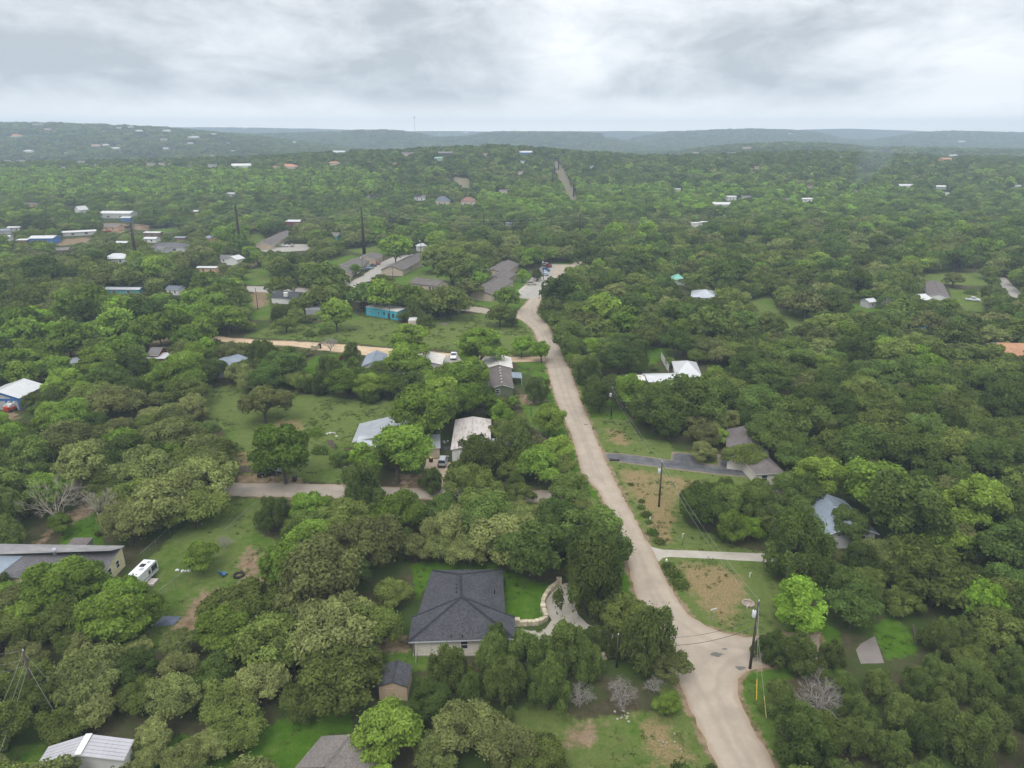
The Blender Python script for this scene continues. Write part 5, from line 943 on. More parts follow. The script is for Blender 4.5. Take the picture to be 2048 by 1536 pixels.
def skid_steer():
    c = P(24, 822); e = empty('skid_steer_loader', (*c, 0), R(70), 'red and white skid-steer loader standing before the blue-trim barn', 'loader')
    red = mat('loader_red', (.50,.06,.03), .5, .1, 2); b = MB(); b.box(-1.5,-.75,.45,.9,.75,1.25); b.box(-1.6,-.7,.5,-.9,.7,1.55); b.build('body', red, e)
    b = MB(); b.box(-.8,-.6,1.25,.5,.6,2.1); b.build('cab', mat('loader_white', (.68,.68,.66), .5, .1, 2), e)
    for s in (-1, 1):
        a = MB(); a.tube([(-1.3, s*.85, 1.6),(.6, s*.85, 2.6),(1.8, s*.85, 2.1)], .1, 6); a.build('lift_arm', MATS['loader_white'], e)
        for x in (-.9, .5): w = MB(); w.tube([(x, s*.72, .42),(x, s*1.0, .42)], .42, 14); w.build('wheel', tyre, e)
    b = MB(); b.mesh([(1.6,-.95,1.6),(1.6,.95,1.6),(2.3,.95,1.7),(2.3,-.95,1.7),(1.6,-.95,2.2),(1.6,.95,2.2)], [(0,1,2,3),(0,4,5,1)]); b.build('bucket', galv, e)
    see_building([(14,826),(16,800),(32,798),(34,826)], 400)
skid_steer()
# ------------------------------------------------------------------ fences and walls
chain = mat('chain_wire', (.26,.27,.27), .5, .1, 4, .4)
def along(pts): return [Vector((*P(*p), 0)) for p in pts]
def chain_fence(pts, h, label, mesh=True, step=3.0, rail=.03):
    w = along(pts); e = empty('chain_link_fence', w[0], 0, label, 'fence'); o = w[0]; rl = MB(); rl.tube([p - o + Vector((0,0,h)) for p in w], rail, 5); rl.build('top_rail', chain, e)
    me = MB(); pn = 0
    for a, b in zip(w, w[1:]):
        a = a - o; b = b - o; n = max(1, int((b - a).length / step)); d = b - a
        for i in range(n + (1 if pn == 0 else 0)):
            p = a.lerp(b, i / n); q = MB(); q.tube([p, p + Vector((0,0,h + .06))], .035, 6); q.build('post', chain, e); pn += 1
        if mesh:
            k = int(d.length / .16)
            for i in range(k):
                p = a.lerp(b, i / k); f = .35 / d.length
                for sgn in (1, -1):
                    z0, z1 = (.05, h) if sgn > 0 else (h, .05); q = a.lerp(b, min(1, i / k + h * .5 / d.length))
                    s = Vector((0,0,.008)); p2 = p + Vector((0,0,z0)); q2 = q + Vector((0,0,z1)); me.face([p2 - s, q2 - s, q2 + s, p2 + s])
    if mesh: me.build('wire_mesh', chain, e)
chain_fence([(384,1032),(340,1072),(284,1123)], 1.6, 'long chain-link fence slanting along the shaded yard to the camper'); chain_fence([(384,1150),(352,1175),(320,1200)], 1.7, 'chain-link fence with a pale top rail below the bushy yard tree')
chain_fence([(516,1014),(484,1042),(451,1073)], 1.4, 'chain-link fence climbing from the lane past a bare sapling'); chain_fence([(839,1304),(835,1324),(831,1344)], 1.5, 'short chain-link fence behind the hipped house'); chain_fence([(230,1262),(200,1285),(140,1360)], 1.4, 'dark fence wire running beneath the leafy grove', mesh=False)
def plank_fence(pts, h, m, label, cat='fence', name='plank_fence'):
    w = along(pts); o = w[0]; e = empty(name, o, 0, label, cat); f = MB()
    for a, b in zip(w, w[1:]):
        a = a - o; b = b - o; d = b - a; n = max(1, int(d.length / .16)); t = d.normalized(); s = Vector((-t.y, t.x, 0)) * .015
        for i in range(n):
            p = a + d * (i / n); q = a + d * ((i + .93) / n); hh = Vector((0,0,h + RNG.uniform(-.03,.03)))
            f.mesh([p - s, q - s, q + s, p + s, p - s + hh, q - s + hh, q + s + hh, p + s + hh], [(0,1,5,4),(2,3,7,6),(1,2,6,5),(3,0,4,7),(4,5,6,7)])
    f.build('planks', m, e)
    for a in w:
        p = MB(); p.box(a.x-o.x-.06, a.y-o.y+.03, 0, a.x-o.x+.06, a.y-o.y+.15, h+.1); p.build('post', m, e)
wd = mat('grey_planks', (.20,.165,.13), .85, .25, 2); rw = mat('cedar_planks', (.26,.10,.05), .8, .2, 2)
plank_fence([(466,944),(497,945),(524,946)], 1.5, wd, 'low weathered plank fence beside the black hatchback'); plank_fence([(656,892),(668,893),(670,903)], 1.6, wd, 'short plank screen by the rubbish on the field edge'); plank_fence([(678,724),(692,713)], 1.6, rw, 'red cedar fence near the dark round juniper')
plank_fence([(721,620),(734,612),(738,604)], 2.0, rw, 'orange plank fence beside the turquoise mobile home'); plank_fence([(98,728),(124,722)], 2.0, mat('pale_planks', (.46,.36,.25), .8, .15, 2), 'pale plank fence beside the flat tin roof shed'); plank_fence([(1322,718),(1337,744)], 2.2, trim_w, 'white board fence before the bright white roof house')
plank_fence([(1858,573),(1890,573),(1940,578)], 1.4, wd, 'low dark wall along the lawn of the plum roof house'); chain_fence([(595,691),(625,693),(655,699)], 1.2, 'black rail fence along the tan road', mesh=False, rail=.06); plank_fence([(1824,1262),(1832,1290),(1858,1288)], 1.0, wd, 'wooden garden fence corner in the shady lawn')
plank_fence([(236,457),(262,457)], 2.2, mat('black_planks',(.05,.035,.03),.8,.2,1), 'dark plank fence in the tan village yard')
def stone_wall(pts, h, w_, label):
    w = along(pts); o = w[0]; e = empty('stone_wall', o, 0, label, 'wall'); f = MB(); cp = MB()
    P0 = []
    for a, b in zip(w, w[1:]):
        n = max(1, int((b - a).length / .55)); P0 += [a.lerp(b, i / n) for i in range(n)]
    P0.append(w[-1])
    for a, b in zip(P0, P0[1:]):
        t = (b - a).normalized(); s = Vector((-t.y, t.x, 0)) * w_ / 2; g = t * .02; hh = Vector((0,0,h * RNG.uniform(.85, 1.08)))
        for blk in range(2):
            z0 = hh * (blk / 2); z1 = hh * ((blk + .96) / 2); j = s * RNG.uniform(.9, 1.12); p = a + g - o; q = b - g - o
            f.mesh([p-j+z0, q-j+z0, q+j+z0, p+j+z0, p-j+z1, q-j+z1, q+j+z1, p+j+z1], [(0,1,5,4),(2,3,7,6),(1,2,6,5),(3,0,4,7),(4,5,6,7)])
    f.build('stones', mat('wall_limestone', (.50,.43,.31), .9, .3, 1.2, bump=.4), e)
    for a, c in ((w[0], 1), (w[len(w)//2], 1), (w[-1], 1)):
        p = MB(); q = a - o; p.box(q.x-.4, q.y-.4, 0, q.x+.4, q.y+.4, h + .35); p.build('pillar', MATS['wall_limestone'], e)
stone_wall([(1034,1250),(1055,1250),(1078,1248),(1093,1239),(1086,1221),(1086,1204),(1098,1184),(1118,1168)], .75, .6, 'curved limestone block wall along the concrete driveway')
stone_wall([(1258,1228),(1276,1224)], 1.3, .6, 'short limestone pillar wall where the driveway meets the road')
stone_wall([(625,700),(640,697)], 1.4, .7, 'limestone gate wall beside the black rail fence')
stone_wall([(1208,1316),(1250,1308),(1290,1300)], .4, .5, 'low limestone edging along the driveway under the junipers')
# ------------------------------------------------------------------ small things lying about
def bin_(px, py, lid, label):
    e = empty('wheelie_bin', (*P(px, py), 0), RNG.uniform(0, 3), label, 'trash cart'); b = MB(); b.mesh([(-.28,-.3,.05),(.28,-.3,.05),(.28,.3,.05),(-.28,.3,.05),(-.36,-.4,1.05),(.36,-.4,1.05),(.36,.4,1.05),(-.36,.4,1.05)], [(3,2,1,0),(0,1,5,4),(1,2,6,5),(2,3,7,6),(3,0,4,7),(4,5,6,7)]); b.build('bin_body', blackp, e)
    l = MB(); l.box(-.38,-.44,1.06,.38,.42,1.14); l.build('lid', lid, e)
    for s in (-.25, .25): w = MB(); w.tube([(s-.04,.32,.12),(s+.04,.32,.12)], .12, 10); w.build('wheel', tyre, e)
bin_(862, 924, mat('tan_lid', (.50,.36,.16), .6, .1, 2), 'black trash cart with a tan lid before the beige shed'); bin_(590, 962, blackp, 'black trash cart at the lane edge by the round bright tree')
def rocks(px, py, n, spread, r, label, col=(.33,.285,.23), name='stone_pile', cat='stones'):
    m = MB(); c = Vector((*P(px, py), 0))
    for _ in range(n):
        p = c + Vector((RNG.gauss(0, spread), RNG.gauss(0, spread * .6), 0)); s = r * RNG.uniform(.5, 1.3); k = MB()
        bm = bmesh.new(); bmesh.ops.create_icosphere(bm, subdivisions=1, radius=s)
        for v in bm.verts: v.co = Vector((v.co.x * RNG.uniform(.8,1.3), v.co.y * RNG.uniform(.8,1.3), v.co.z * .6)) + p + Vector((0,0,s*.3))
        m.mesh([v.co[:] for v in bm.verts], [[v.index for v in f.verts] for f in bm.faces]); bm.free()
    o = m.build(name, mat('rock_%.2f' % col[0], col, .9, .25, 2)); return tag(o, label, cat)
rocks(1242, 1432, 14, .7, .15, 'pale stones around the foot of a dead grey shrub'); rocks(1000, 663, 6, 1.2, .3, 'few pale stones in the mown field under the split oak'); rocks(695, 935, 8, 1.0, .25, 'white stones around the flower bed of the yellow house')
rocks(1325, 1478, 10, 1.8, .14, 'scattered pale rubble at the grassy road edge', name='rubble_pile'); rocks(888, 648, 40, .9, .35, 'grey brush heap lying in the mown field', (.22,.19,.165), 'brush_heap', 'brush heap'); rocks(662, 868, 12, 1.1, .35, 'pile of pale junk at the field edge behind the plank screen', (.42,.41,.38), 'junk_pile', 'junk'); rocks(373, 1142, 10, .5, .3, 'white and dark junk heap by the fence', (.5,.5,.5), 'junk_pile', 'junk')
rocks(891, 898, 26, .9, .4, 'clutter of dark junk stacked between the shed and mobile home', (.09,.085,.085), 'junk_pile', 'junk'); rocks(893, 885, 6, .6, .3, 'pale junk on the dark clutter', (.5,.48,.46), 'junk_pile', 'junk')
def ring(px, py, r, label, m, name, cat, rr=.16, n=16):
    c = P(px, py); b = MB()
    for i in range(n):
        a = 2 * math.pi * i / n; a2 = 2 * math.pi * (i + .86) / n; b.tube([(r * math.cos(a), r * math.sin(a), rr), (r * math.cos(a2), r * math.sin(a2), rr)], rr * RNG.uniform(.85, 1.2), 6)
    o = b.build(name, m); o.location = (*c, 0); return tag(o, label, cat)
ring(1496, 1208, .85, 'round stone ring on the lawn beside the fork pole', mat('ring_stone', (.33,.27,.215), .9, .2, 2), 'fire_ring', 'fire ring')
fl = MB(); fl.face([(*(Vector((*P(1496,1208), .03)) + Vector((math.cos(a) * .8, math.sin(a) * .8, 0)))[:3],) for a in [i * .524 for i in range(12)]]); tag(fl.build('gravel_fill', mat('pinkish_gravel', (.30,.235,.19), .9, .2, 4)), kind='structure')
ring(478, 1152, .75, 'black tyre ring with ashes on the brown yard', mat('charred', (.03,.025,.025), .9, .2, 2), 'fire_pit', 'fire pit', .2); ring(2026, 1106, .9, 'pale tyre lying in the clearing by a bent trunk', mat('grey_tyre', (.20,.19,.18), .8, .1, 2), 'old_tyre', 'tyre', .2)
def chair(px, py, label):
    e = empty('lawn_chair', (*P(px, py), 0), R(150), label, 'chair'); bl = mat('blue_canvas', (.05,.13,.24), .8, .15, 3)
    s = MB(); s.box(-.5,-.45,.4,.5,.45,.5); s.build('seat', bl, e); s = MB(); s.mesh([(-.5,.4,.45),(.5,.4,.45),(.5,.65,1.3),(-.5,.65,1.3),(-.5,.46,.43),(.5,.46,.43),(.5,.71,1.28),(-.5,.71,1.28)], [(0,1,2,3),(7,6,5,4),(0,4,5,1),(1,5,6,2),(2,6,7,3),(3,7,4,0)]); s.build('backrest', bl, e)
    for x in (-.45,.45):
        for y in (-.4,.4): l = MB(); l.tube([(x,y,0),(x,y,.42)], .03, 5); l.build('leg', blackp, e)
chair(447, 1152, 'blue canvas lawn chair on the brown yard'); 
def sign_post(px, py, pyt, label):
    b = Gp(px, py); h = top_h(b, pyt); e = empty('street_sign', b, R(20), label, 'street sign'); p = MB(); p.tube([(0,0,0),(0,0,h)], .035, 6); p.build('post', galv, e)
    s = MB(); s.box(-.55,-.015,h-.2,.55,.015,h); s.build('sign_blade', mat('sign_white', (.72,.73,.72), .4, .05, 1), e)
sign_post(1425, 1243, 1217, 'thin street sign post on the lawn at the road fork')
def mailbox(px, py, label):
    e = empty('mailbox', (*P(px, py), 0), R(75), label, 'mailbox'); p = MB(); p.box(-.05,-.05,0,.05,.05,1.0); p.build('post', wood, e); b = MB(); b.tube([(-.25,0,1.15),(.25,0,1.15)], .15, 10); b.build('box', trim_w, e)
mailbox(1069, 951, 'small white mailbox by the lane under a lime tree'); mailbox(1332, 1132, 'mailbox on a dark post at the concrete driveway mouth')
def pipe_marker(px, py, label, h=.9):
    m = MB(); m.tube([(0,0,0),(0,0,h)], .09, 6); m.tube([(0,0,h-.02),(.22,0,h+.05)], .07, 6); o = m.build('vent_standpipe', trim_w); o.location = (*P(px, py), 0); tag(o, label, 'standpipe')
pipe_marker(1499, 1155, 'white bent standpipe on the green lawn beside the tan patch'); pipe_marker(1365, 1076, 'white standpipe on the lawn above the concrete driveway'); pipe_marker(1300, 1040, 'white standpipe among the dark shrubs by the road', .6); pipe_marker(1494, 1216, 'white pipe stub beside the stone ring', .5)
cv = MB(); c0 = Vector((*P(1219,921),.22)); cv.tube([c0, c0 + Vector((2.2,-.3,0))], .25, 10); tag(cv.build('culvert_pipe', blackp), 'dark culvert pipe under the driveway entrance', 'culvert')
bl = MB(); c0 = P(334,1243); bl.mesh([(-2.2,-1.6,.05),(2.0,-1.2,.05),(2.4,1.5,.12),(-1.6,1.8,.08),(0,0,.5)], [(0,1,4),(1,2,4),(2,3,4),(3,0,4)]); o = bl.build('tarpaulin', mat('blue_tarp', (.11,.13,.18), .5, .15, 1)); o.location = (*c0, 0); o.scale = (.7, .7, .7); tag(o, 'crumpled blue-grey tarpaulin under the edge of the scrub oaks', 'tarpaulin')
# smoke over the eastern woods
def smoke():
    x, y, z = Gp(1705, 386); bm = bmesh.new()
    for k in range(9):
        t = k / 8; r = 4 + 15 * t ** .9; m = Matrix.Translation((x + 3 + t * 20, y + 5, z + 5 + t * 34)) @ Matrix.Diagonal((1.0, 1.0, .85, 1)); bmesh.ops.create_icosphere(bm, subdivisions=3, radius=r, matrix=m)
    me = bpy.data.meshes.new('smoke'); bm.to_mesh(me); bm.free()
    o = link('smoke', me); rm = o.modifiers.new('merge', 'REMESH'); rm.mode = 'VOXEL'; rm.voxel_size = 2.2; d = o.modifiers.new('billow', 'DISPLACE'); tx = bpy.data.textures.new('billow', 'CLOUDS'); tx.noise_scale = 9; d.texture = tx; d.strength = 9; d.mid_level = .6
    m, nt, N, L = newmat('smoke_volume'); out = N.new('ShaderNodeOutputMaterial'); v = N.new('ShaderNodeVolumePrincipled'); v.inputs['Density'].default_value = .0045; v.inputs['Color'].default_value = (.62,.74,.92,1); L.new(v.outputs[0], out.inputs['Volume']); me.materials.append(m)
    tag(o, 'thin blue smoke drifting up from the woods', 'smoke', kind='stuff')
SMOKE = smoke
# ------------------------------------------------------------------ trees
LEAF = {
 'live_oak': leafmat('oak_leaves', (0.1336, 0.1709, 0.0409), (0.1613, 0.1945, 0.0495)),
 'grey_oak': leafmat('grey_oak_leaves', (0.1774, 0.2115, 0.0668), (0.2135, 0.2258, 0.0807)),
 'red_oak': leafmat('dark_oak_leaves', (0.0943, 0.1487, 0.0354), (0.1280, 0.1733, 0.0426)),
 'elm': leafmat('elm_leaves', (0.1494, 0.2361, 0.0370), (0.1984, 0.2715, 0.0468)),
 'lime': leafmat('lime_leaves', (0.2304, 0.3564, 0.0388), (0.1969, 0.3179, 0.0408)),
 'juniper': leafmat('juniper_needles', (0.0940, 0.1343, 0.0319), (0.1179, 0.1502, 0.0391)),
 'brown_oak': leafmat('brown_oak_leaves', (0.1773, 0.1975, 0.0663), (0.1905, 0.2066, 0.0745)),
}
BARK = mat('bark', (.085,.07,.058), .9, .25, 3); DEADM = mat('dead_twig', (.30,.265,.245), .9, .2, 1); PALEBARK = mat('pale_bark', (.34,.30,.24), .9, .2, 1)
# per kind: radius, top, crown base, clumps, clump radius range (of R), leaf, squash
KP = {'live_oak': (5.0,6.8,1.5,40,.20,.34,.36,.75), 'grey_oak': (5.0,7.2,1.6,46,.17,.30,.33,.8), 'red_oak': (5.0,9.0,2.0,38,.22,.36,.38,.8), 'elm': (4.6,9.4,1.6,34,.24,.38,.40,.8),
      'lime': (4.0,8.0,1.6,30,.22,.36,.40,.85), 'juniper': (4.3,6.8,.8,44,.17,.29,.27,1.0), 'brown_oak': (5.0,7.0,1.5,42,.18,.3,.34,.78)}
def crown_arrays(kind, seed, n_leaf, leaf_mul=1.0):
    rg = np.random.default_rng(seed); Rr, top, bot, nc, c0, c1, lf, sq = KP[kind]; zc = (top + bot) * .46; hz = top - zc
    C = []; rad = []
    lob = rg.uniform(0, 6.28, 3); am = rg.uniform(.06, .2, 3)
    t = 0
    while len(C) < nc and t < 4000:
        t += 1
        d = rg.normal(size=3); d /= np.linalg.norm(d)
        if d[2] < -.45: continue
        az = math.atan2(d[1], d[0]); k = 1 + sum(a * math.sin((i + 1) * az + p) for i, (a, p) in enumerate(zip(am, lob)))
        f = rg.uniform(.62, .86) if rg.random() < .8 else rg.uniform(.2, .55)
        r = Rr * rg.uniform(c0, c1)
        if kind == 'juniper':
            hh = rg.uniform(0, 1); prof = (1 - hh ** 2.2 * .62) * rg.uniform(.35, 1) * .80
            p = np.array([math.cos(az) * Rr * prof * k, math.sin(az) * Rr * prof * k, bot + r * .6 + hh * (top - bot - 1.3 * r)])
        else:
            p = np.array([d[0] * Rr * f * k, d[1] * Rr * f * k, zc + d[2] * hz * f * (1 if d[2] > 0 else .8)])
        if any(np.linalg.norm(p - q) < .55 * min(r, s) for q, s in zip(C, rad)): continue
        C.append(p); rad.append(r)
    C = np.array(C); rad = np.array(rad); w = rad ** 2; w /= w.sum()
    idx = rg.choice(len(C), int(n_leaf * 1.9), p=w); d = rg.normal(size=(len(idx), 3)); d /= np.linalg.norm(d, axis=1)[:, None]
    flip = (d[:, 2] < -.25) & (rg.random(len(idx)) < .8); d[flip, 2] *= -1
    rr = rad[idx] * (rg.uniform(.35, 1.0, len(idx)) ** .35) * (1 + .22 * rg.normal(size=len(idx)) * (rg.random(len(idx)) < .45))
    sc = np.array([1, 1, sq]) if kind != 'juniper' else np.array([.8, .8, 1.35])
    pos = C[idx] + d * rr[:, None] * sc
    keep = np.ones(len(idx), bool)
    for q, s in zip(C, rad):
        dd = np.linalg.norm((pos - q) / sc, axis=1); keep &= ~((dd < s * .62))
    ow = np.nonzero(keep)[0][:n_leaf]; pos = pos[ow]; d = d[ow]; idx = idx[ow]; n = len(ow)
    nrm = d + rg.normal(size=(n, 3)) * .55 + np.array([0, 0, .35]); nrm /= np.linalg.norm(nrm, axis=1)[:, None]
    tv = rg.normal(size=(n, 3));
    if kind == 'juniper': tv = tv * .5 + np.array([0, 0, 1.0]) + d * .5
    tv -= (tv * nrm).sum(1)[:, None] * nrm; tv /= np.maximum(np.linalg.norm(tv, axis=1), 1e-6)[:, None]; bv = np.cross(nrm, tv)
    s = lf * leaf_mul * rg.uniform(.55, 1.15, n); a = tv * s[:, None] * (.95 if kind == 'juniper' else .75); b = bv * s[:, None] * (.38 if kind == 'juniper' else .5)
    V = np.stack([pos - a, pos - b * .9 + a * .15, pos + a, pos + b + a * .1], 1)
    cl = rg.uniform(.76, 1.24, len(C)); tint = cl[idx] * rg.uniform(.80, 1.2, n)
    return V.reshape(-1, 3), tint
def quads_mesh(name, V, tint, m, extra=None):
    me = bpy.data.meshes.new(name); ev, ef = (extra or (np.zeros((0, 3)), [])); nq = len(V) // 4
    allv = np.concatenate([V, ev]) if len(ev) else V
    me.vertices.add(len(allv)); me.vertices.foreach_set('co', allv.astype(np.float32).ravel())
    loops = np.arange(nq * 4, dtype=np.int32); starts = np.arange(0, nq * 4, 4, dtype=np.int32)
    if len(ef): loops = np.concatenate([loops, (np.array(ef) + len(V)).ravel().astype(np.int32)]); starts = np.concatenate([starts, np.arange(nq * 4, nq * 4 + len(ef) * 4, 4, dtype=np.int32)])
    me.loops.add(len(loops)); me.loops.foreach_set('vertex_index', loops); me.polygons.add(len(starts)); me.polygons.foreach_set('loop_start', starts)
    tt = np.ones(len(starts), np.float32); tt[:nq] = tint
    me.attributes.new('tint', 'FLOAT', 'FACE').data.foreach_set('value', tt)
    me.materials.append(m)
    if len(ef):
        me.materials.append(BARK); mi = np.zeros(len(starts), np.int32); mi[nq:] = 1; me.polygons.foreach_set('material_index', mi)
    me.update(); return me
def trunk_mb(kind, seed):
    rg = random.Random(seed); Rr, top, bot, *_ = KP[kind]; m = MB(); zc = bot + (top - bot) * .5
    multi = kind in ('juniper',) or (kind in ('live_oak', 'grey_oak') and rg.random() < .6)
    base = [(rg.uniform(-.4, .4), rg.uniform(-.4, .4)) for _ in range(3)] if multi else [(0, 0)]
    for bx, by in base:
        r = .17 if multi else .27; fork = Vector((bx * 2.2, by * 2.2, bot * 1.05 + .4)); m.tube([(bx, by, -.15), (bx * 1.3, by * 1.3, bot * .5), fork], [r * 1.35, r, r * .85], 7)
        for k in range(3 if multi else 6):
            a = rg.uniform(0, 6.28); e = Vector((math.cos(a) * Rr * rg.uniform(.4, .72), math.sin(a) * Rr * rg.uniform(.4, .72), zc + rg.uniform(-.4, 1.6))); mid = fork.lerp(e, .5) + Vector((rg.uniform(-.4,.4), rg.uniform(-.4,.4), rg.uniform(0,.6)))
            m.tube([fork, mid, e], [r * .6, r * .4, r * .12], 5)
            for _ in range(2):
                q = mid.lerp(e, rg.uniform(.2, .8)); m.tube([q, q + Vector((rg.uniform(-1.3,1.3), rg.uniform(-1.3,1.3), rg.uniform(.3,1.6)))], [r * .22, r * .06], 4)
    return m
KINDS = list(KP)
NEAR, MID, TRK, LOW = {}, {}, {}, {}
for ki, k in enumerate(KINDS):
    NEAR[k] = []; MID[k] = []; TRK[k] = []; LOW[k] = []
    for v in range(6 if k in ('live_oak','red_oak','juniper','elm','grey_oak') else 3):
        sd = 100 * ki + v; V, t = crown_arrays(k, sd, 11000 if k == 'juniper' else 9000); NEAR[k].append(quads_mesh(k + '_crown', V, t, LEAF[k])); TRK[k].append(trunk_mb(k, sd).data(k + '_trunk', BARK))
    for v in range(4):
        sd = 100 * ki + 40 + v; V, t = crown_arrays(k, sd, 2400, 1.65); tm = trunk_mb(k, sd); ev = np.array(tm.v); ef = [f for f in tm.f if len(f) == 4]; MID[k].append(quads_mesh(k + '_crown', V, t, LEAF[k], (ev, ef)))
    for v in range(3):
        sd = 100 * ki + 70 + v; V, t = crown_arrays(k, sd, 300, 4.2); LOW[k].append(quads_mesh(k + '_low', V, t, LEAF[k]))
# dead / bare trees: branching twigs
def twigs(seed, R_, H_, depth=4, spread=.6, n0=6, r0=.10):
    rg = random.Random(seed); m = MB()
    def grow(p, d, l, r, k):
        q = p + d * l; mid = p.lerp(q, .5) + Vector((rg.uniform(-1,1), rg.uniform(-1,1), rg.uniform(-1,1))) * l * .12
        m.tube([p, mid, q], [r, r * .8, r * .55], 5 if k > 2 else 3, cap=False)
        if k <= 0: return
        for _ in range(rg.choice((3, 3, 4)) if k > 1 else 5):
            nd = (d + Vector((rg.gauss(0, 1), rg.gauss(0, 1), rg.gauss(.12, .7))) * spread).normalized(); grow(mid.lerp(q, rg.uniform(.2, 1)), nd, l * rg.uniform(.5, .8), r * .55, k - 1)
    for i in range(n0):
        a = 2 * math.pi * i / n0 + rg.uniform(-.4, .4); grow(Vector((0,0,H_ * .12)), Vector((math.cos(a) * R_ / H_, math.sin(a) * R_ / H_, rg.uniform(.7, 1.1))).normalized(), H_ * .36, r0, depth)
    return m
DEADC = [twigs(s, 3.0, 5.0, 5, .62, 7, .075).data('dead_twigs', DEADM) for s in (1, 2, 3)]; BAREC = [twigs(9 + s, 4.4, 8.0, 4, .5, 6, .10).data('bare_branches', PALEBARK) for s in (1, 2)]
def stem(r, h):
    m = MB(); m.tube([(0,0,-.1),(.05,0,h*.5),(0,.05,h)], [r*1.3,r,r*.8], 7); return m
DEADT = stem(.14, .9).data('dead_trunk', DEADM); BARET = stem(.22, 1.4).data('bare_trunk', BARK)
def shrub_mesh(seed, m):
    rg = np.random.default_rng(seed); n = 420; d = rg.normal(size=(n, 3)); d /= np.linalg.norm(d, axis=1)[:, None]; d[:, 2] = np.abs(d[:, 2]); pos = d * (rg.uniform(.3, 1, n) ** .4)[:, None] * np.array([1, 1, .9]) * (1 + .2 * rg.normal(size=n))[:, None]
    a = rg.normal(size=(n, 3)) * .5 + np.array([0, 0, .8]); a /= np.linalg.norm(a, axis=1)[:, None]; b = np.cross(a, rg.normal(size=(n, 3))); b /= np.linalg.norm(b, axis=1)[:, None]; a *= .17; b *= .07
    return quads_mesh('shrub_leaves', np.stack([pos - a, pos - b, pos + a, pos + b], 1).reshape(-1, 3), rg.uniform(.7, 1.3, n), m)
SHRUBM = [shrub_mesh(s, LEAF[k]) for s, k in ((1,'red_oak'),(2,'live_oak'),(3,'elm'),(4,'juniper'))]
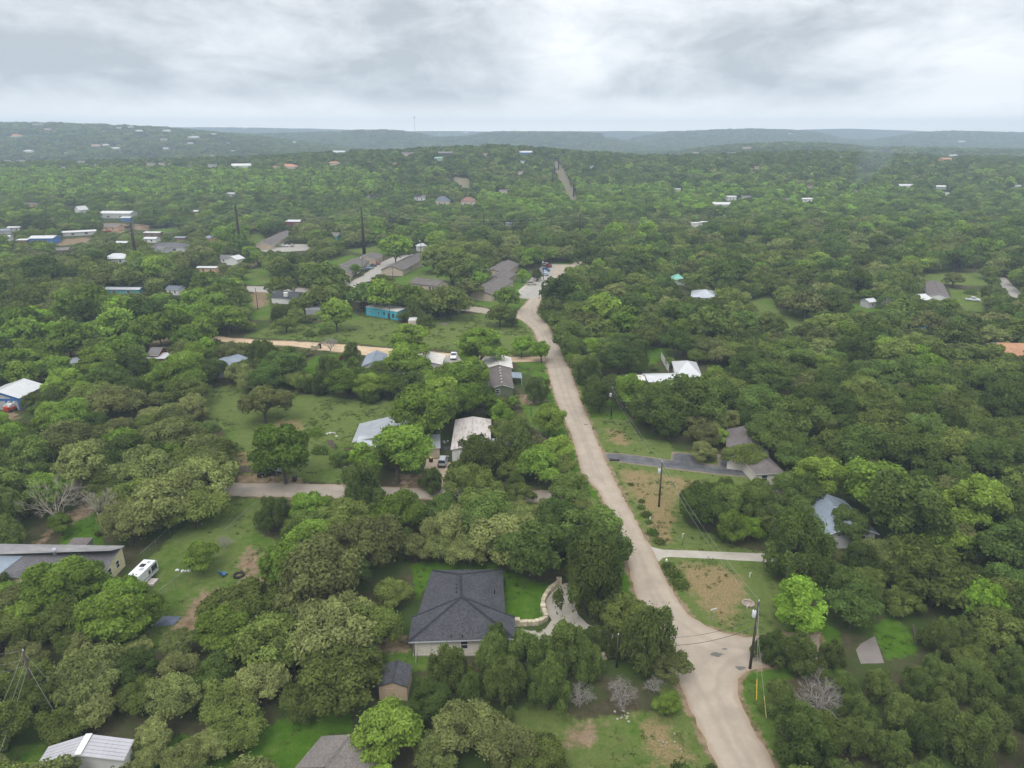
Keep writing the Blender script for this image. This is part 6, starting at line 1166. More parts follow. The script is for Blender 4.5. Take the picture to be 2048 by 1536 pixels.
# ---- the trees one can point at: crown centre (photo px), crown width px, kind, own label or None
TREES = []          # x, y, scale, zscale, kind, label
def tree_at(px, py, w, kind, label=None, zs=1.0, lift=None):
    Rr, top = KP.get(kind, (3.0, 5.0))[:2] if kind in KP else ((3.2, 5.0) if kind == 'dead' else (4.4, 7.0))
    h = top * .5; x, y = P(px, py, h)
    for _ in range(3):
        zc = proj(x, y, h)[2]; s = w * zc / F / (2 * Rr) ; h = top * .52 * s * zs; x, y = P(px, py, h)
    TREES.append((x, y, s, zs, kind, label))
MAN = [
 # field and yards left of the road
 (528,811,102,'grey_oak','pale olive oak alone in the wide field, see-through crown'), (566,907,125,'elm','round bright green tree over the black hatchback'), (843,832,118,'elm','large bright green tree behind the rust-streaked roof'), (793,907,122,'elm','big dark-leaved bright tree hiding the yellow house porch'), (678,918,36,'red_oak','small young tree standing in the yellow house front yard'), (712,912,34,'lime','bright round bush beside the yellow porch'),
 (952,918,112,'juniper','dark juniper before the rust-streaked mobile home'), (1000,832,52,'lime','leaning bright tree beside the mobile home end'), (1040,872,58,'juniper','dark juniper behind the grey dead branches'), (1018,888,52,'dead','grey leafless tree among the lime trees'), (1072,882,50,'dead','second grey leafless tree toward the road verge'), (1073,922,62,'lime','vivid yellow-green tree at the lane corner'), (1113,902,66,'elm','yellowish tree at the road verge behind the vivid one'), (1098,842,66,'elm','thin light green tree on the road verge'), (1068,780,68,'juniper','spreading dark juniper on bare earth by the road'),
 (890,795,84,'elm',None), (868,770,60,'elm',None), (945,752,84,'elm','tall soft green tree behind the narrow green house'), (960,790,60,'red_oak',None), (812,725,76,'elm','feathery tree beside the small garage'), (835,745,56,'elm',None), (822,690,90,'elm','bright dense tree at the mown field edge'), (905,765,80,'elm',None), (958,697,88,'elm','big glossy green tree beside the white pickup'), (938,712,44,'lime',None), (985,690,40,'red_oak',None), (1043,693,44,'lime','slim lime-green tree at the dirt road corner'), (1083,704,42,'lime','rounded lime-green tree beside the gravel road'),
 (640,768,56,'juniper',None), (690,765,64,'elm',None), (735,772,56,'elm',None), (775,775,54,'elm',None), (742,790,46,'juniper',None), (610,770,44,'juniper',None), (660,740,70,'juniper',None), (705,735,50,'juniper',None), (760,745,50,'red_oak',None), (702,703,46,'juniper','dark round juniper by the tan road'), (660,688,44,'dead','bare pale tree at the tan road edge'), (560,735,74,'red_oak',None), (535,755,70,'red_oak',None), (500,765,60,'grey_oak',None), (585,710,40,'juniper',None),
 (525,710,80,'juniper',None), (470,705,60,'brown_oak',None), (432,690,32,'juniper','small dark juniper at the bend of the tan road'), (455,640,62,'elm','bright tree straddling the tan road bend'),
 (572,650,46,'live_oak','dark oak at the mown field corner'), (672,630,66,'elm','round green tree beside the grey corrugated shed'), (640,600,80,'live_oak',None), (560,575,58,'live_oak','dark spreading oak over the upper street'), (853,642,40,'live_oak','oak half hiding the cream storage box'), (1000,632,62,'live_oak','split-trunk oak at the edge of the mown field'), (1012,598,50,'elm',None), (1025,645,26,'live_oak',None),
 (900,610,90,'live_oak',None), (855,615,70,'live_oak',None), (820,600,60,'elm',None), (770,595,70,'elm',None), (735,590,50,'elm',None), (645,560,86,'red_oak','dark round-topped oak before the stone blocks'), (790,500,62,'elm','leafy tree at the end of the staggered blocks'), (712,540,24,'lime','thin yellow tree in front of the west lot'), (872,520,76,'live_oak',None), (905,545,74,'live_oak',None), (935,580,60,'grey_oak',None), (885,590,50,'grey_oak',None), (960,560,36,'lime',None), (1052,525,28,'elm',None), (1045,552,26,'elm',None), (1074,550,30,'juniper','dark small tree between the cars and the striped bays'), (940,525,50,'live_oak',None), (975,530,40,'live_oak',None),
 # yard left foreground
 (404,1113,68,'elm','leafy bright tree with junk beneath it in the yard'), (447,1085,40,'dead','thin bare sapling along the yard fence'), (106,1005,120,'bare','big pale bare tree with spreading branches'), (196,1015,90,'bare','grey bare tree with a dark trunk near the dirt track'), (120,1050,46,'elm','bright leafy tree standing on the dirt track'), (195,1068,16,'juniper','small dark bush beside the dirt track'),
 (548,1030,88,'juniper','dark spreading juniper at the lane corner yard'), (620,1020,80,'elm','bright green tree crossing the lane'), (625,1085,90,'elm',None), (735,1090,150,'brown_oak','tall brownish oak behind the hipped house'), (690,1110,90,'brown_oak',None), (805,1030,100,'elm','rounded green tree at the lane edge'), (890,1060,110,'grey_oak',None), (960,1040,110,'red_oak',None), (1030,970,60,'juniper',None), (1040,990,60,'live_oak','open-branched oak at the lane mouth'), (720,980,130,'juniper',None), (860,960,60,'juniper',None), (1140,990,90,'red_oak','dark oak leaning over the road at the lane mouth'), (1110,1040,90,'red_oak',None), (1190,1060,110,'red_oak','dark green oak pressing on the road edge'), (1080,1105,140,'red_oak','dense green oak beyond the lawn of the hipped house'), (1184,1158,170,'juniper','large dark juniper on the driveway island',1.25),
 (1155,1095,90,'red_oak',None), (940,1105,90,'grey_oak',None), (880,1100,80,'grey_oak',None), (830,1100,80,'brown_oak',None),
 (90,1180,110,'elm',None), (185,1168,92,'elm','leafy green tree reaching over the gambrel house eave'), (252,1198,100,'elm',None), (296,1225,70,'elm',None), (40,1205,100,'grey_oak',None), (130,1240,110,'live_oak',None),
 (400,960,130,'grey_oak','huge pale oak spilling over the lane edge'), (330,1005,150,'grey_oak',None), (255,1055,110,'grey_oak',None), (290,945,130,'grey_oak',None), (440,905,80,'live_oak',None), (350,880,120,'grey_oak',None), (238,900,84,'elm','bright yellow-green dome among the pale oaks'), (390,1020,110,'live_oak',None),
 (1610,612,84,'grey_oak','broad pale oak beside the little wood clearing'), (1540,652,70,'live_oak',None), (1502,618,30,'live_oak','small oak inside the little wood clearing'), (1570,592,50,'live_oak',None), (1490,648,60,'red_oak',None),
 # foreground
 (985,1325,100,'juniper',None), (1060,1310,110,'juniper',None), (1130,1300,110,'juniper',None), (900,1340,90,'juniper',None), (1010,1370,110,'juniper',None), (1100,1370,110,'juniper',None), (940,1390,80,'juniper',None), (1175,1320,80,'juniper',None), (860,1380,60,'juniper',None), (1000,1285,70,'juniper',None),
 (1290,1280,130,'juniper','forked juniper overhanging the driveway mouth'), (1340,1335,90,'grey_oak','ragged juniper leaning over the gravel road'), (1240,1290,60,'juniper',None), (1160,1392,70,'dead','silvery dead juniper beside the green junipers'), (1243,1385,76,'dead','silvery dead juniper with stones at its foot'), (1333,1410,50,'elm','small green tree at the road edge below the ragged one'), (1310,1370,50,'dead','bare grey scrub at the road edge'),
 (782,1470,130,'elm','vivid green tree beside the taupe shingle roof'), (930,1460,130,'grey_oak','soft grey-green oak on the foreground lawn'), (1005,1500,130,'grey_oak','soft grey oak at the bottom edge'), (870,1510,90,'grey_oak',None), (1075,1515,110,'live_oak','low green oak at the bottom edge by the lawn'), (190,1525,40,'grey_oak','thin scrubby oak before the panel roof'), (300,1480,80,'grey_oak','scrubby pale oak beside the panel roof house'), (370,1520,90,'grey_oak',None), (430,1485,80,'grey_oak','pale oak on the bright foreground grass'), (290,1525,70,'grey_oak',None),
 # right of the road
 (1310,820,110,'red_oak',None), (1370,805,120,'red_oak',None), (1410,875,70,'brown_oak','brownish oak before the ranch house'), (1340,850,70,'red_oak',None), (1285,790,60,'red_oak',None), (1528,868,84,'red_oak',None), (1560,885,90,'red_oak',None), (1512,845,70,'red_oak',None), (1595,925,80,'red_oak',None), (1492,914,76,'live_oak','small oak in front of the ranch wing'), (1400,1000,80,'red_oak','dark oak at the tan lawn edge'), (1450,990,80,'juniper',None), (1520,1010,100,'juniper',None), (1460,1055,66,'elm','bright small tree on the lawn above the concrete driveway'), (1500,1060,50,'lime',None), (1600,985,90,'red_oak',None), (1586,1022,74,'red_oak',None), (1700,1050,80,'red_oak',None), (1590,1082,160,'juniper','dark tall juniper at the end of the concrete driveway',1.2), (1645,1150,90,'juniper',None), (1640,1150,80,'juniper',None), (1600,1210,112,'lime','vivid lime tree beside the fork lawn'), (1560,1140,30,'juniper',None), (1705,1215,105,'red_oak','green oak by the old concrete pad'), (1720,1120,90,'juniper',None), (1640,960,90,'elm',None), (1968,1210,76,'lime','bright lime crown standing out of the dark woods',1.5),
 (1690,1372,70,'juniper',None), (1762,1378,80,'juniper',None), (1832,1368,80,'juniper',None), (1902,1372,90,'juniper',None), (1965,1384,90,'juniper',None), (1725,1425,90,'juniper',None), (1802,1432,100,'juniper',None), (1885,1436,100,'juniper',None), (1985,1445,110,'juniper',None), (1862,1328,50,'juniper',None), (1935,1322,80,'live_oak',None), (2020,1330,90,'juniper',None), (1710,1480,110,'juniper',None), (1780,1500,100,'juniper',None),
 (520,1368,110,'grey_oak',None), (450,1402,110,'live_oak',None), (602,1398,90,'live_oak',None), (350,1402,120,'grey_oak',None), (60,1395,90,'live_oak',None), (180,1420,100,'grey_oak',None), (270,1395,80,'live_oak',None),
 (1540,1290,80,'juniper',None), (1600,1310,110,'juniper',None), (1640,1390,110,'dead','silver-grey dead juniper crown in the foreground woods'), (1835,1450,60,'dead','pale dead crown deep in the foreground junipers'), (1560,1400,90,'juniper',None), (1600,1470,150,'juniper',None), (1665,1310,70,'juniper',None), (1148,718,30,'lime','small lime bush by the gravel road'), (1186,718,26,'lime',None), (1180,745,70,'juniper',None), (1200,795,70,'red_oak',None), (1225,770,50,'juniper',None), (1905,560,40,'grey_oak','dome-shaped oak on the lawn of the plum roof house')]
for m_ in MAN:
    if m_[3] == 'juniper' and m_[1] > 1270 and m_[0] < 1300: tree_at(*m_[:5], 1.35)
    else: tree_at(*m_)
n_man = len(TREES)
# ---- the woods: crowns filled in wherever the photo leaves no ground or building open
def zone(px, py, rg):
    def pick(**kw):
        ks = list(kw); return rg.choices(ks, [kw[k] for k in ks])[0]
    if py < 335: return pick(live_oak=5, red_oak=5, juniper=3, grey_oak=1)
    if py < 392 and px < 760 and py > 338 + px * .01: return pick(elm=11, lime=6, red_oak=.8, live_oak=.8)
    if 372 < py < 425 and 960 < px < 1780: return pick(elm=9, lime=9, red_oak=.8, live_oak=1)
    if 380 < py < 425 and 1780 <= px: return pick(elm=3, red_oak=4, live_oak=3)
    if py < 470: return pick(live_oak=5, red_oak=4, grey_oak=2, brown_oak=.6, elm=1.6, lime=.12)
    if px < 700 and py < 620: return pick(live_oak=6, red_oak=2.2, grey_oak=2, elm=1.4, brown_oak=.5)
    if px < 470 and 620 <= py < 700: return pick(elm=3.4, red_oak=2.5, lime=1.6, live_oak=1.6, grey_oak=.8)
    if px < 470 and 700 <= py < 800: return pick(elm=5, red_oak=3, live_oak=1.5, grey_oak=.6)
    if px < 480 and 800 <= py < 1150: return pick(grey_oak=4.5, live_oak=3, elm=1.6, red_oak=1.2) if px > 130 else pick(elm=3, juniper=3, red_oak=2)
    if px < 340 and 1140 <= py < 1300: return pick(elm=4, grey_oak=3, live_oak=2.5, lime=.5)
    if px < 860 and py >= 1150: return pick(grey_oak=3.4, live_oak=4.2, red_oak=1.4, juniper=1.2, brown_oak=1.2, elm=.4)
    if px < 1260 and py >= 1000: return pick(grey_oak=2, live_oak=3, red_oak=2.5, juniper=3, brown_oak=1)
    if px >= 1260 and py >= 1230: return pick(juniper=7.5, live_oak=1.2, red_oak=.9, dead=.15)
    if px >= 1100 and py >= 720: return pick(red_oak=5, live_oak=3, elm=1.0, juniper=1.4, grey_oak=1.2, brown_oak=.5, dead=.1)
    if px >= 1050: return pick(red_oak=3.4, live_oak=4, grey_oak=2, juniper=1, elm=1, brown_oak=.9, dead=.06)
    return pick(live_oak=5, red_oak=3, elm=2, grey_oak=2, juniper=1)
rg = random.Random(23)
cell = {}
def put_hash(x, y, r): cell.setdefault((int(x // 12), int(y // 12)), []).append((x, y, r))
def crowded(x, y, r, f):
    cx, cy = int(x // 12), int(y // 12)
    for i in (-1, 0, 1):
        for j in (-1, 0, 1):
            for (a, b, q) in cell.get((cx + i, cy + j), ()):
                if (a - x) ** 2 + (b - y) ** 2 < (f * (r + q)) ** 2: return True
    return False
for (x, y, s, zs, k, l) in TREES: put_hash(x, y, s * (KP[k][0] if k in KP else 3.0))
FH = {}
for (x, y, r) in FOOT: FH.setdefault((int(x // 20), int(y // 20)), []).append((x, y, r))
def in_house(x, y, r):
    cx, cy = int(x // 20), int(y // 20)
    for i in (-1, 0, 1):
        for j in (-1, 0, 1):
            for (a, b, q) in FH.get((cx + i, cy + j), ()):
                if (a - x) ** 2 + (b - y) ** 2 < (q + r) ** 2: return True
    return False
def shows_open(x, y, z, r, h, tol=.72):
    """does this crown hide ground or a building that the photo shows"""
    for (dx, zz) in ((0, .5), (-tol, .5), (tol, .5), (0, .95), (0, .18), (0, .02), (-tol * .7, .8), (tol * .7, .8), (-tol * .7, .25), (tol * .7, .25)):
        px, py, zc = proj(x + dx * r, y, z + h * zz); i, j = int(py), int(px)
        if 0 <= i < H2 and 0 <= j < W2:
            if OPEN[i, j] or HDEP[i, j] > zc: return True
    return False
AUTO = []
d = 52.0
cand = []
while d < 560:
    st = 4.6 if d < 150 else (5.4 if d < 300 else 6.6)
    n = int(2 * .86 * (d + 12) / st)
    for i in range(n): cand.append(((-(.86) * (d + 12)) + (i + rg.random()) * st, d + rg.uniform(-.5, .5) * st))
    d += st
rg.shuffle(cand)
cand2 = [(x + rg.uniform(-2, 2), y + rg.uniform(-2, 2)) for x, y in cand if y < 330]
for q_, (x, y) in enumerate(cand + cand2):
    second = q_ >= len(cand)
    px, py, zc = proj(x, y, 4)
    if px < -140 or px > 2190 or py > 1720: continue
    k = zone(px, py, rg)
    Rr, top = KP[k][:2] if k in KP else (3.0, 5.0)
    s = rg.choice((.62, .75, .85, .95, 1.05, 1.2, 1.3)) * rg.uniform(.9, 1.1) * (1.0 if y < 230 else 1.14); zs = rg.uniform(.85, 1.15)
    if second: s = rg.uniform(.5, .8)
    r = s * Rr
    if crowded(x, y, r, .50 if second else .55) or in_house(x, y, r * .35): continue
    if shows_open(x, y, 0., r, top * s * zs):
        s *= .6; r = s * Rr
        if shows_open(x, y, 0., r, top * s * zs, .9): continue
    put_hash(x, y, r); AUTO.append((x, y, s, zs, k, None))
AUTO.sort(key=lambda t: math.hypot(t[0], t[1]) / t[2])
# the largest-showing of each kind stand as trees of their own, the rest joins the distant woodland
CAP = {k: 285 for k in KP}; CAP['dead'] = 30
count = {}
for t in TREES: count[t[4]] = count.get(t[4], 0) + 1
SINGLE = list(TREES); REST = []
for t in AUTO:
    px, py, zc = proj(t[0], t[1], 3)
    if -60 < px < 2110 and py < 1640 and count.get(t[4], 0) < CAP[t[4]] and py > 470: count[t[4]] = count.get(t[4], 0) + 1; SINGLE.append(t)
    else: REST.append(t)
NAMES = {'live_oak':'live_oak','grey_oak':'scrub_oak','red_oak':'shade_oak','elm':'elm_tree','lime':'lime_leaved_tree','juniper':'juniper','brown_oak':'post_oak','dead':'dead_tree','bare':'bare_tree'}
LOOK = {'live_oak':'olive green oak','grey_oak':'pale grey-green oak','red_oak':'deep green oak','elm':'bright green tree','lime':'yellow-green tree','juniper':'dark feathery juniper','brown_oak':'brownish olive oak','dead':'leafless grey tree','bare':'bare tree'}
LM = [((923,1230),'charcoal hipped roof'),((783,1385),'tan garden shed'),((690,1520),'taupe shingle roof'),((165,1520),'ribbed panel roof'),((130,1140),'gambrel house'),((290,1160),'white camper'),((760,880),'yellow metal-roof house'),((940,880),'rust-streaked mobile home'),((1010,770),'narrow green house'),((880,722),'little garage'),((745,722),'rounded metal roof'),((765,630),'turquoise mobile home'),((815,545),'long tan apartment block'),((850,572),'low dark-boarded apartment block'),((690,555),'staggered apartment row'),((985,580),'east lot apartments'),((1110,540),'east parking lot'),((1370,745),'bright white roof house'),((1270,760),'tan-roofed wing end'),((1475,900),'mauve ranch roof'),((1550,940),'ranch side wing'),((1660,1070),'blue-grey metal roof'),((2035,705),'orange tile roof'),((1405,590),'pale hipped roof'),((1358,557),'sea-green cabin'),((1748,607),'tin-roofed shed'),((1865,585),'long plum roof'),((1850,647),'pale-roofed carport'),((45,800),'blue-trim barn'),((308,710),'dark red cabin'),((150,720),'pale green shed'),((465,725),'long blue-grey house'),((566,600),'navy roof house'),((628,622),'grey corrugated shed'),((231,520),'big bright village roof'),((80,488),'blue village building'),((335,500),'wide grey complex'),((550,480),'far apartment block'),((1497,1340),'fork pole'),((1317,1010),'tan lawn pole'),((1740,1305),'old concrete pad'),((1420,1180),'straw-coloured lawn'),((1300,980),'shrub-lined tan lawn'),((600,830),'wide sloping field'),((850,670),'mown field'),((480,1120),'brown yard'),((1100,1200),'curved driveway'),((1250,1400),'silvery dead junipers'),((1650,1390),'silver-grey dead crown'),((1970,1210),'lone lime crown'),((2026,1106),'tyre clearing'),((80,1060),'dirt track'),((560,980),'lane'),((1540,620),'little wood clearing'),((75,1360),'many-wired pole'),((1115,330),'power line clearing')]
LMW = [(*P(*p), n) for p, n in LM]
ORD = ['first','second','third','fourth','fifth','sixth','seventh','eighth','ninth','tenth','eleventh','twelfth','thirteenth','fourteenth','fifteenth','sixteenth','seventeenth','eighteenth','nineteenth','twentieth']
buckets = {}
for i, (x, y, s, zs, k, l) in enumerate(SINGLE):
    if l: continue
    bx, by, nm = min(LMW, key=lambda q: math.hypot(q[0] - x, q[1] - y)); dx, dy = x - bx, y - by
    rd = P(1250, max(700, min(1400, proj(x, y, 0)[1])))[0]
    rel = 'behind the' if dy > abs(dx) * .9 else ('before the' if -dy > abs(dx) * .9 else ('roadward of the' if abs(x - rd) < abs(bx - rd) else 'outward of the'))
    size = 'low' if s < .68 else ('wide' if s > 1.12 else 'mid-sized')
    buckets.setdefault((size, k, rel, nm), []).append((math.hypot(dx, dy), i))
LABEL = {}; GROUP = {}
for (size, k, rel, nm), v in buckets.items():
    v.sort()
    for j, (_, i) in enumerate(v):
        if len(v) == 1: LABEL[i] = '%s %s standing %s %s' % (size, LOOK[k], rel, nm)
        elif j < 20: LABEL[i] = '%s %s, %s one %s %s' % (size, LOOK[k], ORD[j], rel, nm)
        else: LABEL[i] = '%s %s in the deep wood %s %s' % (size, LOOK[k], rel, nm); GROUP[i] = '%s %ss %s %s' % (size, LOOK[k], rel, nm)
rt = random.Random(5)
for i, (x, y, s, zs, k, l) in enumerate(SINGLE):
    lb = l or LABEL[i]; grp = GROUP.get(i) or NAMES[k].replace('_', ' ') + 's of the valley'; rz = rt.uniform(0, 6.283); D = math.hypot(x, y); px, py, zc = proj(x, y, 3); s3 = (s * rt.uniform(.93, 1.07), s * rt.uniform(.93, 1.07), s * zs)
    tilt = (rt.gauss(0, .05), rt.gauss(0, .05), rz)
    if k in ('dead', 'bare') or D < 235:
        e = empty(NAMES[k], (x, y, 0), 0, lb, 'tree', grp); e.rotation_euler = tilt; e.scale = s3
        if k == 'dead': link('trunk', DEADT, e); link('crown', rt.choice(DEADC), e)
        elif k == 'bare': link('trunk', BARET, e); link('crown', rt.choice(BAREC), e)
        else:
            v = rt.randrange(len(NEAR[k])); link('trunk', TRK[k][v], e); link('crown', NEAR[k][v], e)
    else:
        o = link(NAMES[k], rt.choice(MID[k])); o.location = (x, y, 0); o.rotation_euler = tilt; o.scale = s3; tag(o, lb, 'tree', grp)
# roadside shrubs
for j, (px, py, s, k, lb) in enumerate(((1262,970,.5,0,'smallest dark tuft at the upper corner of the tan lawn'),(1283,1004,.6,1,'dark tuft above the paired shrubs by the road'),(1282,1017,.7,0,'upper of the paired shrubs by the road'),(1293,1032,.9,1,'dark shrub below the paired shrubs'),(1298,1046,.6,0,'small tuft by the white standpipe near the road'),(1306,1068,1.0,0,'broad dark shrub above the concrete driveway'),(1319,1086,.9,1,'spreading shrub at the driveway mouth'),(1337,1137,1.0,0,'top shrub of the row below the concrete driveway'),(1346,1150,1.2,1,'second shrub of the row below the concrete driveway'),(1353,1161,1.1,0,'third shrub of the row below the concrete driveway'),(1362,1173,1.2,1,'lowest shrub of the row below the concrete driveway'),
   (722,925,1.2,2,'green bush beside the yellow porch bed'),(1078,1261,.45,2,'spiky plant on the limestone driveway wall'),(700,940,.8,1,'low bush on the yellow house lawn'),(738,800,2.4,3,'dark bush at the field edge under the hedge trees'),(630,870,1.8,2,'leafy bush beside the plank screen'),(650,668,2.2,1,'tangled bush at the lower corner of the mown field'),(620,672,2.0,3,'grey bush along the tan road in the mown field'),(1230,1258,.8,0,'bush at the limestone pillar'),(905,660,0.9,1,'tuft in the mown field'),(1940,588,2.2,0,'round bush on the lawn of the plum roof house'),(668,566,1.5,0,'bush below the staggered blocks'),(560,494,1.4,2,'bush before the far apartment block'),(640,905,1.6,0,'dark bush by the field rubbish'))):
    o = link('shrub', SHRUBM[k]); o.location = (*P(px, py), 0); o.scale = (s * 1.2, s * 1.2, s); o.rotation_euler = (0, 0, rt.uniform(0, 6)); tag(o, lb, 'shrub', 'low shrubs')
# ---- the distant woodland: far too many to count, one object instancing low trees
pts = []; scl = []; idx = []
protos = bpy.data.collections.new('woodland_trees'); PI = {}
for k in KINDS:
    for v, me in enumerate(MID[k][:3]): o = bpy.data.objects.new('a_%s_%d' % (k, v), me); protos.objects.link(o); PI[(k, 'm', v)] = o.name
    for v, me in enumerate(LOW[k]): o = bpy.data.objects.new('b_%s_%d' % (k, v), me); protos.objects.link(o); PI[(k, 'l', v)] = o.name
def clump_mesh(mix, seed):
    """seven crowns merged for the far slopes"""
    g = np.random.default_rng(seed); VV = []; TT = []
    for j in range(7):
        k = mix[g.integers(len(mix))]; V, t = crown_arrays(k, seed * 31 + j, 70, 8.0); a = g.uniform(0, 6.28); rr = 11 * math.sqrt(g.uniform()); VV.append(V * g.uniform(.8, 1.2) + np.array([rr * math.cos(a), rr * math.sin(a), 0])); TT.append(t * g.uniform(.75, 1.2))
    return np.concatenate(VV), np.concatenate(TT)
CL = []
for v in range(4): V, t = clump_mesh(['live_oak'], 3 + v); me = quads_mesh('far_clump', V, t, LEAF['red_oak' if v % 2 else 'live_oak']); o = bpy.data.objects.new('c_%d' % v, me); protos.objects.link(o); CL.append(o.name)
for v in range(2): V, t = clump_mesh(['elm'], 13 + v); me = quads_mesh('far_clump', V, t, LEAF['elm']); o = bpy.data.objects.new('d_%d' % v, me); protos.objects.link(o); CL.append(o.name)
order = {n: i for i, n in enumerate(sorted(o.name for o in protos.objects))}
for (x, y, s, zs, k, l) in REST:
    if k == 'dead': k = 'grey_oak'
    pts.append((x, y, 0.)); scl.append(s); idx.append(order[PI[(k, 'm', rg.randrange(3))]])
g = np.random.default_rng(5)
def field(d0, d1, st, jit, rad, top, fill):
    out = []
    d = d0
    while d < d1:
        n = int(2 * .84 * d / st); xs = -.84 * d + (np.arange(n) + g.random(n)) * st; ys = d + (g.random(n) - .5) * st
        out.append(np.stack([xs, ys], 1)); d += st
    q = np.concatenate(out); q = q[g.random(len(q)) < fill]; z = height(q[:, 0], q[:, 1]); s = g.uniform(.65, 1.3, len(q)); bad = np.zeros(len(q), bool)
    for (dx, zz) in ((0, .5), (-.8, .5), (.8, .5), (0, 1.0), (0, .1), (-.6, .9), (.6, .9)):
        px, py, zc = projn(q[:, 0] + dx * rad * s, q[:, 1], z + top * s * zz); i = py.astype(int); j = px.astype(int); ok = (i >= 0) & (i < H2) & (j >= 0) & (j < W2); ii = np.clip(i, 0, H2 - 1); jj = np.clip(j, 0, W2 - 1)
        bad |= ok & (OPEN[ii, jj] | (HDEP[ii, jj] > zc))
    px, py, zc = projn(q[:, 0], q[:, 1], z + 5); ok = ~bad & (px > -200) & (px < 2250)
    return q[ok], z[ok], s[ok], px[ok], py[ok]
def add_field(d0, d1, st, lod, fill):
    q, z, s, px, py = field(d0, d1, st, .5, 4.6, 7.5, fill)
    for (x, y), zz, ss, a, b in zip(q, z, s, px, py):
        if in_house(x, y, .5): continue
        k = zone(a, b, rg); k = 'grey_oak' if k == 'dead' else k
        pts.append((x, y, zz - .1)); scl.append(ss); idx.append(order[PI[(k, lod, rg.randrange(3))]])
add_field(560, 760, 6.4, 'm', .95); add_field(760, 1300, 7.0, 'l', .93)
q, z, s, px, py = field(1300, 4200, 22, .5, 15, 8, .92)
keep = g.random(len(q)) < np.clip(.35 + 1.4 * vnoise(q[:, 0], q[:, 1], 120), 0, 1)
q = q[keep]; z = z[keep]; s = s[keep]; px = px[keep]; py = py[keep]
for (x, y), zz, ss, a, b in zip(q, z, s, px, py):
    e_ = (338 < b < 392 and a < 760) or (372 < b < 425 and a > 960); pts.append((x, y, zz - .3)); scl.append(ss); idx.append(order[CL[4 + rg.randrange(2)] if e_ else CL[rg.randrange(4)]])
me = bpy.data.meshes.new('distant_woodland'); me.vertices.add(len(pts)); me.vertices.foreach_set('co', np.array(pts, np.float32).ravel())
me.attributes.new('size', 'FLOAT', 'POINT').data.foreach_set('value', np.array(scl, np.float32)); me.attributes.new('pick', 'INT', 'POINT').data.foreach_set('value', np.array(idx, np.int32))
wd_ = tag(link('distant_woodland', me), kind='stuff')
gn = bpy.data.node_groups.new('scatter_trees', 'GeometryNodeTree'); gn.interface.new_socket('Geometry', in_out='INPUT', socket_type='NodeSocketGeometry'); gn.interface.new_socket('Geometry', in_out='OUTPUT', socket_type='NodeSocketGeometry')
N = gn.nodes; L = gn.links; gi = N.new('NodeGroupInput'); go = N.new('NodeGroupOutput'); ip = N.new('GeometryNodeInstanceOnPoints'); ci = N.new('GeometryNodeCollectionInfo')
ci.inputs['Collection'].default_value = protos; ci.inputs['Separate Children'].default_value = True; ci.inputs['Reset Children'].default_value = True
def named(n, t):
    q_ = N.new('GeometryNodeInputNamedAttribute'); q_.data_type = t; q_.inputs['Name'].default_value = n; return q_.outputs['Attribute']
L.new(gi.outputs[0], ip.inputs['Points']); L.new(ci.outputs[0], ip.inputs['Instance']); ip.inputs['Pick Instance'].default_value = True; L.new(named('pick', 'INT'), ip.inputs['Instance Index']); L.new(named('size', 'FLOAT'), ip.inputs['Scale'])
rv = N.new('FunctionNodeRandomValue'); rv.data_type = 'FLOAT_VECTOR'; rv.inputs[0].default_value = (-.06, -.06, 0); rv.inputs[1].default_value = (.06, .06, 6.283); L.new(rv.outputs[0], ip.inputs['Rotation']); L.new(ip.outputs[0], go.inputs[0])
wd_.modifiers.new('scatter', 'NODES').node_group = gn
print('TREES single', len(SINGLE), count, 'manual', n_man, 'rest', len(REST), 'woodland', len(pts))
# ---- rough grass and weeds standing in the lawns (nobody could count it)
tp = []; ts = []
for poly, dry in LAWNS:
    if min(p[1] for p in poly) < 620: continue
    w = np.array([P(*p) for p in poly]); lo = w.min(0); hi = w.max(0); n = int((hi - lo).prod() * 1.1); q = lo + g.random((n, 2)) * (hi - lo)
    q = q[inside(w, q[:, 0], q[:, 1])]; v = .6 * vnoise(q[:, 0], q[:, 1], 5.5) + .4 * vnoise(q[:, 0] + 9, q[:, 1] + 4, 2.1); q = q[(v > .54) & (g.random(len(q)) < .75)]
    for x, y in q:
        px, py, _ = proj(x, y, 0); tp.append((x, y, 0.)); ts.append(g.uniform(.35, 1.0) * (1.0 if y < 160 else 1.25))
bad = np.zeros(len(tp), bool); tq = np.array(tp)
for poly in (ROAD, LANE, ASPH, DRIVE, HOUSEDRIVE, SUVDRIVE, PADR): bad |= inside(np.array([P(*p) for p in poly]), tq[:, 0], tq[:, 1])
tp = tq[~bad]; ts = np.array(ts)[~bad]
def tuft(seed, m):
    r_ = np.random.default_rng(seed); n = 26; p = r_.normal(size=(n, 3)) * np.array([.30, .30, 0]); up = np.stack([r_.normal(size=n) * .12, r_.normal(size=n) * .12, r_.uniform(.10, .26, n)], 1); sd = r_.normal(size=(n, 3)) * np.array([1, 1, 0]); sd /= np.linalg.norm(sd, axis=1)[:, None]; sd *= .055
    return quads_mesh('grass_tuft', np.stack([p - sd, p + sd, p + up + sd * .4, p + up - sd * .4], 1).reshape(-1, 3), r_.uniform(.7, 1.25, n), m)
GM = leafmat('grass_blades', (.085, .150, .030), (.16, .165, .06), .25)
tufts = bpy.data.collections.new('grass_tufts')
for v in range(5): tufts.objects.link(bpy.data.objects.new('tuft_%d' % v, tuft(v, GM)))
gme = bpy.data.meshes.new('rough_grass'); gme.vertices.add(len(tp)); gme.vertices.foreach_set('co', tp.astype(np.float32).ravel())
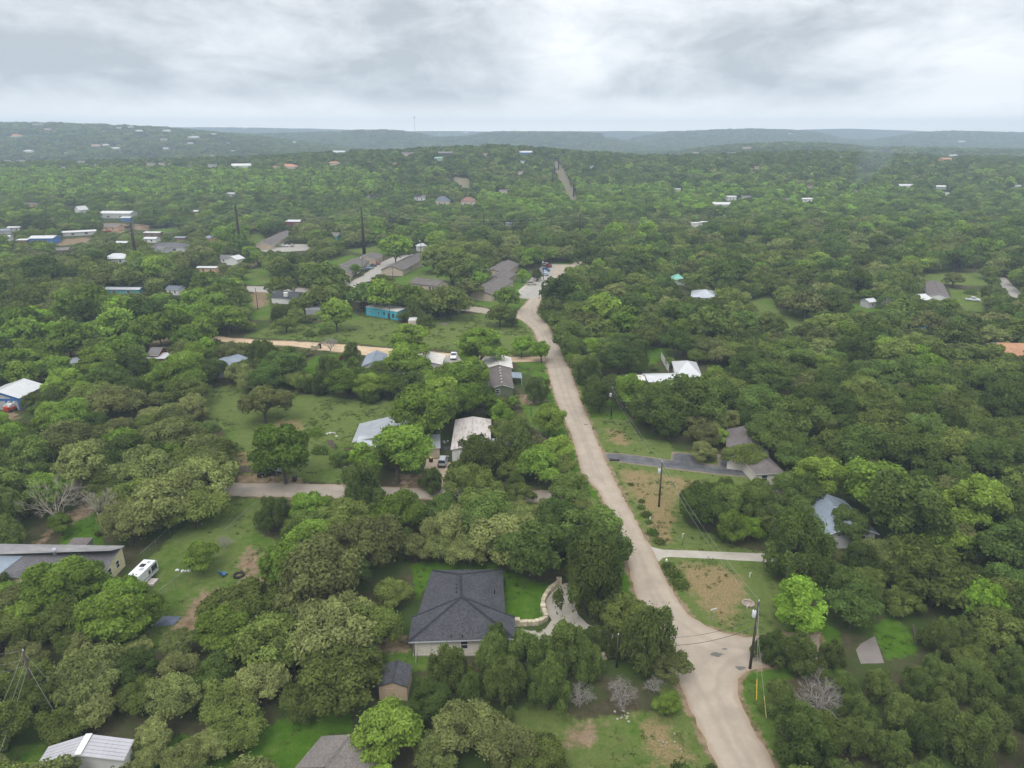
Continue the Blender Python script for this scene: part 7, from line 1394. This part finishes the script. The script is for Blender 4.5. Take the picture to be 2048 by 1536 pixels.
gme.attributes.new('size', 'FLOAT', 'POINT').data.foreach_set('value', ts.astype(np.float32)); gme.attributes.new('pick', 'INT', 'POINT').data.foreach_set('value', g.integers(0, 5, len(tp)).astype(np.int32))
go_ = tag(link('rough_grass', gme), kind='stuff'); gn2 = gn.copy(); gn2.name = 'scatter_grass'
for nd in gn2.nodes:
    if nd.type == 'COLLECTION_INFO': nd.inputs['Collection'].default_value = tufts
go_.modifiers.new('scatter', 'NODES').node_group = gn2
print('TUFTS', len(tp))
# ------------------------------------------------------------------ air, sky, light, camera
def haze():
    m, nt, N, L = newmat('haze_air'); out = N.new('ShaderNodeOutputMaterial'); v = N.new('ShaderNodeVolumePrincipled'); v.inputs['Density'].default_value = HAZE; v.inputs['Color'].default_value = (.68, .83, .98, 1); v.inputs['Anisotropy'].default_value = 0.0; L.new(v.outputs[0], out.inputs['Volume'])
    b = MB(); b.box(-14500, -60, -12, 14500, 7300, 222); o = b.build('haze', m); tag(o, kind='stuff')
HAZE = 2.3e-4
haze(); SMOKE()
w = bpy.data.worlds.new('World'); SC.world = w; w.use_nodes = True; nt = w.node_tree; nt.nodes.clear(); N = nt.nodes; L = nt.links
out = N.new('ShaderNodeOutputWorld'); bg = N.new('ShaderNodeBackground'); L.new(bg.outputs[0], out.inputs[0]); bg.inputs['Strength'].default_value = .1
SUN_EL, SUN_ROT = R(58), R(200)
sky = N.new('ShaderNodeTexSky'); sky.sky_type = 'NISHITA'; sky.sun_disc = False; sky.sun_elevation = SUN_EL; sky.sun_rotation = SUN_ROT; sky.altitude = 300
tc = N.new('ShaderNodeTexCoord'); nm = N.new('ShaderNodeVectorMath'); nm.operation = 'NORMALIZE'; L.new(tc.outputs['Generated'], nm.inputs[0]); sp = N.new('ShaderNodeSeparateXYZ'); L.new(nm.outputs[0], sp.inputs[0])
def m2(op, a, b, cl=False):
    q_ = N.new('ShaderNodeMath'); q_.operation = op; q_.use_clamp = cl
    for i, s_ in enumerate((a, b)):
        if isinstance(s_, (int, float)): q_.inputs[i].default_value = s_
        else: L.new(s_, q_.inputs[i])
    return q_.outputs[0]
def rngw(v, a, b, c=0., d_=1., sm=True):
    q_ = N.new('ShaderNodeMapRange'); q_.interpolation_type = 'SMOOTHSTEP' if sm else 'LINEAR'; L.new(v, q_.inputs[0])
    for i, s_ in zip((1, 2, 3, 4), (a, b, c, d_)): q_.inputs[i].default_value = s_
    return q_.outputs[0]
zz = m2('ADD', m2('MAXIMUM', sp.outputs['Z'], 0.0), .16); cu = m2('DIVIDE', sp.outputs['X'], zz); cv_ = m2('DIVIDE', sp.outputs['Y'], zz)
cb = N.new('ShaderNodeCombineXYZ'); L.new(cu, cb.inputs[0]); L.new(cv_, cb.inputs[1])
def cloud(sc, det, ro, off, dist=0.0):
    mp = N.new('ShaderNodeMapping'); mp.inputs['Location'].default_value = off; mp.inputs['Scale'].default_value = (1, .34, 1); L.new(cb.outputs[0], mp.inputs[0]); q_ = N.new('ShaderNodeTexNoise'); q_.inputs['Scale'].default_value = sc; q_.inputs['Detail'].default_value = det; q_.inputs['Roughness'].default_value = ro; q_.inputs['Distortion'].default_value = dist; L.new(mp.outputs[0], q_.inputs['Vector']); return q_.outputs['Fac']
c1 = cloud(.85, 4, .5, (3.1, .4, 0), .25); c2 = cloud(2.9, 9, .6, (1.7, 5.2, 0), .15)
dm = N.new('ShaderNodeMapping'); dm.inputs['Scale'].default_value = (1, .4, 2.3); dm.inputs['Location'].default_value = (.35, .2, .1); L.new(nm.outputs[0], dm.inputs[0])
def lump(sc, det, ro):
    q_ = N.new('ShaderNodeTexNoise'); q_.inputs['Scale'].default_value = sc; q_.inputs['Detail'].default_value = det; q_.inputs['Roughness'].default_value = ro; q_.inputs['Distortion'].default_value = .3; L.new(dm.outputs[0], q_.inputs['Vector']); return q_.outputs['Fac']
den = m2('ADD', m2('ADD', m2('MULTIPLY', c1, .30), m2('MULTIPLY', lump(3.2, 3, .5), .36)), m2('ADD', m2('MULTIPLY', lump(10.0, 9, .62), .30), m2('MULTIPLY', c2, .10)))
cr = N.new('ShaderNodeValToRGB'); L.new(den, cr.inputs[0]); el = cr.color_ramp.elements
el[0].position = .42; el[0].color = (8.0, 8.05, 8.1, 1); el[1].position = .585; el[1].color = (3.7, 3.95, 4.2, 1)
e3 = el.new(.49); e3.color = (6.3, 6.5, 6.75, 1)
hz = N.new('ShaderNodeMix'); hz.data_type = 'RGBA'; L.new(rngw(sp.outputs['Z'], 0.0, .06), hz.inputs[0]); hz.inputs[6].default_value = (14.0, 13.6, 13.1, 1); L.new(cr.outputs[0], hz.inputs[7])
mx = N.new('ShaderNodeMix'); mx.data_type = 'RGBA'; mx.inputs[0].default_value = .94; L.new(sky.outputs[0], mx.inputs[6]); L.new(hz.outputs[2], mx.inputs[7]); ov = N.new('ShaderNodeVectorMath'); ov.operation = 'SCALE'; L.new(mx.outputs[2], ov.inputs[0])     # an overcast vault is brightest overhead
L.new(rngw(sp.outputs['Z'], .16, .95, 1.0, 2.3), ov.inputs['Scale']); L.new(ov.outputs[0], bg.inputs['Color'])
sl = bpy.data.lights.new('sun', 'SUN'); sl.energy = 1.0; sl.angle = R(25); sl.color = (1, .96, .90); so = bpy.data.objects.new('sun', sl); COL.objects.link(so); so.rotation_euler = (R(32), 0, R(-20)); so.location = (0, 0, 300)
cd = bpy.data.cameras.new('camera'); cam = bpy.data.objects.new('camera', cd); COL.objects.link(cam); cam.location = (0, 0, H); cam.rotation_euler = (math.pi / 2 - PITCH, 0, 0); cd.sensor_width = 36; cd.lens = 36 * F / 2048; cd.clip_start = .5; cd.clip_end = 60000; SC.camera = cam
SC.view_settings.view_transform = 'Standard'; SC.view_settings.look = 'None'; SC.view_settings.exposure = 0.54; SC.view_settings.gamma = 1.0
SC.render.engine = 'CYCLES'; cy = SC.cycles; cy.max_bounces = 4; cy.diffuse_bounces = 3; cy.glossy_bounces = 2; cy.transmission_bounces = 2; cy.volume_bounces = 0; cy.transparent_max_bounces = 4; cy.use_denoising = True; cy.denoiser = 'OPENIMAGEDENOISE'; cy.denoising_input_passes = 'RGB_ALBEDO_NORMAL'; cy.caustics_reflective = False; cy.caustics_refractive = False
